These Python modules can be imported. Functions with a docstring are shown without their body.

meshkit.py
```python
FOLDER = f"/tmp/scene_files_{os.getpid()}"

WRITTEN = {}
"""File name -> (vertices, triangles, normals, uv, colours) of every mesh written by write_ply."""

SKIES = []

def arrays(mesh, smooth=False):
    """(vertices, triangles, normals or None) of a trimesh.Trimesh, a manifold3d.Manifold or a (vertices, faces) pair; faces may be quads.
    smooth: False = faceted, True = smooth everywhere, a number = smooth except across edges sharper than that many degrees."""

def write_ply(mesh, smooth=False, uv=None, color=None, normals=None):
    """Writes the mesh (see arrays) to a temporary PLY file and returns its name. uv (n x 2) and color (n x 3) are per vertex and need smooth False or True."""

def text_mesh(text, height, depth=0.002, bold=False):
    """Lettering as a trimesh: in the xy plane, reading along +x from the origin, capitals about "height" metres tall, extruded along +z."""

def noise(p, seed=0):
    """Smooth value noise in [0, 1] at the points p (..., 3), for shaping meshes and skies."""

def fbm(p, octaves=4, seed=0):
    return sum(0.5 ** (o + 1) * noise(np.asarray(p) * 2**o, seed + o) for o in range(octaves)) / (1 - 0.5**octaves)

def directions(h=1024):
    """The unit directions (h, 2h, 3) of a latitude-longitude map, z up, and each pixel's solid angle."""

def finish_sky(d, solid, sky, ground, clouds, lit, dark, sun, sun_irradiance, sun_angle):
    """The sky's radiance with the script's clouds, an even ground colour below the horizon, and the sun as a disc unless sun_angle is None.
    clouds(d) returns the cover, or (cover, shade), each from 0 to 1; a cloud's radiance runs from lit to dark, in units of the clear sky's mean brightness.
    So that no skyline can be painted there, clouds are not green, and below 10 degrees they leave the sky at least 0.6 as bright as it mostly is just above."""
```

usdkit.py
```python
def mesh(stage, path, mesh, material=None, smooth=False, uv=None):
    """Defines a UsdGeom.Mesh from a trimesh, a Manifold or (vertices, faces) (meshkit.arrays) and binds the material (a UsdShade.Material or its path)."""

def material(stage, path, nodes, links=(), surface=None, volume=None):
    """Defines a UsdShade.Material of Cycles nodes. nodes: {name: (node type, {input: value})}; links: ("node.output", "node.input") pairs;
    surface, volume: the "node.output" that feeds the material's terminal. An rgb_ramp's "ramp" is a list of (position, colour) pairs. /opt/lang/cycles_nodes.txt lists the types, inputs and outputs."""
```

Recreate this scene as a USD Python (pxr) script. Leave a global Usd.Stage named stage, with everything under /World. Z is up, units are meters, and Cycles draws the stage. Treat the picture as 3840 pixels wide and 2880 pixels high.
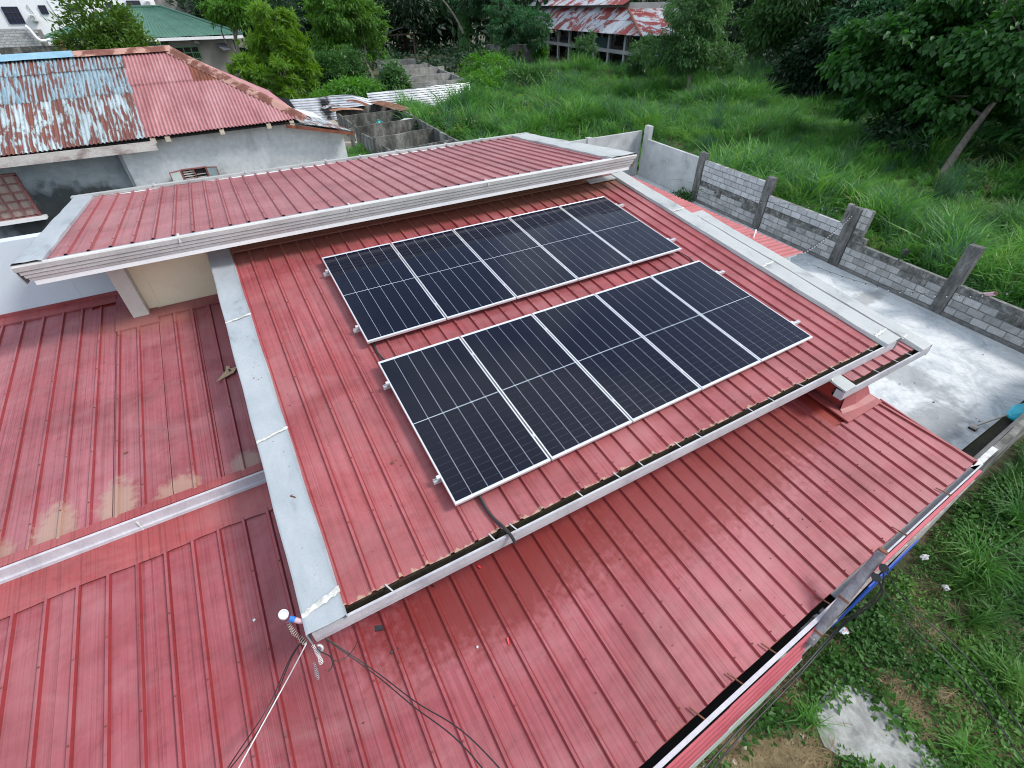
import math, random
import numpy as np
import usdkit, meshkit
from pxr import Usd, UsdGeom, UsdLux, UsdShade, Sdf, Gf, Vt

stage = Usd.Stage.CreateInMemory()
UsdGeom.SetStageUpAxis(stage, UsdGeom.Tokens.z)
UsdGeom.SetStageMetersPerUnit(stage, 1.0)
WORLD = UsdGeom.Xform.Define(stage, '/World')
stage.SetDefaultPrim(WORLD.GetPrim())
UsdGeom.Scope.Define(stage, '/World/Looks')
T_ = Sdf.ValueTypeNames
rng = np.random.default_rng(7)
random.seed(7)

# ------------------------------------------------------------------ camera
CAM = np.array([-0.90533876, -2.74578, 3.8146961])
YAW, PITCH, ROLL = math.radians(29.7704975), math.radians(39.0037834), math.radians(-0.95523443)
fw = np.array([math.sin(YAW) * math.cos(PITCH), math.cos(YAW) * math.cos(PITCH), -math.sin(PITCH)])
rt = np.array([math.cos(YAW), -math.sin(YAW), 0.0])
up = np.cross(rt, fw)
rt, up = math.cos(ROLL) * rt + math.sin(ROLL) * up, -math.sin(ROLL) * rt + math.cos(ROLL) * up
cam = UsdGeom.Camera.Define(stage, '/World/Camera')
m4 = np.eye(4)
m4[0, :3], m4[1, :3], m4[2, :3], m4[3, :3] = rt, up, -fw, CAM
cam.AddTransformOp().Set(Gf.Matrix4d(m4.tolist()))
cam.CreateHorizontalApertureAttr(36.0)
cam.CreateVerticalApertureAttr(27.0)
cam.CreateFocalLengthAttr(36.0 * 1749.2348 / 3840)
cam.CreateClippingRangeAttr(Gf.Vec2f(0.05, 3000))
cam.CreateExposureAttr(1.06)

# ------------------------------------------------------------------ sky and sun
SUN = np.array([0.62, -0.36, 0.70]); SUN /= np.linalg.norm(SUN)
sun_el, sun_rot = math.asin(SUN[2]), math.atan2(SUN[0], SUN[1])
dome = UsdLux.DomeLight.Define(stage, '/World/sky')
dome.GetPrim().SetCustomDataByKey('kind', 'structure')
sky_mat = usdkit.material(stage, '/World/Looks/sky_look', {
    's': ('sky_texture', {'sky_type': 'single_scattering', 'sun_disc': False, 'sun_elevation': sun_el, 'sun_rotation': sun_rot, 'aerosol_density': 2.0}),
    'tc': ('texture_coordinate', {}),
    'mp': ('mapping', {'scale': (1.0, 1.0, 2.2)}),
    'n': ('noise_texture', {'scale': 1.7, 'detail': 7.0, 'roughness': 0.55, 'distortion': 0.3}),
    'r': ('rgb_ramp', {'ramp': [(0.42, (0.10, 0.10, 0.10)), (0.57, (0.97, 0.97, 0.97))]}),
    'cl': ('color', {'value': (5.6, 6.2, 6.9)}),
    'm': ('mix_color', {'blend_type': 'mix', 'use_clamp': False}),
    'b': ('background_shader', {'strength': 0.097}),
}, [('tc.generated', 'mp.vector'), ('mp.vector', 'n.vector'), ('n.fac', 'r.fac'), ('r.color', 'm.fac'), ('s.color', 'm.a'), ('cl.color', 'm.b'), ('m.result', 'b.color')], surface='b.background')
UsdShade.MaterialBindingAPI.Apply(dome.GetPrim()).Bind(sky_mat)
sun = UsdLux.DistantLight.Define(stage, '/World/sun')
sun.CreateIntensityAttr(0.40)
sun.CreateAngleAttr(14.0)
sun.CreateColorAttr(Gf.Vec3f(1.0, 0.96, 0.90))
sun.GetPrim().CreateAttribute('inputs:normalize', T_.Bool).Set(True)
zax = SUN
xax = np.cross([0, 0, 1.0], zax); xax /= np.linalg.norm(xax)
yax = np.cross(zax, xax)
ms = np.eye(4); ms[0, :3], ms[1, :3], ms[2, :3] = xax, yax, zax
sun.AddTransformOp().Set(Gf.Matrix4d(ms.tolist()))

# ------------------------------------------------------------------ helpers
USED = {}
def path_for(name, parent='/World'):
    k = USED.get((parent, name), -1) + 1
    USED[(parent, name)] = k
    return f'{parent}/{name}' + (f'_{k:03d}' if k else '')
def pp(o):
    return str(o.GetPath()) if o is not None else '/World'
def tag(o, label=None, cat=None, group=None, kind=None):
    p = o.GetPrim() if hasattr(o, 'GetPrim') else o
    for k, v in (('label', label), ('category', cat), ('group', group), ('kind', kind)):
        if v: p.SetCustomDataByKey(k, v)
    return o
def thing(name, label, cat, loc=(0, 0, 0), rz=0.0, group=None):
    x = UsdGeom.Xform.Define(stage, path_for(name))
    if any(loc) or rz:
        x.AddTranslateOp().Set(Gf.Vec3d(*map(float, loc)))
        if rz: x.AddRotateZOp().Set(math.degrees(rz))
    return tag(x, label, cat, group)
def obj(name, mesh, mat, parent=None, smooth=False):
    return usdkit.mesh(stage, path_for(name, pp(parent)), mesh, mat, smooth=smooth)
def copy_of(src, loc, rz, label, group=None, scale=None, tilt=None):
    p = src.GetPrim(); was = p.GetCustomData()
    x = UsdGeom.Xform.Define(stage, path_for(p.GetName().split('_0')[0]))
    x.GetPrim().GetReferences().AddInternalReference(p.GetPath())
    x.ClearXformOpOrder()
    x.GetPrim().SetInstanceable(True)
    return x, was

def tri(f):
    f = np.asarray(f, int)
    return np.vstack([f[:, [0, 1, 2]], f[:, [0, 2, 3]]]) if f.shape[1] == 4 else f
class MB:
    def __init__(s): s.v = []; s.f = []; s.n = 0
    def add(s, v, f):
        v = np.asarray(v, float).reshape(-1, 3); f = tri(f)
        s.v.append(v); s.f.append(f + s.n); s.n += len(v); return s
    def hexa(s, c):   # 8 corners: bottom ring 0-3 ccw, top ring 4-7
        return s.add(c, [[0, 3, 2, 1], [4, 5, 6, 7], [0, 1, 5, 4], [1, 2, 6, 5], [2, 3, 7, 6], [3, 0, 4, 7]])
    def box(s, x0, x1, y0, y1, z0, z1):
        return s.hexa([[x0, y0, z0], [x1, y0, z0], [x1, y1, z0], [x0, y1, z0], [x0, y0, z1], [x1, y0, z1], [x1, y1, z1], [x0, y1, z1]])
    def cbox(s, x0, x1, y0, y1, z0, z1, b):   # chamfered box
        v = []
        for z, d in ((z0, b), (z0 + b, 0), (z1 - b, 0), (z1, b)):
            xa, xb, ya, yb = x0 + d, x1 - d, y0 + d, y1 - d
            v += [[xa + b * (d == 0), ya, z], [xb - b * (d == 0), ya, z], [xb, ya + b * (d == 0), z], [xb, yb - b * (d == 0), z],
                  [xb - b * (d == 0), yb, z], [xa + b * (d == 0), yb, z], [xa, yb - b * (d == 0), z], [xa, ya + b * (d == 0), z]]
        f = []
        for r in range(3):
            for k in range(8):
                a, c = r * 8 + k, r * 8 + (k + 1) % 8
                f.append([a, c, c + 8, a + 8])
        s.add(v, f)
        n0 = s.n - 32
        s.f.append(np.array([[n0, n0 + k + 1, n0 + k] for k in range(1, 7)]))
        s.f.append(np.array([[n0 + 24, n0 + 24 + k, n0 + 25 + k] for k in range(1, 7)]))
        return s
    def bar(s, p, q, w, h, up_=(0, 0, 1)):     # rectangular bar between two points
        p, q = np.array(p, float), np.array(q, float); d = q - p; d /= np.linalg.norm(d)
        a = np.cross(d, up_)
        if np.linalg.norm(a) < 1e-6: a = np.cross(d, (1, 0, 0))
        a /= np.linalg.norm(a); b = np.cross(a, d)
        c = [o + i * a * w / 2 + j * b * h / 2 for o in (p, q) for i, j in ((-1, -1), (1, -1), (1, 1), (-1, 1))]
        return s.hexa(c)
    def tube(s, pts, r, n=8, cap=True):
        pts = np.asarray(pts, float); r = np.broadcast_to(np.asarray(r, float), len(pts))
        t = np.gradient(pts, axis=0); t /= np.linalg.norm(t, axis=1)[:, None] + 1e-12
        a = np.cross(t[0], (0, 0, 1.0))
        if np.linalg.norm(a) < 1e-3: a = np.cross(t[0], (1.0, 0, 0))
        rings = []
        for i in range(len(pts)):
            a = a - t[i] * (a @ t[i]); a /= np.linalg.norm(a) + 1e-12; b = np.cross(t[i], a)
            th = np.arange(n) * 2 * np.pi / n
            rings.append(pts[i] + r[i] * (np.cos(th)[:, None] * a + np.sin(th)[:, None] * b))
        v = np.concatenate(rings); f = []
        for i in range(len(pts) - 1):
            for k in range(n):
                f.append([i * n + k, i * n + (k + 1) % n, (i + 1) * n + (k + 1) % n, (i + 1) * n + k])
        s.add(v, f)
        if cap:
            o = s.n - len(v)
            s.f.append(np.array([[o, o + k + 1, o + k] for k in range(1, n - 1)]))
            e = o + (len(pts) - 1) * n
            s.f.append(np.array([[e, e + k, e + k + 1] for k in range(1, n - 1)]))
        return s
    def grid(s, P):   # P (a, b, 3)
        a, b = P.shape[:2]; i = np.arange(a * b).reshape(a, b)
        return s.add(P.reshape(-1, 3), np.stack([i[:-1, :-1], i[1:, :-1], i[1:, 1:], i[:-1, 1:]], -1).reshape(-1, 4))
    def extrude_x(s, prof, x0, x1):    # closed (y, z) profile; x0, x1 numbers or arrays along the profile
        prof = np.asarray(prof, float); n = len(prof)
        a = np.column_stack([np.broadcast_to(x0, n), prof]); b = np.column_stack([np.broadcast_to(x1, n), prof])
        f = [[k, (k + 1) % n, n + (k + 1) % n, n + k] for k in range(n)]
        s.add(np.vstack([a, b]), f)
        try:
            import mapbox_earcut
            t = mapbox_earcut.triangulate_float64(prof, np.array([n], np.uint32)).reshape(-1, 3)
        except Exception:
            t = np.array([[0, k, k + 1] for k in range(1, n - 1)])
        o = s.n - 2 * n
        s.f.append(t + o); s.f.append(t[:, ::-1] + o + n)
        return s
    def mesh(s): return np.concatenate(s.v), np.concatenate(s.f)
    def put(s, name, mat, parent=None, smooth=False): return obj(name, s.mesh(), mat, parent, smooth)
def moved(mesh, rz=0.0, loc=(0, 0, 0)):
    v, f = mesh; c, n = math.cos(rz), math.sin(rz)
    return v @ np.array([[c, n, 0], [-n, c, 0], [0, 0, 1]]) + np.asarray(loc, float), f
def jitter(mesh, amp, scale=3.0, seed=0):
    v, f = mesh
    d = np.stack([meshkit.noise(v * scale + 17 * k, seed + k) for k in range(3)], -1) - 0.5
    return v + d * 2 * amp, f

# ------------------------------------------------------------------ materials
def mat(name, nodes, links, surface='p.BSDF', **k):
    return usdkit.material(stage, '/World/Looks/' + name, nodes, links, surface=surface, **k)
def ramp(*a): return {'ramp': list(a)}
def plain(name, color, rough=0.5, metallic=0.0, spec=0.5, **k):
    return mat(name, {'p': ('principled_bsdf', {'base_color': color, 'roughness': rough, 'metallic': metallic, 'specular_ior_level': spec, **k})}, [])
def surf(name, stops, nscale=2.0, stretch=(1, 1, 1), detail=6.0, rough=0.7, fine=0.2, fscale=40.0, bump=0.25, bdist=0.01, tone=0.0, metallic=0.0, spec=0.4, local=False, rot=(0, 0, 0), dist=0.3, rrough=0.62, fstretch=None, extra=None, sheet=False):
    """Weathered surface: a stained colour from stretched noise, a finer grain over it, relief from the grain, tone per object."""
    N = {'c': ('texture_coordinate', {}) if local else ('geometry', {}),
         'm': ('mapping', {'scale': stretch, 'rotation': rot}), 'n': ('noise_texture', {'scale': nscale, 'detail': detail, 'roughness': rrough, 'distortion': dist}),
         'r': ('rgb_ramp', ramp(*stops)),
         'm2': ('mapping', {'scale': fstretch or (1, 1, 1), 'rotation': rot}), 'f': ('noise_texture', {'scale': fscale, 'detail': 4.0, 'roughness': 0.6}),
         'fr': ('rgb_ramp', ramp((0.25, (1 - fine,) * 3), (0.75, (1 + fine,) * 3))),
         'x': ('mix_color', {'blend_type': 'multiply', 'fac': 1.0}),
         'o': ('object_info', {}), 'or': ('map_range', {'to_min': 1 - tone, 'to_max': 1 + tone}), 'oc': ('combine_color', {}),
         'x2': ('mix_color', {'blend_type': 'multiply', 'fac': 1.0}),
         'b': ('bump', {'strength': bump, 'distance': bdist}),
         'p': ('principled_bsdf', {'roughness': rough, 'metallic': metallic, 'specular_ior_level': spec})}
    src = 'c.object' if local else 'c.position'
    L = [(src, 'm.vector'), ('m.vector', 'n.vector'), ('n.fac', 'r.fac'), (src, 'm2.vector'), ('m2.vector', 'f.vector'), ('f.fac', 'fr.fac'), ('r.color', 'x.a'), ('fr.color', 'x.b'),
         ('o.random', 'or.value'), ('or.result', 'oc.r'), ('or.result', 'oc.g'), ('or.result', 'oc.b'), ('x.result', 'x2.a'), ('oc.color', 'x2.b'),
         ('f.fac', 'b.height'), ('b.normal', 'p.normal')]
    out = 'x2.result'
    if sheet:      # every sheet carries its own pattern
        N['n'][1]['dimensions'] = '4D'; N['ow'] = ('math', {'math_type': 'multiply', 'value2': 37.0}); L += [('o.random', 'ow.value1'), ('ow.value', 'n.w')]
    if extra:
        N.update(extra[0]); L += extra[1]; out = extra[2]
    return mat(name, N, L + [(out, 'p.base_color')])
def splash(i, pos, radius, color, src, scale=(1, 1, 1), strength=0.8, nscale=14.0):
    """Nodes of a stain with a shape of its own at a place, mixed over src; returns nodes, links, output."""
    N = {f's{i}g': ('geometry', {}), f's{i}v': ('vector_math', {'math_type': 'subtract', 'vector2': pos}), f's{i}w': ('vector_math', {'math_type': 'multiply', 'vector2': scale}),
         f's{i}l': ('vector_math', {'math_type': 'length'}), f's{i}n': ('noise_texture', {'scale': nscale, 'detail': 5.0}),
         f's{i}a': ('math', {'math_type': 'multiply_add', 'value2': 1.0 * radius, 'value3': -0.5 * radius}), f's{i}b': ('math', {'math_type': 'add'}),
         f's{i}m': ('map_range', {'from_min': radius * 0.55, 'from_max': radius * 0.95, 'to_min': strength, 'to_max': 0.0, 'clamp': True}),
         f's{i}x': ('mix_color', {'blend_type': 'mix', 'b': color})}
    L = [(f's{i}g.position', f's{i}v.vector1'), (f's{i}v.vector', f's{i}w.vector1'), (f's{i}w.vector', f's{i}l.vector1'), (f's{i}g.position', f's{i}n.vector'), (f's{i}n.fac', f's{i}a.value1'),
         (f's{i}l.value', f's{i}b.value1'), (f's{i}a.value', f's{i}b.value2'), (f's{i}b.value', f's{i}m.value'), (f's{i}m.result', f's{i}x.fac'), (src, f's{i}x.a')]
    return N, L, f's{i}x.result'
def roof_paint(name, chalk, deep, rust=(0.10, 0.045, 0.03), chalky=0.75, stains=(), crust=None):
    """Red pre-painted long-span sheet: chalked on the flats, deeper red on the rib flanks, streaked along the slope, patches of older and newer paint."""
    N = {'g': ('geometry', {}), 'sx': ('separate_xyz', {}), 'ab': ('math', {'math_type': 'absolute'}),
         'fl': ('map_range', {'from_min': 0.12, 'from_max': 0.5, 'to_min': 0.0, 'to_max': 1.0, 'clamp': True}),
         'm1': ('mapping', {'scale': (34.0, 0.7, 1.0)}), 'n1': ('noise_texture', {'scale': 1.0, 'detail': 5.0, 'roughness': 0.6}),
         'r1': ('rgb_ramp', ramp((0.32, (0.0, 0.0, 0.0)), (0.62, (1.0, 1.0, 1.0)))),
         'm2': ('mapping', {'scale': (1.1, 0.55, 1.0)}), 'n2': ('noise_texture', {'scale': 1.3, 'detail': 6.0, 'roughness': 0.6, 'distortion': 0.6}),
         'r2': ('rgb_ramp', ramp((0.36, (0.25, 0.25, 0.25)), (0.66, (1.0, 1.0, 1.0)))),
         'mm': ('mix_color', {'blend_type': 'multiply', 'fac': 0.8}), 'bw': ('rgb_to_bw', {}),
         'cm': ('math', {'math_type': 'multiply_add', 'value2': chalky, 'value3': 0.22}),
         'iv': ('math', {'math_type': 'subtract', 'value1': 1.0}), 'cf': ('math', {'math_type': 'multiply', 'use_clamp': True}),
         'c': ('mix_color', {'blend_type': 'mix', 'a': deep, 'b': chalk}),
         'o': ('object_info', {}), 'or': ('map_range', {'to_min': 0.92, 'to_max': 1.07}), 'oc': ('combine_color', {}), 'x2': ('mix_color', {'blend_type': 'multiply', 'fac': 1.0}),
         'n3': ('noise_texture', {'scale': 9.0, 'detail': 8.0, 'roughness': 0.7}), 'r3': ('rgb_ramp', ramp((0.30, (0.80, 0.78, 0.76)), (0.46, (1, 1, 1)), (0.72, (1.06, 1.05, 1.05)))),
         'x3': ('mix_color', {'blend_type': 'multiply', 'fac': 1.0}),
         'm4': ('mapping', {'scale': (72.0, 0.22, 1.0)}), 'n4': ('noise_texture', {'scale': 1.0, 'detail': 1.0}),
         'r4': ('rgb_ramp', ramp((0.34, (0.70, 0.65, 0.66)), (0.45, (1, 1, 1)))), 'x4': ('mix_color', {'blend_type': 'multiply', 'fac': 0.85}),
         'v': ('voronoi_texture', {'scale': 7.0, 'randomness': 1.0}), 'vr': ('rgb_ramp', ramp((0.012, (1, 1, 1)), (0.05, (0, 0, 0)))), 'x5': ('mix_color', {'blend_type': 'mix', 'b': rust}),
         'b': ('bump', {'strength': 0.35, 'distance': 0.004}), 'rr': ('map_range', {'to_min': 0.42, 'to_max': 0.62}),
         'p': ('principled_bsdf', {'specular_ior_level': 0.42})}
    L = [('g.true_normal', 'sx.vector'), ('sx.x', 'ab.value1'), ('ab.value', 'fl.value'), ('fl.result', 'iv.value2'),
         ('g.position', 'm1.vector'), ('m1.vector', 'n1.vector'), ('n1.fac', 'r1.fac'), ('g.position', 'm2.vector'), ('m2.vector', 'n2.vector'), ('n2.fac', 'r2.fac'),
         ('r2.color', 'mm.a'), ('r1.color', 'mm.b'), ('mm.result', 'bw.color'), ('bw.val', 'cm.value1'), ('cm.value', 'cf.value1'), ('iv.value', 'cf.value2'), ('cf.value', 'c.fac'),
         ('o.random', 'or.value'), ('or.result', 'oc.r'), ('or.result', 'oc.g'), ('or.result', 'oc.b'), ('c.result', 'x2.a'), ('oc.color', 'x2.b'),
         ('g.position', 'n3.vector'), ('n3.fac', 'r3.fac'), ('x2.result', 'x3.a'), ('r3.color', 'x3.b'),
         ('g.position', 'm4.vector'), ('m4.vector', 'n4.vector'), ('n4.fac', 'r4.fac'), ('x3.result', 'x4.a'), ('r4.color', 'x4.b'),
         ('g.position', 'v.vector'), ('v.distance', 'vr.fac'), ('vr.color', 'x5.fac'), ('x4.result', 'x5.a'),
         ('n4.fac', 'b.height'), ('b.normal', 'p.normal'), ('bw.val', 'rr.value'), ('rr.result', 'p.roughness')]
    N.update({'wm': ('mapping', {'scale': (0.55, 1.0, 1.0)}), 'wn': ('noise_texture', {'scale': 1.15, 'detail': 7.0, 'roughness': 0.66, 'distortion': 0.9}), 'wr': ('map_range', {'from_min': 0.42, 'from_max': 0.66, 'to_min': 0.0, 'to_max': 0.42, 'clamp': True}), 'wf': ('math', {'math_type': 'multiply', 'use_clamp': True}), 'wx': ('mix_color', {'b': tuple(0.5 * c + 0.5 * d for c, d in zip(chalk, (0.40, 0.25, 0.25)))}),
              'wo': ('mapping', {'location': (7.0, 3.0, 0.0), 'scale': (0.5, 0.8, 1.0)}), 'wq': ('noise_texture', {'scale': 1.4, 'detail': 6.0, 'roughness': 0.62, 'distortion': 0.5}), 'wc': ('rgb_ramp', ramp((0.36, (0.80, 0.74, 0.74)), (0.52, (1, 1, 1)), (0.70, (1.07, 1.07, 1.07)))), 'wy': ('mix_color', {'blend_type': 'multiply', 'fac': 1.0})})
    L += [('g.position', 'wm.vector'), ('wm.vector', 'wn.vector'), ('wn.fac', 'wr.value'), ('wr.result', 'wf.value1'), ('iv.value', 'wf.value2'), ('wf.value', 'wx.fac'), ('x5.result', 'wx.a'), ('g.position', 'wo.vector'), ('wo.vector', 'wq.vector'), ('wq.fac', 'wc.fac'), ('wx.result', 'wy.a'), ('wc.color', 'wy.b')]
    out = 'wy.result'
    if crust:
        N.update({'ksx': ('separate_xyz', {}), 'km': ('math', {'math_type': 'multiply_add', 'value2': crust[0]}), 'kr': ('map_range', {'from_min': crust[1], 'from_max': crust[2], 'to_min': 0.40, 'to_max': -0.1}), 'kp': ('mapping', {'scale': (16.0, 9.0, 1.0)}), 'kn': ('noise_texture', {'scale': 1.0, 'detail': 6.0, 'roughness': 0.6}),
                  'ka': ('math', {'math_type': 'add'}), 'kq': ('map_range', {'from_min': 0.80, 'from_max': 0.88, 'to_max': 0.75, 'clamp': True}), 'kx': ('mix_color', {'b': (0.40, 0.29, 0.20)})})
        L += [('g.position', 'ksx.vector'), ('ksx.x', 'km.value1'), ('ksx.y', 'km.value3'), ('km.value', 'kr.value'), ('g.position', 'kp.vector'), ('kp.vector', 'kn.vector'), ('kn.fac', 'ka.value1'), ('kr.result', 'ka.value2'), ('ka.value', 'kq.value'), ('kq.result', 'kx.fac'), (out, 'kx.a')]
        out = 'kx.result'
    for i, (pos, rad, col, sc, st) in enumerate(stains):
        n_, l_, out = splash(i, pos, rad, col, out, sc, st); N.update(n_); L += l_
    return mat(name, N, L + [(out, 'p.base_color')])
# ------------------------------------------------------------------ looks of the house
T1 = math.tan(math.radians(8.353716764937369))
M = {}
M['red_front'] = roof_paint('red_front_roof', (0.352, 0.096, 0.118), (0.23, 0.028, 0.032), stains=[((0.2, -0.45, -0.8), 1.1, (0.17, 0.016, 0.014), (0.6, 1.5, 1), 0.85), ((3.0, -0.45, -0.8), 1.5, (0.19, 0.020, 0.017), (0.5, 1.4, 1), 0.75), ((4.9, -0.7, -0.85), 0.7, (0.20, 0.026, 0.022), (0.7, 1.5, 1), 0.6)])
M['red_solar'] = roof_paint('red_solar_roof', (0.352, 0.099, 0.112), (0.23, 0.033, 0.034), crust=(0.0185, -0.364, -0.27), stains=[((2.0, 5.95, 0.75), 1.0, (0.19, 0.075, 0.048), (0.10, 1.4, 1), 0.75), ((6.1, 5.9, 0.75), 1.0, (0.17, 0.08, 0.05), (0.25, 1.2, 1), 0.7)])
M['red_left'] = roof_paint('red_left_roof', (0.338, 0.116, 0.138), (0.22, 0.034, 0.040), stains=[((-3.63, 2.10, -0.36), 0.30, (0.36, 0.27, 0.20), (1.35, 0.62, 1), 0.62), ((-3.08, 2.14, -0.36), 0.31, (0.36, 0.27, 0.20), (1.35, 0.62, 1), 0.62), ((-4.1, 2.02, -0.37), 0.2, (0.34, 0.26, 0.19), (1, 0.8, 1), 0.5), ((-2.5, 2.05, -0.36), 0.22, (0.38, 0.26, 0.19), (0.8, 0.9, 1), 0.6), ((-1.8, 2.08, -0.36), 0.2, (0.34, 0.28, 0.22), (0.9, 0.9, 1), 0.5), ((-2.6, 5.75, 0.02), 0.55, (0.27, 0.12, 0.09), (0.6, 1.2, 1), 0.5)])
M['red_upper'] = roof_paint('red_upper_roof', (0.375, 0.150, 0.165), (0.235, 0.048, 0.054))
M['red_flash'] = roof_paint('red_flashing', (0.34, 0.078, 0.082), (0.25, 0.04, 0.04), chalky=0.6)
M['red_dark'] = surf('red_soffit', [(0.3, (0.20, 0.020, 0.014)), (0.7, (0.27, 0.035, 0.026))], 3, rough=0.5, fine=0.08)
M['pink_sheet'] = surf('pink_corrugated', [(0.3, (0.36, 0.095, 0.098)), (0.7, (0.43, 0.14, 0.14))], 1.5, stretch=(1, 3, 1), rough=0.55, fine=0.1, tone=0.05)
M['pink_fascia'] = surf('pink_fascia', [(0.3, (0.44, 0.085, 0.115)), (0.7, (0.52, 0.125, 0.155))], 2.5, rough=0.5, fine=0.08)
M['zinc'] = surf('pale_blue_flashing', [(0.28, (0.17, 0.19, 0.205)), (0.43, (0.31, 0.345, 0.375)), (0.75, (0.40, 0.43, 0.455))], 1.9, stretch=(1.5, 0.7, 1), rough=0.42, fine=0.07, fscale=60, bump=0.08, spec=0.5, tone=0.03)
M['zinc_warm'] = surf('grey_flashing', [(0.28, (0.21, 0.22, 0.22)), (0.43, (0.37, 0.39, 0.385)), (0.75, (0.44, 0.455, 0.44))], 2.0, rough=0.45, fine=0.08, bump=0.08)
M['moulding'] = surf('moulded_gutter_grey', [(0.22, (0.40, 0.40, 0.39)), (0.5, (0.54, 0.54, 0.53)), (0.75, (0.61, 0.61, 0.60))], 2.2, stretch=(0.8, 1, 2), rough=0.5, fine=0.12, fscale=30, bump=0.12)
M['moulding_in'] = surf('gutter_inside_slate', [(0.3, (0.20, 0.24, 0.30)), (0.7, (0.30, 0.34, 0.41))], 2.5, rough=0.45, fine=0.1)
M['white_paint'] = surf('white_soffit_paint', [(0.3, (0.74, 0.75, 0.77)), (0.7, (0.82, 0.83, 0.84))], 2.0, rough=0.55, fine=0.04)
M['lilac'] = surf('lilac_gutter_metal', [(0.25, (0.36, 0.345, 0.385)), (0.55, (0.48, 0.46, 0.50)), (0.8, (0.56, 0.55, 0.585))], 2.0, stretch=(2.5, 1, 1), rough=0.38, fine=0.09, fscale=25, fstretch=(3, 1, 1), bump=0.1, spec=0.6)
M['gutter_grey'] = surf('grey_gutter_metal', [(0.25, (0.33, 0.33, 0.36)), (0.6, (0.48, 0.48, 0.51))], 3.0, stretch=(1, 1, 1), rough=0.4, fine=0.1)
M['gutter_dirt'] = surf('gutter_mud', [(0.3, (0.010, 0.008, 0.005)), (0.55, (0.028, 0.022, 0.013)), (0.8, (0.055, 0.044, 0.026))], 9, rough=0.85, fine=0.4, bump=0.6)
M['dark'] = plain('dark_void', (0.012, 0.011, 0.011), 0.9)
M['sealant'] = surf('white_sealant', [(0.35, (0.36, 0.36, 0.34)), (0.6, (0.60, 0.60, 0.57))], 18, rough=0.6, fine=0.1, bump=0.5)
M['cream'] = surf('cream_wall_paint', [(0.25, (0.72, 0.61, 0.42)), (0.6, (0.80, 0.71, 0.52))], 1.2, rough=0.75, fine=0.05, fscale=80, bump=0.15)
M['column'] = surf('greige_column_paint', [(0.25, (0.48, 0.46, 0.41)), (0.6, (0.56, 0.54, 0.49))], 1.5, rough=0.75, fine=0.06, bump=0.15)
M['whiteblue'] = surf('pale_blue_wall', [(0.25, (0.52, 0.61, 0.68)), (0.7, (0.59, 0.67, 0.73))], 0.9, rough=0.7, fine=0.04, fscale=70, bump=0.12)
M['palegreen'] = surf('pale_green_wall', [(0.3, (0.36, 0.42, 0.38)), (0.7, (0.46, 0.51, 0.47))], 2.5, rough=0.75, fine=0.1)
M['raw_cement'] = surf('broken_cement', [(0.3, (0.18, 0.18, 0.17)), (0.6, (0.36, 0.36, 0.34)), (0.8, (0.5, 0.49, 0.46))], 9, rough=0.9, fine=0.35, bump=0.8)
M['steel'] = surf('galvanized_steel', [(0.3, (0.32, 0.33, 0.35)), (0.7, (0.48, 0.49, 0.51))], 6, rough=0.4, fine=0.12, metallic=0.4)
M['rusty'] = surf('rusty_steel', [(0.3, (0.09, 0.035, 0.022)), (0.6, (0.18, 0.07, 0.04)), (0.8, (0.25, 0.13, 0.08))], 12, rough=0.8, fine=0.3)
M['alu'] = plain('anodised_aluminium', (0.72, 0.73, 0.75), 0.34, 0.55)
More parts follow.
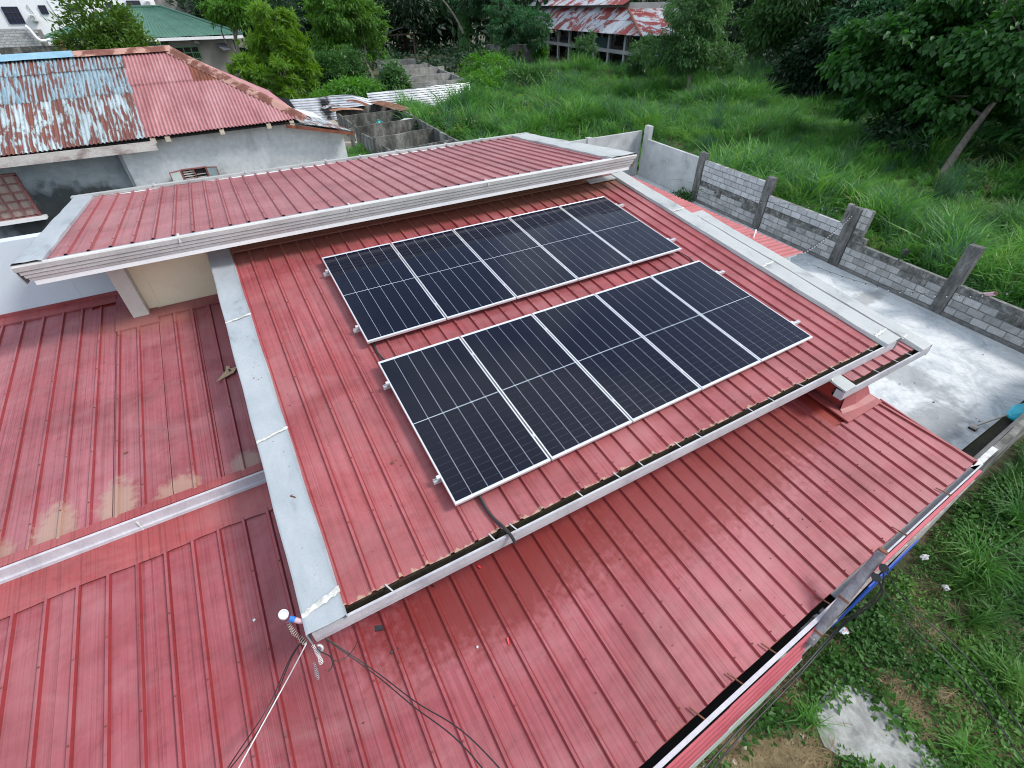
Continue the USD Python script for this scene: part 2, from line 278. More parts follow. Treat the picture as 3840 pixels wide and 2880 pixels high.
M['black_rubber'] = plain('black_conduit', (0.016, 0.016, 0.018), 0.45)

def zr1(y): return y * T1 - 0.13
def zr2(y): return 1.66 - 0.064 * y
def zr3(y): return 0.102 * y - 0.574
def zr4(y): return 0.121 * y - 0.767
def zr5(y): return y * T1 - 0.29
def ye(x): return -0.364 - 0.0185 * x
def y5(x): return -0.70 - 0.0185 * (x - 5.8)
def yfront(x): return -2.39 + 0.025 * x

RIB = [(-0.026, 0.0), (-0.012, 0.027), (0.012, 0.027), (0.026, 0.0)]
def rib_sheet(x0, x1, phase, ylo, yhi, zf, thick=0.0, n=2, waves=0.0):
    """Long-span sheet between x0 and x1: flat pans with trapezoid ribs every 0.25 m; ylo / yhi are numbers or functions of x."""
    k0, k1 = math.ceil((x0 + 0.026 - phase) / 0.25), math.floor((x1 - 0.026 - phase) / 0.25)
    prof = [(x0, 0.0)]
    for k in range(k0, k1 + 1):
        prof += [(phase + 0.25 * k + a, h) for a, h in RIB]
    prof += [(x1, 0.0)]
    xs = np.array([p[0] for p in prof]); hs = np.array([p[1] for p in prof])
    lo = np.array([ylo(x) if callable(ylo) else ylo for x in xs]); hi = np.array([yhi(x) if callable(yhi) else yhi for x in xs])
    P = np.zeros((len(xs), n, 3))
    for j in range(n):
        y = lo + (hi - lo) * j / (n - 1)
        P[:, j] = np.column_stack([xs, y, zf(y) + hs + (waves * (meshkit.noise(np.column_stack([xs * 2, y * 1.3, 0 * xs]), 3) - 0.5) if waves else 0)])
    return MB().grid(P)
def roof_of(parent, x0, x1, step, phase, ylo, yhi, zf, m, n=6, waves=0.006):
    x = x0
    while x < x1 - 1e-3:
        xb = min(x + step, x1)
        rib_sheet(x, xb - 0.0015, phase, ylo, yhi, zf, n=n, waves=waves).put('roof_sheet', m, parent)
        x = xb
def screws(parent, x0, x1, phase, ys, zf, skip=None):
    mb = MB()
    for k in range(math.ceil((x0 - phase) / 0.25), math.floor((x1 - phase) / 0.25) + 1):
        x = phase + 0.25 * k
        for y in ys:
            if random.random() < 0.72 and not (skip and skip(x, y)):
                yy = y + random.uniform(-0.04, 0.04); z = zf(yy) + 0.027
                mb.box(x - 0.006, x + 0.006, yy - 0.006, yy + 0.006, z, z + 0.008)
    return tag(mb.put('roof_screw', M['rusty'], parent), kind='stuff')
def wavy_seal(parent, p, q, w=0.035, h=0.006, seed=0):
    p, q = np.array(p, float), np.array(q, float); n = 14; P = np.zeros((n, 3, 3)); d = q - p
    side = np.array([0, 1.0, T1])
    r = np.random.default_rng(seed)
    for i in range(n):
        c = p + d * i / (n - 1)
        a, b = w * r.uniform(0.35, 0.8), w * r.uniform(0.35, 0.8)
        P[i] = [c - side * a, c + np.array([0, 0, h]), c + side * b]
    return MB().grid(P).put('sealant', M['sealant'], parent)

house = thing('house', 'long low house in front with stepped red ribbed metal roofs and pale grey flashings', 'house')
# walls
w = MB()
w.box(-1.38, 6.95, -0.15, 6.0, -3.0, -0.36); w.box(-6.4, -1.40, 2.05, 6.66, -3.0, -0.52)
w.put('wall', M['whiteblue'], house)
MB().hexa([[-6.5, yfront(-6.5) - 0.215, -3], [2.7, yfront(2.7) - 0.215, -3], [2.7, yfront(2.7) - 0.04, -3], [-6.5, yfront(-6.5) - 0.04, -3],
           [-6.5, yfront(-6.5) - 0.215, -1.60], [2.7, yfront(2.7) - 0.215, -1.60], [2.7, yfront(2.7) - 0.04, -1.56], [-6.5, yfront(-6.5) - 0.04, -1.56]]).put('front_wall', M['palegreen'], house)
MB().hexa([[2.7, yfront(2.7) - 0.16, -3], [6.5, yfront(6.5) - 0.13, -3], [6.5, yfront(6.5) - 0.03, -3], [2.7, yfront(2.7) - 0.03, -3],
           [2.7, yfront(2.7) - 0.16, -1.24], [6.5, yfront(6.5) - 0.13, -1.24], [6.5, yfront(6.5) - 0.03, -1.24], [2.7, yfront(2.7) - 0.03, -1.24]]).put('front_wall', M['raw_cement'], house)
MB().box(6.32, 6.44, -2.15, -0.17, -3, -1.12).put('end_wall', M['palegreen'], house)
MB().box(-2.50, 6.1, 6.02, 9.2, -2.99, 1.0).put('upper_wall', M['cream'], house)
MB().cbox(-2.885, -2.665, 5.84, 6.2, -0.1, 1.05, 0.006).put('column', M['column'], house)
MB().box(-2.664, -2.50, 6.01, 6.10, -0.1, 1.02).put('wall_return', M['cream'], house)
MB().box(-2.50, 6.1, 5.985, 6.018, 0.015, 0.055).put('wall_skirt', M['red_flash'], house)
# pale firewall at the left behind the left roof
MB().box(-4.63, -3.56, 6.72, 6.9, -3.0, 1.235).put('side_wall', M['whiteblue'], house)
MB().box(-3.558, -2.9, 6.72, 6.9, -3.0, 1.10).put('side_wall', M['whiteblue'], house)
MB().box(-7.5, -4.635, 6.95, 7.1, -3.0, 0.55).put('side_wall', M['whiteblue'], house)

# --- front roof (lowest)
r4 = MB().hexa([[-6.5, yfront(-6.5), zr4(yfront(-6.5)) - 0.06], [6.5, yfront(6.5), zr4(yfront(6.5)) - 0.06], [6.4, 0.3, zr4(0.3) - 0.06], [-6.5, 1.8, zr4(1.8) - 0.06],
                [-6.5, yfront(-6.5), zr4(yfront(-6.5)) - 0.02], [6.5, yfront(6.5), zr4(yfront(6.5)) - 0.02], [6.4, 0.3, zr4(0.3) - 0.02], [-6.5, 1.8, zr4(1.8) - 0.02]]).put('front_roof', M['red_dark'], house)
ytop4 = lambda x: 1.47 if x < -1.52 else (0.35 if x < 5.7 else -0.93)
x = -6.55
edges4 = [-6.601 + 0.75 * k for k in range(0, 18)] + [6.56]
for a, b in zip(edges4[:-1], edges4[1:]):
    def lo4(xx): return yfront(xx) + 0.006 * math.sin(xx * 9)
    top = ytop4((a + b) / 2)
    if a < -1.52 < b: top = 1.47
    rib_sheet(a, min(b, 6.56) - 0.0015, 0.024, lo4, top, zr4, n=7, waves=0.006).put('roof_sheet', M['red_front'], r4)
screws(r4, -6.3, 6.5, 0.024, [-2.25, -1.5, -0.75, 0.0, 0.75], zr4, lambda x, y: y > ytop4(x) - 0.1)
# top flashing of the front roof under the left roof's gutter
P = np.zeros((40, 3, 3))
for i, xx in enumerate(np.linspace(-6.5, -1.50, 40)):
    s = 0.012 * math.sin(xx * 5)
    P[i] = [[xx, 1.43 + s, zr4(1.43) + 0.016 + 0.012 * abs(math.sin(xx * 12.56))], [xx, 1.62, zr4(1.62) + 0.036], [xx, 1.83, zr4(1.83) + 0.045]]
MB().grid(P).put('top_flashing', M['red_flash'], r4)
MB().hexa([[6.545, -2.24, zr4(-2.24) - 0.05], [6.58, -2.24, zr4(-2.24) - 0.05], [6.43, -0.86, zr4(-0.86) - 0.05], [6.395, -0.86, zr4(-0.86) - 0.05],
           [6.545, -2.24, zr4(-2.24) + 0.03], [6.58, -2.24, zr4(-2.24) + 0.03], [6.43, -0.86, zr4(-0.86) + 0.03], [6.395, -0.86, zr4(-0.86) + 0.03]]).put('edge_flashing', M['red_flash'], r4)
# front gutter: trough, lip, brackets
def along(x0, x1, offs, z, name, m, parent, nseg=10, line=None):
    """A section swept along the slightly turned front line; offs = offsets outwards, z = heights of its closed profile."""
    xs = np.linspace(x0, x1, nseg); mb = MB(); k = len(offs)
    P = np.array([[[xx, (line or yfront)(xx) - o, zz] for o, zz in zip(offs, z)] for xx in xs])
    n0 = mb.n
    f = []
    for i in range(nseg - 1):
        for j in range(k):
            f.append([i * k + j, i * k + (j + 1) % k, (i + 1) * k + (j + 1) % k, (i + 1) * k + j])
    mb.add(P.reshape(-1, 3), f)
    mb.f.append(np.array([[0, j, j + 1] for j in range(1, k - 1)])); e = (nseg - 1) * k
    mb.f.append(np.array([[e, e + j + 1, e + j] for j in range(1, k - 1)]))
    return mb.put(name, m, parent)
zg = -1.085
g4 = along(-6.5, 6.6, [-0.03, 0.075, 0.075, 0.068, 0.068, -0.022, -0.022, -0.03], [zg - 0.13, zg - 0.13, zg + 0.045, zg + 0.045, zg - 0.122, zg - 0.122, zg - 0.03, zg - 0.03], 'front_gutter', M['dark'], house, 30)
along(-6.5, 3.2, [0.068, 0.106, 0.106, 0.068], [zg + 0.047, zg + 0.047, zg + 0.072, zg + 0.072], 'gutter_lip', M['lilac'], g4, 24)
along(3.25, 6.6, [0.060, 0.078, 0.078, 0.060], [zg + 0.00, zg + 0.00, zg + 0.052, zg + 0.052], 'gutter_lip', M['gutter_grey'], g4, 12)
along(3.25, 6.55, [-0.02, 0.06, 0.06, -0.02], [zg - 0.07, zg - 0.07, zg - 0.055, zg - 0.055], 'gutter_floor', M['zinc'], g4, 12)
for xx in (0.02, 1.13, 1.62 + 0.02, 2.13, 3.02, 4.55, 5.62):
    MB().bar((xx - 0.03, yfront(xx) + 0.07, zr4(yfront(xx)) + 0.034), (xx + 0.03, yfront(xx) - 0.09, zg + 0.06), 0.012, 0.012).put('gutter_hook', M['rusty'], g4)
# ribbed pink fascia under the lip, broken off at its right end
def fascia(x0, x1, o0, o1, z0, z1, ns, dx):
    xs = np.linspace(x0, x1, 18); prof = []
    for k in range(ns):
        t0, t1 = k / ns, (k + 1) / ns
        prof += [(t0, 0.0), (t0 + (t1 - t0) * 0.25, 0.014), (t0 + (t1 - t0) * 0.72, 0.014), (t1 - 0.0001, 0.0)]
    P = np.array([[[xx + dx * t * (i == 17), yfront(xx) - (o0 + (o1 - o0) * t) - h, z0 + (z1 - z0) * t] for t, h in prof] for i, xx in enumerate(xs)])
    return MB().grid(P)
fascia(-6.5, 1.45, 0.122, 0.203, zg + 0.045, -1.58, 4, 0.05).put('front_fascia', M['pink_fascia'], house)
fascia(1.42, 2.72, 0.118, 0.198, zg + 0.045, -1.58, 4, -0.22).put('front_fascia', M['pink_fascia'], house)
fascia(2.98, 3.35, 0.100, 0.150, zg + 0.03, -1.45, 2, 0.1).put('front_fascia', M['pink_fascia'], house)
br = MB()
for k in range(9):
    xx = 2.62 + 0.045 * k + random.uniform(-0.01, 0.01)
    br.add(*jitter(MB().cbox(xx, xx + 0.07, yfront(xx) - 0.19 + random.uniform(-0.01, 0.03), yfront(xx) - 0.04, -1.30 - 0.05 * random.random(), -1.10 - 0.03 * k * random.random(), 0.008).mesh(), 0.012, 30, k))
br.put('broken_wall_end', M['raw_cement'], house)
M['blue_paint'] = surf('blue_wall_paint', [(0.3, (0.012, 0.055, 0.36)), (0.7, (0.02, 0.085, 0.46))], 3, rough=0.5, fine=0.08)
along(3.75, 4.85, [0.165, 0.18, 0.18, 0.165], [-2.2, -2.2, -1.22, -1.22], 'blue_wall_panel', M['blue_paint'], house, 6)
along(3.3, 6.55, [0.085, 0.12, 0.12, 0.085], [-1.24, -1.24, -1.10, -1.10], 'edge_board', M['pink_fascia'], house, 8)

# --- left roof
r3 = MB().hexa([[-6.5, 1.99, zr3(1.99) - 0.06], [-1.45, 1.99, zr3(1.99) - 0.06], [-1.45, 6.6, zr3(6.6) - 0.06], [-6.5, 6.6, zr3(6.6) - 0.06],
                [-6.5, 1.99, zr3(1.99) - 0.02], [-1.45, 1.99, zr3(1.99) - 0.02], [-1.45, 6.6, zr3(6.6) - 0.02], [-6.5, 6.6, zr3(6.6) - 0.02]]).put('left_roof', M['red_dark'], house)
for a, b, top in [(-6.46 + 0.75 * k, -6.46 + 0.75 * (k + 1), 6.56) for k in range(4)] + [(-3.46, -3.13, 6.42), (-3.125, -2.56, 5.60), (-2.555, -2.04, 5.76), (-2.035, -1.42, 5.76)]:
    rib_sheet(a, b - 0.0015, 0.165, lambda x: 1.955, top, zr3, n=8, waves=0.007).put('roof_sheet', M['red_left'], r3)
screws(r3, -6.3, -1.6, 0.165, [2.3, 3.1, 3.9, 4.7, 5.4], zr3)
# flat flashing round the column and along the walls
MB().add(*MB().box(-3.13, -2.54, 5.585, 6.72, 0, 0.004).mesh()).mesh()
def slab_on(zf, x0, x1, y0, y1, h0, h1):
    return MB().hexa([[x0, y0, zf(y0) + h0], [x1, y0, zf(y0) + h0], [x1, y1, zf(y1) + h0], [x0, y1, zf(y1) + h0], [x0, y0, zf(y0) + h1], [x1, y0, zf(y0) + h1], [x1, y1, zf(y1) + h1], [x0, y1, zf(y1) + h1]])
slab_on(zr3, -3.125, -2.55, 5.575, 6.71, 0.004, 0.030).put('wall_flashing', M['red_left'], r3)
slab_on(zr3, -2.548, -1.45, 5.735, 5.98, 0.004, 0.030).put('wall_flashing', M['red_left'], r3)
slab_on(zr3, -6.5, -3.127, 6.50, 6.71, 0.006, 0.034).put('wall_flashing', M['red_flash'], r3)
MB().box(-6.5, -2.89, 6.695, 6.718, 0.1, 0.20).put('wall_flashing', M['red_flash'], r3)
# left gutter
g3 = slab_on(zr3, -6.5, -1.50, 1.875, 1.985, 0.0, 0.024).put('eave_flashing', M['red_flash'], house)
zl = zr3(1.875)
MB().extrude_x([(1.872, zl - 0.02), (1.862, zl + 0.022), (1.835, zl + 0.018), (1.826, zl - 0.085), (1.80, zl - 0.090), (1.795, zl - 0.135), (1.90, zl - 0.135), (1.90, zl - 0.02)], -6.5, -1.50).put('left_gutter', M['lilac'], house)
MB().box(-6.5, -1.5, 1.90, 1.93, zr4(1.85), zl - 0.03).put('gutter_wall', M['red_dark'], house)
for xx, s in ((-2.93, 1),):
    mb = MB(); P = np.zeros((8, 3, 3))
    for i in range(8):
        t = i / 7; y = 1.862 - 0.062 * t; z = zl + 0.024 - 0.155 * t ** 1.4
        wv = 0.012 + 0.008 * math.sin(i * 2.3); c = xx + 0.03 * t
        P[i] = [[c - wv, y - 0.004, z], [c, y - 0.010, z + 0.004], [c + wv, y - 0.004, z]]
    mb.grid(P).put('sealant', M['sealant'], house)

# --- solar roof
r1 = slab_on(zr1, -1.50, 7.05, -0.33, 6.0, -0.07, -0.02).put('solar_roof', M['red_dark'], house)
for k in range(9):
    a = -1.34 + 1.0 * k; b = min(a + 1.0, 6.80)
    rib_sheet(a, b - 0.0015, 0.035, lambda x: ye(x) + 0.005 * math.sin(x * 7), 5.93, zr1, n=8, waves=0.006).put('roof_sheet', M['red_solar'], r1)
screws(r1, -1.1, 6.7, 0.035, [-0.3, 0.4, 1.1, 1.9, 2.6, 3.3, 4.1, 4.8, 5.5], zr1)
def rake(x0, x1, y0, y1, zf, lift, m, name, parent, inner):
    """Capping strip with a rolled outer edge and a small lip at its inner side, slightly dented."""
    ys = np.linspace(y0, y1, 26); s = 1 if inner > 0 else -1
    prof = [(x0, -0.16), (x0 - 0.004 * s, lift), (x0 + 0.02 * s, lift + 0.012), ((x0 + x1) / 2, lift), (x1 - 0.035 * s, lift + 0.004), (x1 - 0.008 * s, lift + 0.016), (x1, lift - 0.006), (x1 + 0.004 * s, 0.004)]
    P = np.array([[[xx + 0.004 * math.sin(y * 5 + j), y, zf(y) + h + (0.020 * (meshkit.noise(np.array([xx * 3, y * 2.2, 0.0]), 5) - 0.5) if 0 < j < 6 else 0)] for j, (xx, h) in enumerate(prof)] for y in ys])
    if s > 0: P = P[::-1]
    return MB().grid(P).put(name, m, parent, smooth=35)
rake(-1.55, -1.225, -0.445, 5.95, zr1, 0.045, M['zinc'], 'edge_flashing', r1, 1)
rake(7.13, 6.755, -0.585, 5.95, zr1, 0.045, M['zinc_warm'], 'edge_flashing', r1, -1)
for k, y in enumerate((4.0, 1.75, -0.24)):
    wavy_seal(r1, (-1.55, y - 0.04, zr1(y - 0.04) + 0.062), (-1.215, y + 0.03, zr1(y + 0.03) + 0.064), 0.030 + 0.016 * (k == 2), seed=k)
for k, y in enumerate((3.96, 1.72, -0.36)):
    wavy_seal(r1, (6.76, y - 0.02, zr1(y) + 0.062), (7.12, y + 0.01, zr1(y) + 0.062), 0.04, seed=k + 5)
# gutter along the solar roof's eave
g1 = along(-1.52, 7.05, [0.064, 0.088, 0.092, 0.088, 0.064], [-0.345, -0.345, -0.285, -0.196, -0.196], 'solar_roof_gutter', M['gutter_grey'], house, 12, ye)
P = np.array([[[a, ye(a) - b, -0.325 + 0.045 * meshkit.fbm(np.array([a * 9, b * 18, 0.3]))] for b in np.linspace(0.0635, 0.0045, 6)] for a in np.linspace(-1.2, 7.0, 160)])
MB().grid(P).put('gutter_mud', M['gutter_dirt'], g1)
along(-1.5, 7.03, [-0.05, 0.0635, 0.0635, -0.05], [-0.352, -0.352, -0.332, -0.332], 'gutter_floor', M['gutter_dirt'], g1, 12, ye)
along(-1.5, 7.03, [-0.05, 0.002, 0.002, -0.05], [-0.33, -0.33, -0.212, -0.212], 'gutter_back', M['gutter_dirt'], g1, 12, ye)
along(-1.2, 7.0, [0.0612, 0.0636, 0.0636, 0.0612], [-0.34, -0.34, -0.203, -0.203], 'gutter_inside', M['gutter_dirt'], g1, 12, ye)
for xx in (-0.84, 0.18, 0.42, 1.22, 1.72, 2.05, 2.62, 2.95, 3.85, 4.25, 4.85, 5.55, 6.45):
    s = random.uniform(-0.02, 0.02)
    MB().bar((xx + s, ye(xx) + 0.015, zr1(ye(xx)) + 0.012), (xx + 0.02, ye(xx) - 0.070, -0.193), 0.013, 0.004).put('gutter_strap', M['steel'], g1)
# --- small lower roof at the right
r5 = slab_on(zr5, 5.55, 7.6, -0.66, 3.9, -0.07, -0.02).put('side_roof', M['red_dark'], house)
for a, b in ((5.74, 6.75), (6.75, 7.46)):
    rib_sheet(a, b - 0.0015, 0.07, lambda x: y5(x) + 0.005 * math.sin(x * 9), 3.7, zr5, n=6, waves=0.005).put('roof_sheet', M['red_upper'], r5)
rake(7.74, 7.44, -0.83, 3.85, zr5, 0.045, M['zinc_warm'], 'edge_flashing', r5, -1)
slab_on(zr5, 7.20, 7.745, 3.72, 3.98, 0.03, 0.05).put('end_flashing', M['zinc_warm'], r5)
slab_on(zr5, 5.50, 5.745, -0.80, 0.3, 0.02, 0.045).put('end_flashing', M['zinc_warm'], r5)
wavy_seal(r5, (5.51, -0.56, zr5(-0.56) + 0.05), (5.74, -0.50, zr5(-0.5) + 0.05), 0.04, seed=31)
wavy_seal(r5, (7.42, -0.52, zr5(-0.52) + 0.055), (7.73, -0.49, zr5(-0.5) + 0.055), 0.035, seed=33)
g5 = along(5.50, 7.74, [0.074, 0.098, 0.102, 0.098, 0.074], [-0.53, -0.53, -0.47, -0.395, -0.395], 'side_roof_gutter', M['gutter_grey'], house, 5, y5)
along(5.52, 7.72, [-0.05, 0.003, 0.003, -0.05], [-0.52, -0.52, -0.418, -0.418], 'gutter_back', M['gutter_dirt'], g5, 5, y5)
MB().box(5.505, 5.515, y5(5.5) - 0.095, y5(5.5) + 0.02, -0.53, -0.40).put('gutter_end', M['gutter_grey'], g5)
along(5.52, 7.72, [-0.05, 0.073, 0.073, -0.05], [-0.53, -0.53, -0.49, -0.49], 'gutter_mud', M['gutter_dirt'], g5, 5, y5)
along(5.75, 7.7, [0.071, 0.0738, 0.0738, 0.071], [-0.51, -0.51, -0.402, -0.402], 'gutter_inside', M['gutter_dirt'], g5, 5, y5)
for xx in (6.35, 6.85, 7.2):
    MB().bar((xx, y5(xx) + 0.01, zr5(y5(xx)) + 0.012), (xx + 0.02, y5(xx) - 0.08, -0.392), 0.013, 0.004).put('gutter_strap', M['steel'], g5)
MB().box(5.56, 5.745, -0.75, 0.3, -0.60, zr5(-0.8) - 0.002).put('side_fascia', M['red_dark'], house)
MB().box(5.75, 7.5, -0.70, -0.60, -0.75, -0.53).put('side_fascia', M['red_dark'], house)
MB().box(5.78, 6.36, -0.74, -0.3, -0.95, -0.56).put('wall_stub', M['red_flash'], house)
# upstand flashing where the stub meets the front roof
P = np.array([[[5.66, -0.93, zr4(-0.93) + 0.012], [5.72, -0.78, zr4(-0.78) + 0.05], [5.775, -0.745, -0.66]], [[6.05, -0.98, zr4(-0.98) + 0.012], [6.05, -0.82, zr4(-0.82) + 0.05], [6.05, -0.745, -0.66]], [[6.46, -0.95, zr4(-0.95) + 0.02], [6.44, -0.80, zr4(-0.8) + 0.06], [6.37, -0.745, -0.66]]])
MB().grid(P).put('upstand_flashing', M['red_flash'], house)
slab_on(zr4, 5.62, 6.48, -0.98, -0.3, 0.008, 0.034).put('upstand_flashing', M['red_flash'], house)

# --- upper roof with the moulded gutter
r2 = slab_on(zr2, -3.3, 6.45, 5.4, 9.38, -0.10, -0.02).put('upper_roof', M['white_paint'], house)
for k in range(11):
    a = -4.19 + 1.0 * k; b = min(a + 1.0, 6.12); a = max(a, -3.30)
    if b - a < 0.05: continue
    def lo2(xx): return 5.34
    rib_sheet(a, b - 0.0015, 0.185, lo2, 9.32, zr2, n=7, waves=0.006).put('roof_sheet', M['red_upper'], r2)
screws(r2, -3.2, 6.0, 0.185, [5.7, 6.5, 7.3, 8.1, 8.9], zr2)
zt = 1.352
bands = [[(5.335, zr2(5.3) - 0.03), (5.335, zr2(5.3) + 0.012), (5.215, zt - 0.006), (5.215, zt - 0.03)]]
def band(y0, y1, z0, z1, yin, e, m, name):
    MB().extrude_x([(yin, z1), (y0, z1), (y1, z0), (yin, z0)][::-1], -3.60 + e, 6.755 - e).put(name, m, r2)
MB().extrude_x([(5.34, zr2(5.34) - 0.02), (5.34, zr2(5.34) + 0.006), (5.225, zt - 0.012), (5.225, zt - 0.04)], -3.2, 6.2).put('gutter_inside', M['moulding_in'], r2)
MB().extrude_x([(5.224, zt), (5.205, zt + 0.004), (5.175, zt - 0.002), (5.165, zt - 0.02), (5.180, zt - 0.085), (5.27, zt - 0.085), (5.224, zt - 0.02)][::-1], -3.60, 6.755).put('gutter_moulding', M['moulding'], r2)
band(5.190, 5.198, zt - 0.138, zt - 0.094, 5.30, 0.03, M['moulding'], 'gutter_moulding')
band(5.205, 5.216, zt - 0.190, zt - 0.146, 5.31, 0.05, M['moulding'], 'gutter_moulding')
band(5.223, 5.236, zt - 0.238, zt - 0.198, 5.32, 0.07, M['moulding'], 'gutter_moulding')
MB().box(-3.52, 6.66, 5.25, 5.30, zt - 0.245, zt - 0.08).put('gutter_core', M['moulding_in'], r2)
band(5.241, 5.243, zt - 0.305, zt - 0.242, 5.33, 0.10, M['white_paint'], 'fascia_board')
MB().box(-3.48, 6.6, 5.333, 9.3, zt - 0.298, zt - 0.285).put('soffit', M['white_paint'], r2)
# side and back cappings of the upper roof
def cap2(xo0, xo1, xi0, xi1, y0, y1, m, name):
    ys = np.linspace(0, 1, 20)
    P = []
    for t in ys:
        y = y0 + (y1 - y0) * t; xo = xo0 + (xo1 - xo0) * t; xi = xi0 + (xi1 - xi0) * t
        row = []
        for j, u in enumerate((0, 0, 0.1, 0.5, 0.85, 1.0, 1.0)):
            h = (-0.25, 0.045, 0.06, 0.045, 0.05, 0.035, 0.0)[j]
            row.append([xo + (xi - xo) * u, y, zr2(y) + h + (0.034 * (meshkit.noise(np.array([u * 3, y * 3.0, xo0]), 8) - 0.5) if 0 < j < 6 else 0)])
        P.append(row)
    P = np.array(P)
    if xo0 < xi0: P = P[::-1]
    return MB().grid(P).put(name, m, r2, smooth=40)
cap2(-3.59, -3.50, -3.28, -3.20, 5.17, 9.40, M['zinc'], 'edge_flashing')
cap2(6.75, 6.62, 6.10, 6.13, 5.17, 9.45, M['zinc_warm'], 'edge_flashing')
slab_on(zr2, -3.55, 6.66, 9.30, 9.46, 0.01, 0.055).put('back_gutter', M['zinc_warm'], r2)
for xx in (-2.2, -0.5, 1.2, 2.0, 2.9, 4.2, 5.2):
    slab_on(zr2, xx, xx + 0.03, 9.27, 9.47, 0.054, 0.075).put('gutter_strap', M['alu'], r2)
for k, xx in enumerate((-1.75, 0.68, 3.2)):
    P = np.zeros((8, 3, 3))
    for i in range(8):
        t = i / 7; wv = 0.014 + 0.006 * math.sin(i * 2 + k)
        y = 5.30 - 0.135 * t if t < 0.6 else 5.161; z = zt + 0.008 - (0 if t < 0.6 else 0.09 * (t - 0.6) / 0.4)
        P[i] = [[xx - wv, y, z], [xx, y - 0.002, z + 0.005], [xx + wv, y, z]]
    MB().grid(P).put('sealant', M['sealant'], r2)
# flashing under the upper roof at the solar roof's top
slab_on(zr1, -1.25, 6.75, 5.80, 6.0, 0.03, 0.05).put('wall_flashing', M['red_solar'], r1)
slab_on(zr1, 6.0, 6.72, 5.70, 5.86, 0.034, 0.058).put('wall_flashing', M['zinc_warm'], r1)

# ------------------------------------------------------------------ solar panels on rails
M['panel_back'] = plain('panel_backsheet', (0.55, 0.62, 0.72), 0.5)
M['cell'] = mat('solar_cell', {'c': ('texture_coordinate', {}), 'm': ('mapping', {'scale': (1.0, 1.0, 1.0)}), 'w': ('wave_texture', {'wave_type': 'bands', 'bands_direction': 'x', 'scale': 34.0}),
    'r': ('rgb_ramp', ramp((0.90, (0.0040, 0.0060, 0.0145)), (0.99, (0.010, 0.013, 0.024)))), 'o': ('object_info', {}),
    'p': ('principled_bsdf', {'roughness': 0.05, 'specular_ior_level': 0.24, 'specular_tint': (1.0, 0.86, 0.78)})}, [('c.object', 'm.vector'), ('m.vector', 'w.vector'), ('w.fac', 'r.fac'), ('r.color', 'p.base_color')])
PW, PH = 1.134, 2.278
SL = math.radians(8.353716764937369)
def make_panel():
    t = thing('solar_panel', '', '')
    f = MB(); h = 0.035; fr = 0.016
    for x0, x1, y0, y1 in ((0, PW, 0, fr), (0, PW, PH - fr, PH), (0, fr, fr, PH - fr), (PW - fr, PW, fr, PH - fr)):
        f.cbox(x0, x1, y0, y1, -h, 0.0, 0.0015)
    f.put('frame', M['alu'], t)
    MB().box(fr, PW - fr, fr, PH - fr, -0.010, -0.0045).put('backsheet', M['panel_back'], t)
    cw, ch, gx, gy = 0.1796, 0.0908, 0.0042, 0.0011
    W6 = 6 * cw + 5 * gx; x0 = (PW - W6) / 2
    half = 12 * ch + 11 * gy
    for hh in range(2):
        yb = PH / 2 + (0.0045 if hh else -0.0045 - half)
        for j in range(12):
            for i in range(6):
                xa = x0 + i * (cw + gx); ya = yb + j * (ch + gy)
                MB().box(xa, xa + cw, ya, ya + ch, -0.0045, -0.0032).put('solar_cell', M['cell'], t)
    return t
panel0 = make_panel()
ROWS = ['upper', 'lower']
ORD = ['leftmost', 'second from the left', 'middle', 'second from the right', 'rightmost']
def plane_xform(x, u, v0=0.0):
    """u: distance up the slope; returns a USD matrix of the panel plane at that place."""
    m = np.eye(4)
    m[0, :3] = [1, 0, 0]; m[1, :3] = [0, math.cos(SL), math.sin(SL)]; m[2, :3] = [0, -math.sin(SL), math.cos(SL)]
    m[3, :3] = np.array([x, 0, 0]) + u * m[1, :3] + v0 * m[2, :3]
    return Gf.Matrix4d(m.tolist())
first = True
GAP = 0.4258
for row in (0, 1):
    for k in range(5):
        if first: x = panel0; first = False
        else:
            x = UsdGeom.Xform.Define(stage, path_for('solar_panel'))
            x.GetPrim().GetReferences().AddInternalReference(panel0.GetPath())
            x.ClearXformOpOrder(); x.GetPrim().SetInstanceable(True)
        u = 0 if row else PH + GAP
        x.AddTransformOp().Set(plane_xform(k * (PW + 0.02) + (0.0 if row else 0.007), u))
        tag(x, f'dark solar panel, {ORD[k]} in the {ROWS[row]} row', 'solar panel', 'solar panels on the red roof')
M['rail'] = plain('rail_aluminium', (0.70, 0.72, 0.74), 0.38, 0.5)
for row in (0, 1):
    for j, s in enumerate((0.37, 1.88)):
        u = (0 if row else PH + GAP) + s
        name = f'aluminium mounting rail under the {"lower" if j == 0 else "upper"} part of the {ROWS[row]} solar panel row'
        t = thing('mounting_rail', name, 'rail', group='rails under the solar panels')
        t.AddTransformOp().Set(plane_xform(0, u, 0))
        b = MB()
        b.box(-0.075, 5.98, -0.020, 0.020, -0.085, -0.078); b.box(-0.075, 5.98, -0.020, -0.014, -0.078, -0.037); b.box(-0.075, 5.98, 0.014, 0.020, -0.078, -0.037)
        b.box(-0.075, 5.98, -0.006, 0.006, -0.078, -0.045)
        b.put('rail', M['rail'], t)
        for k in range(0, 6):
            xx = k * (PW + 0.02) - 0.01
            c = MB(); c.box(xx - 0.02 * (k in (0, 5)) - 0.008, xx + 0.008 + 0.02 * (k == 5), -0.02, 0.02, -0.05, 0.004); c.put('clamp', M['alu'], t)
        for k in range(7):
            xx = 0.10 + 0.95 * k
            c = MB(); c.box(xx - 0.02, xx + 0.02, -0.05, -0.021, -0.128, -0.045); c.put('foot', M['alu'], t)
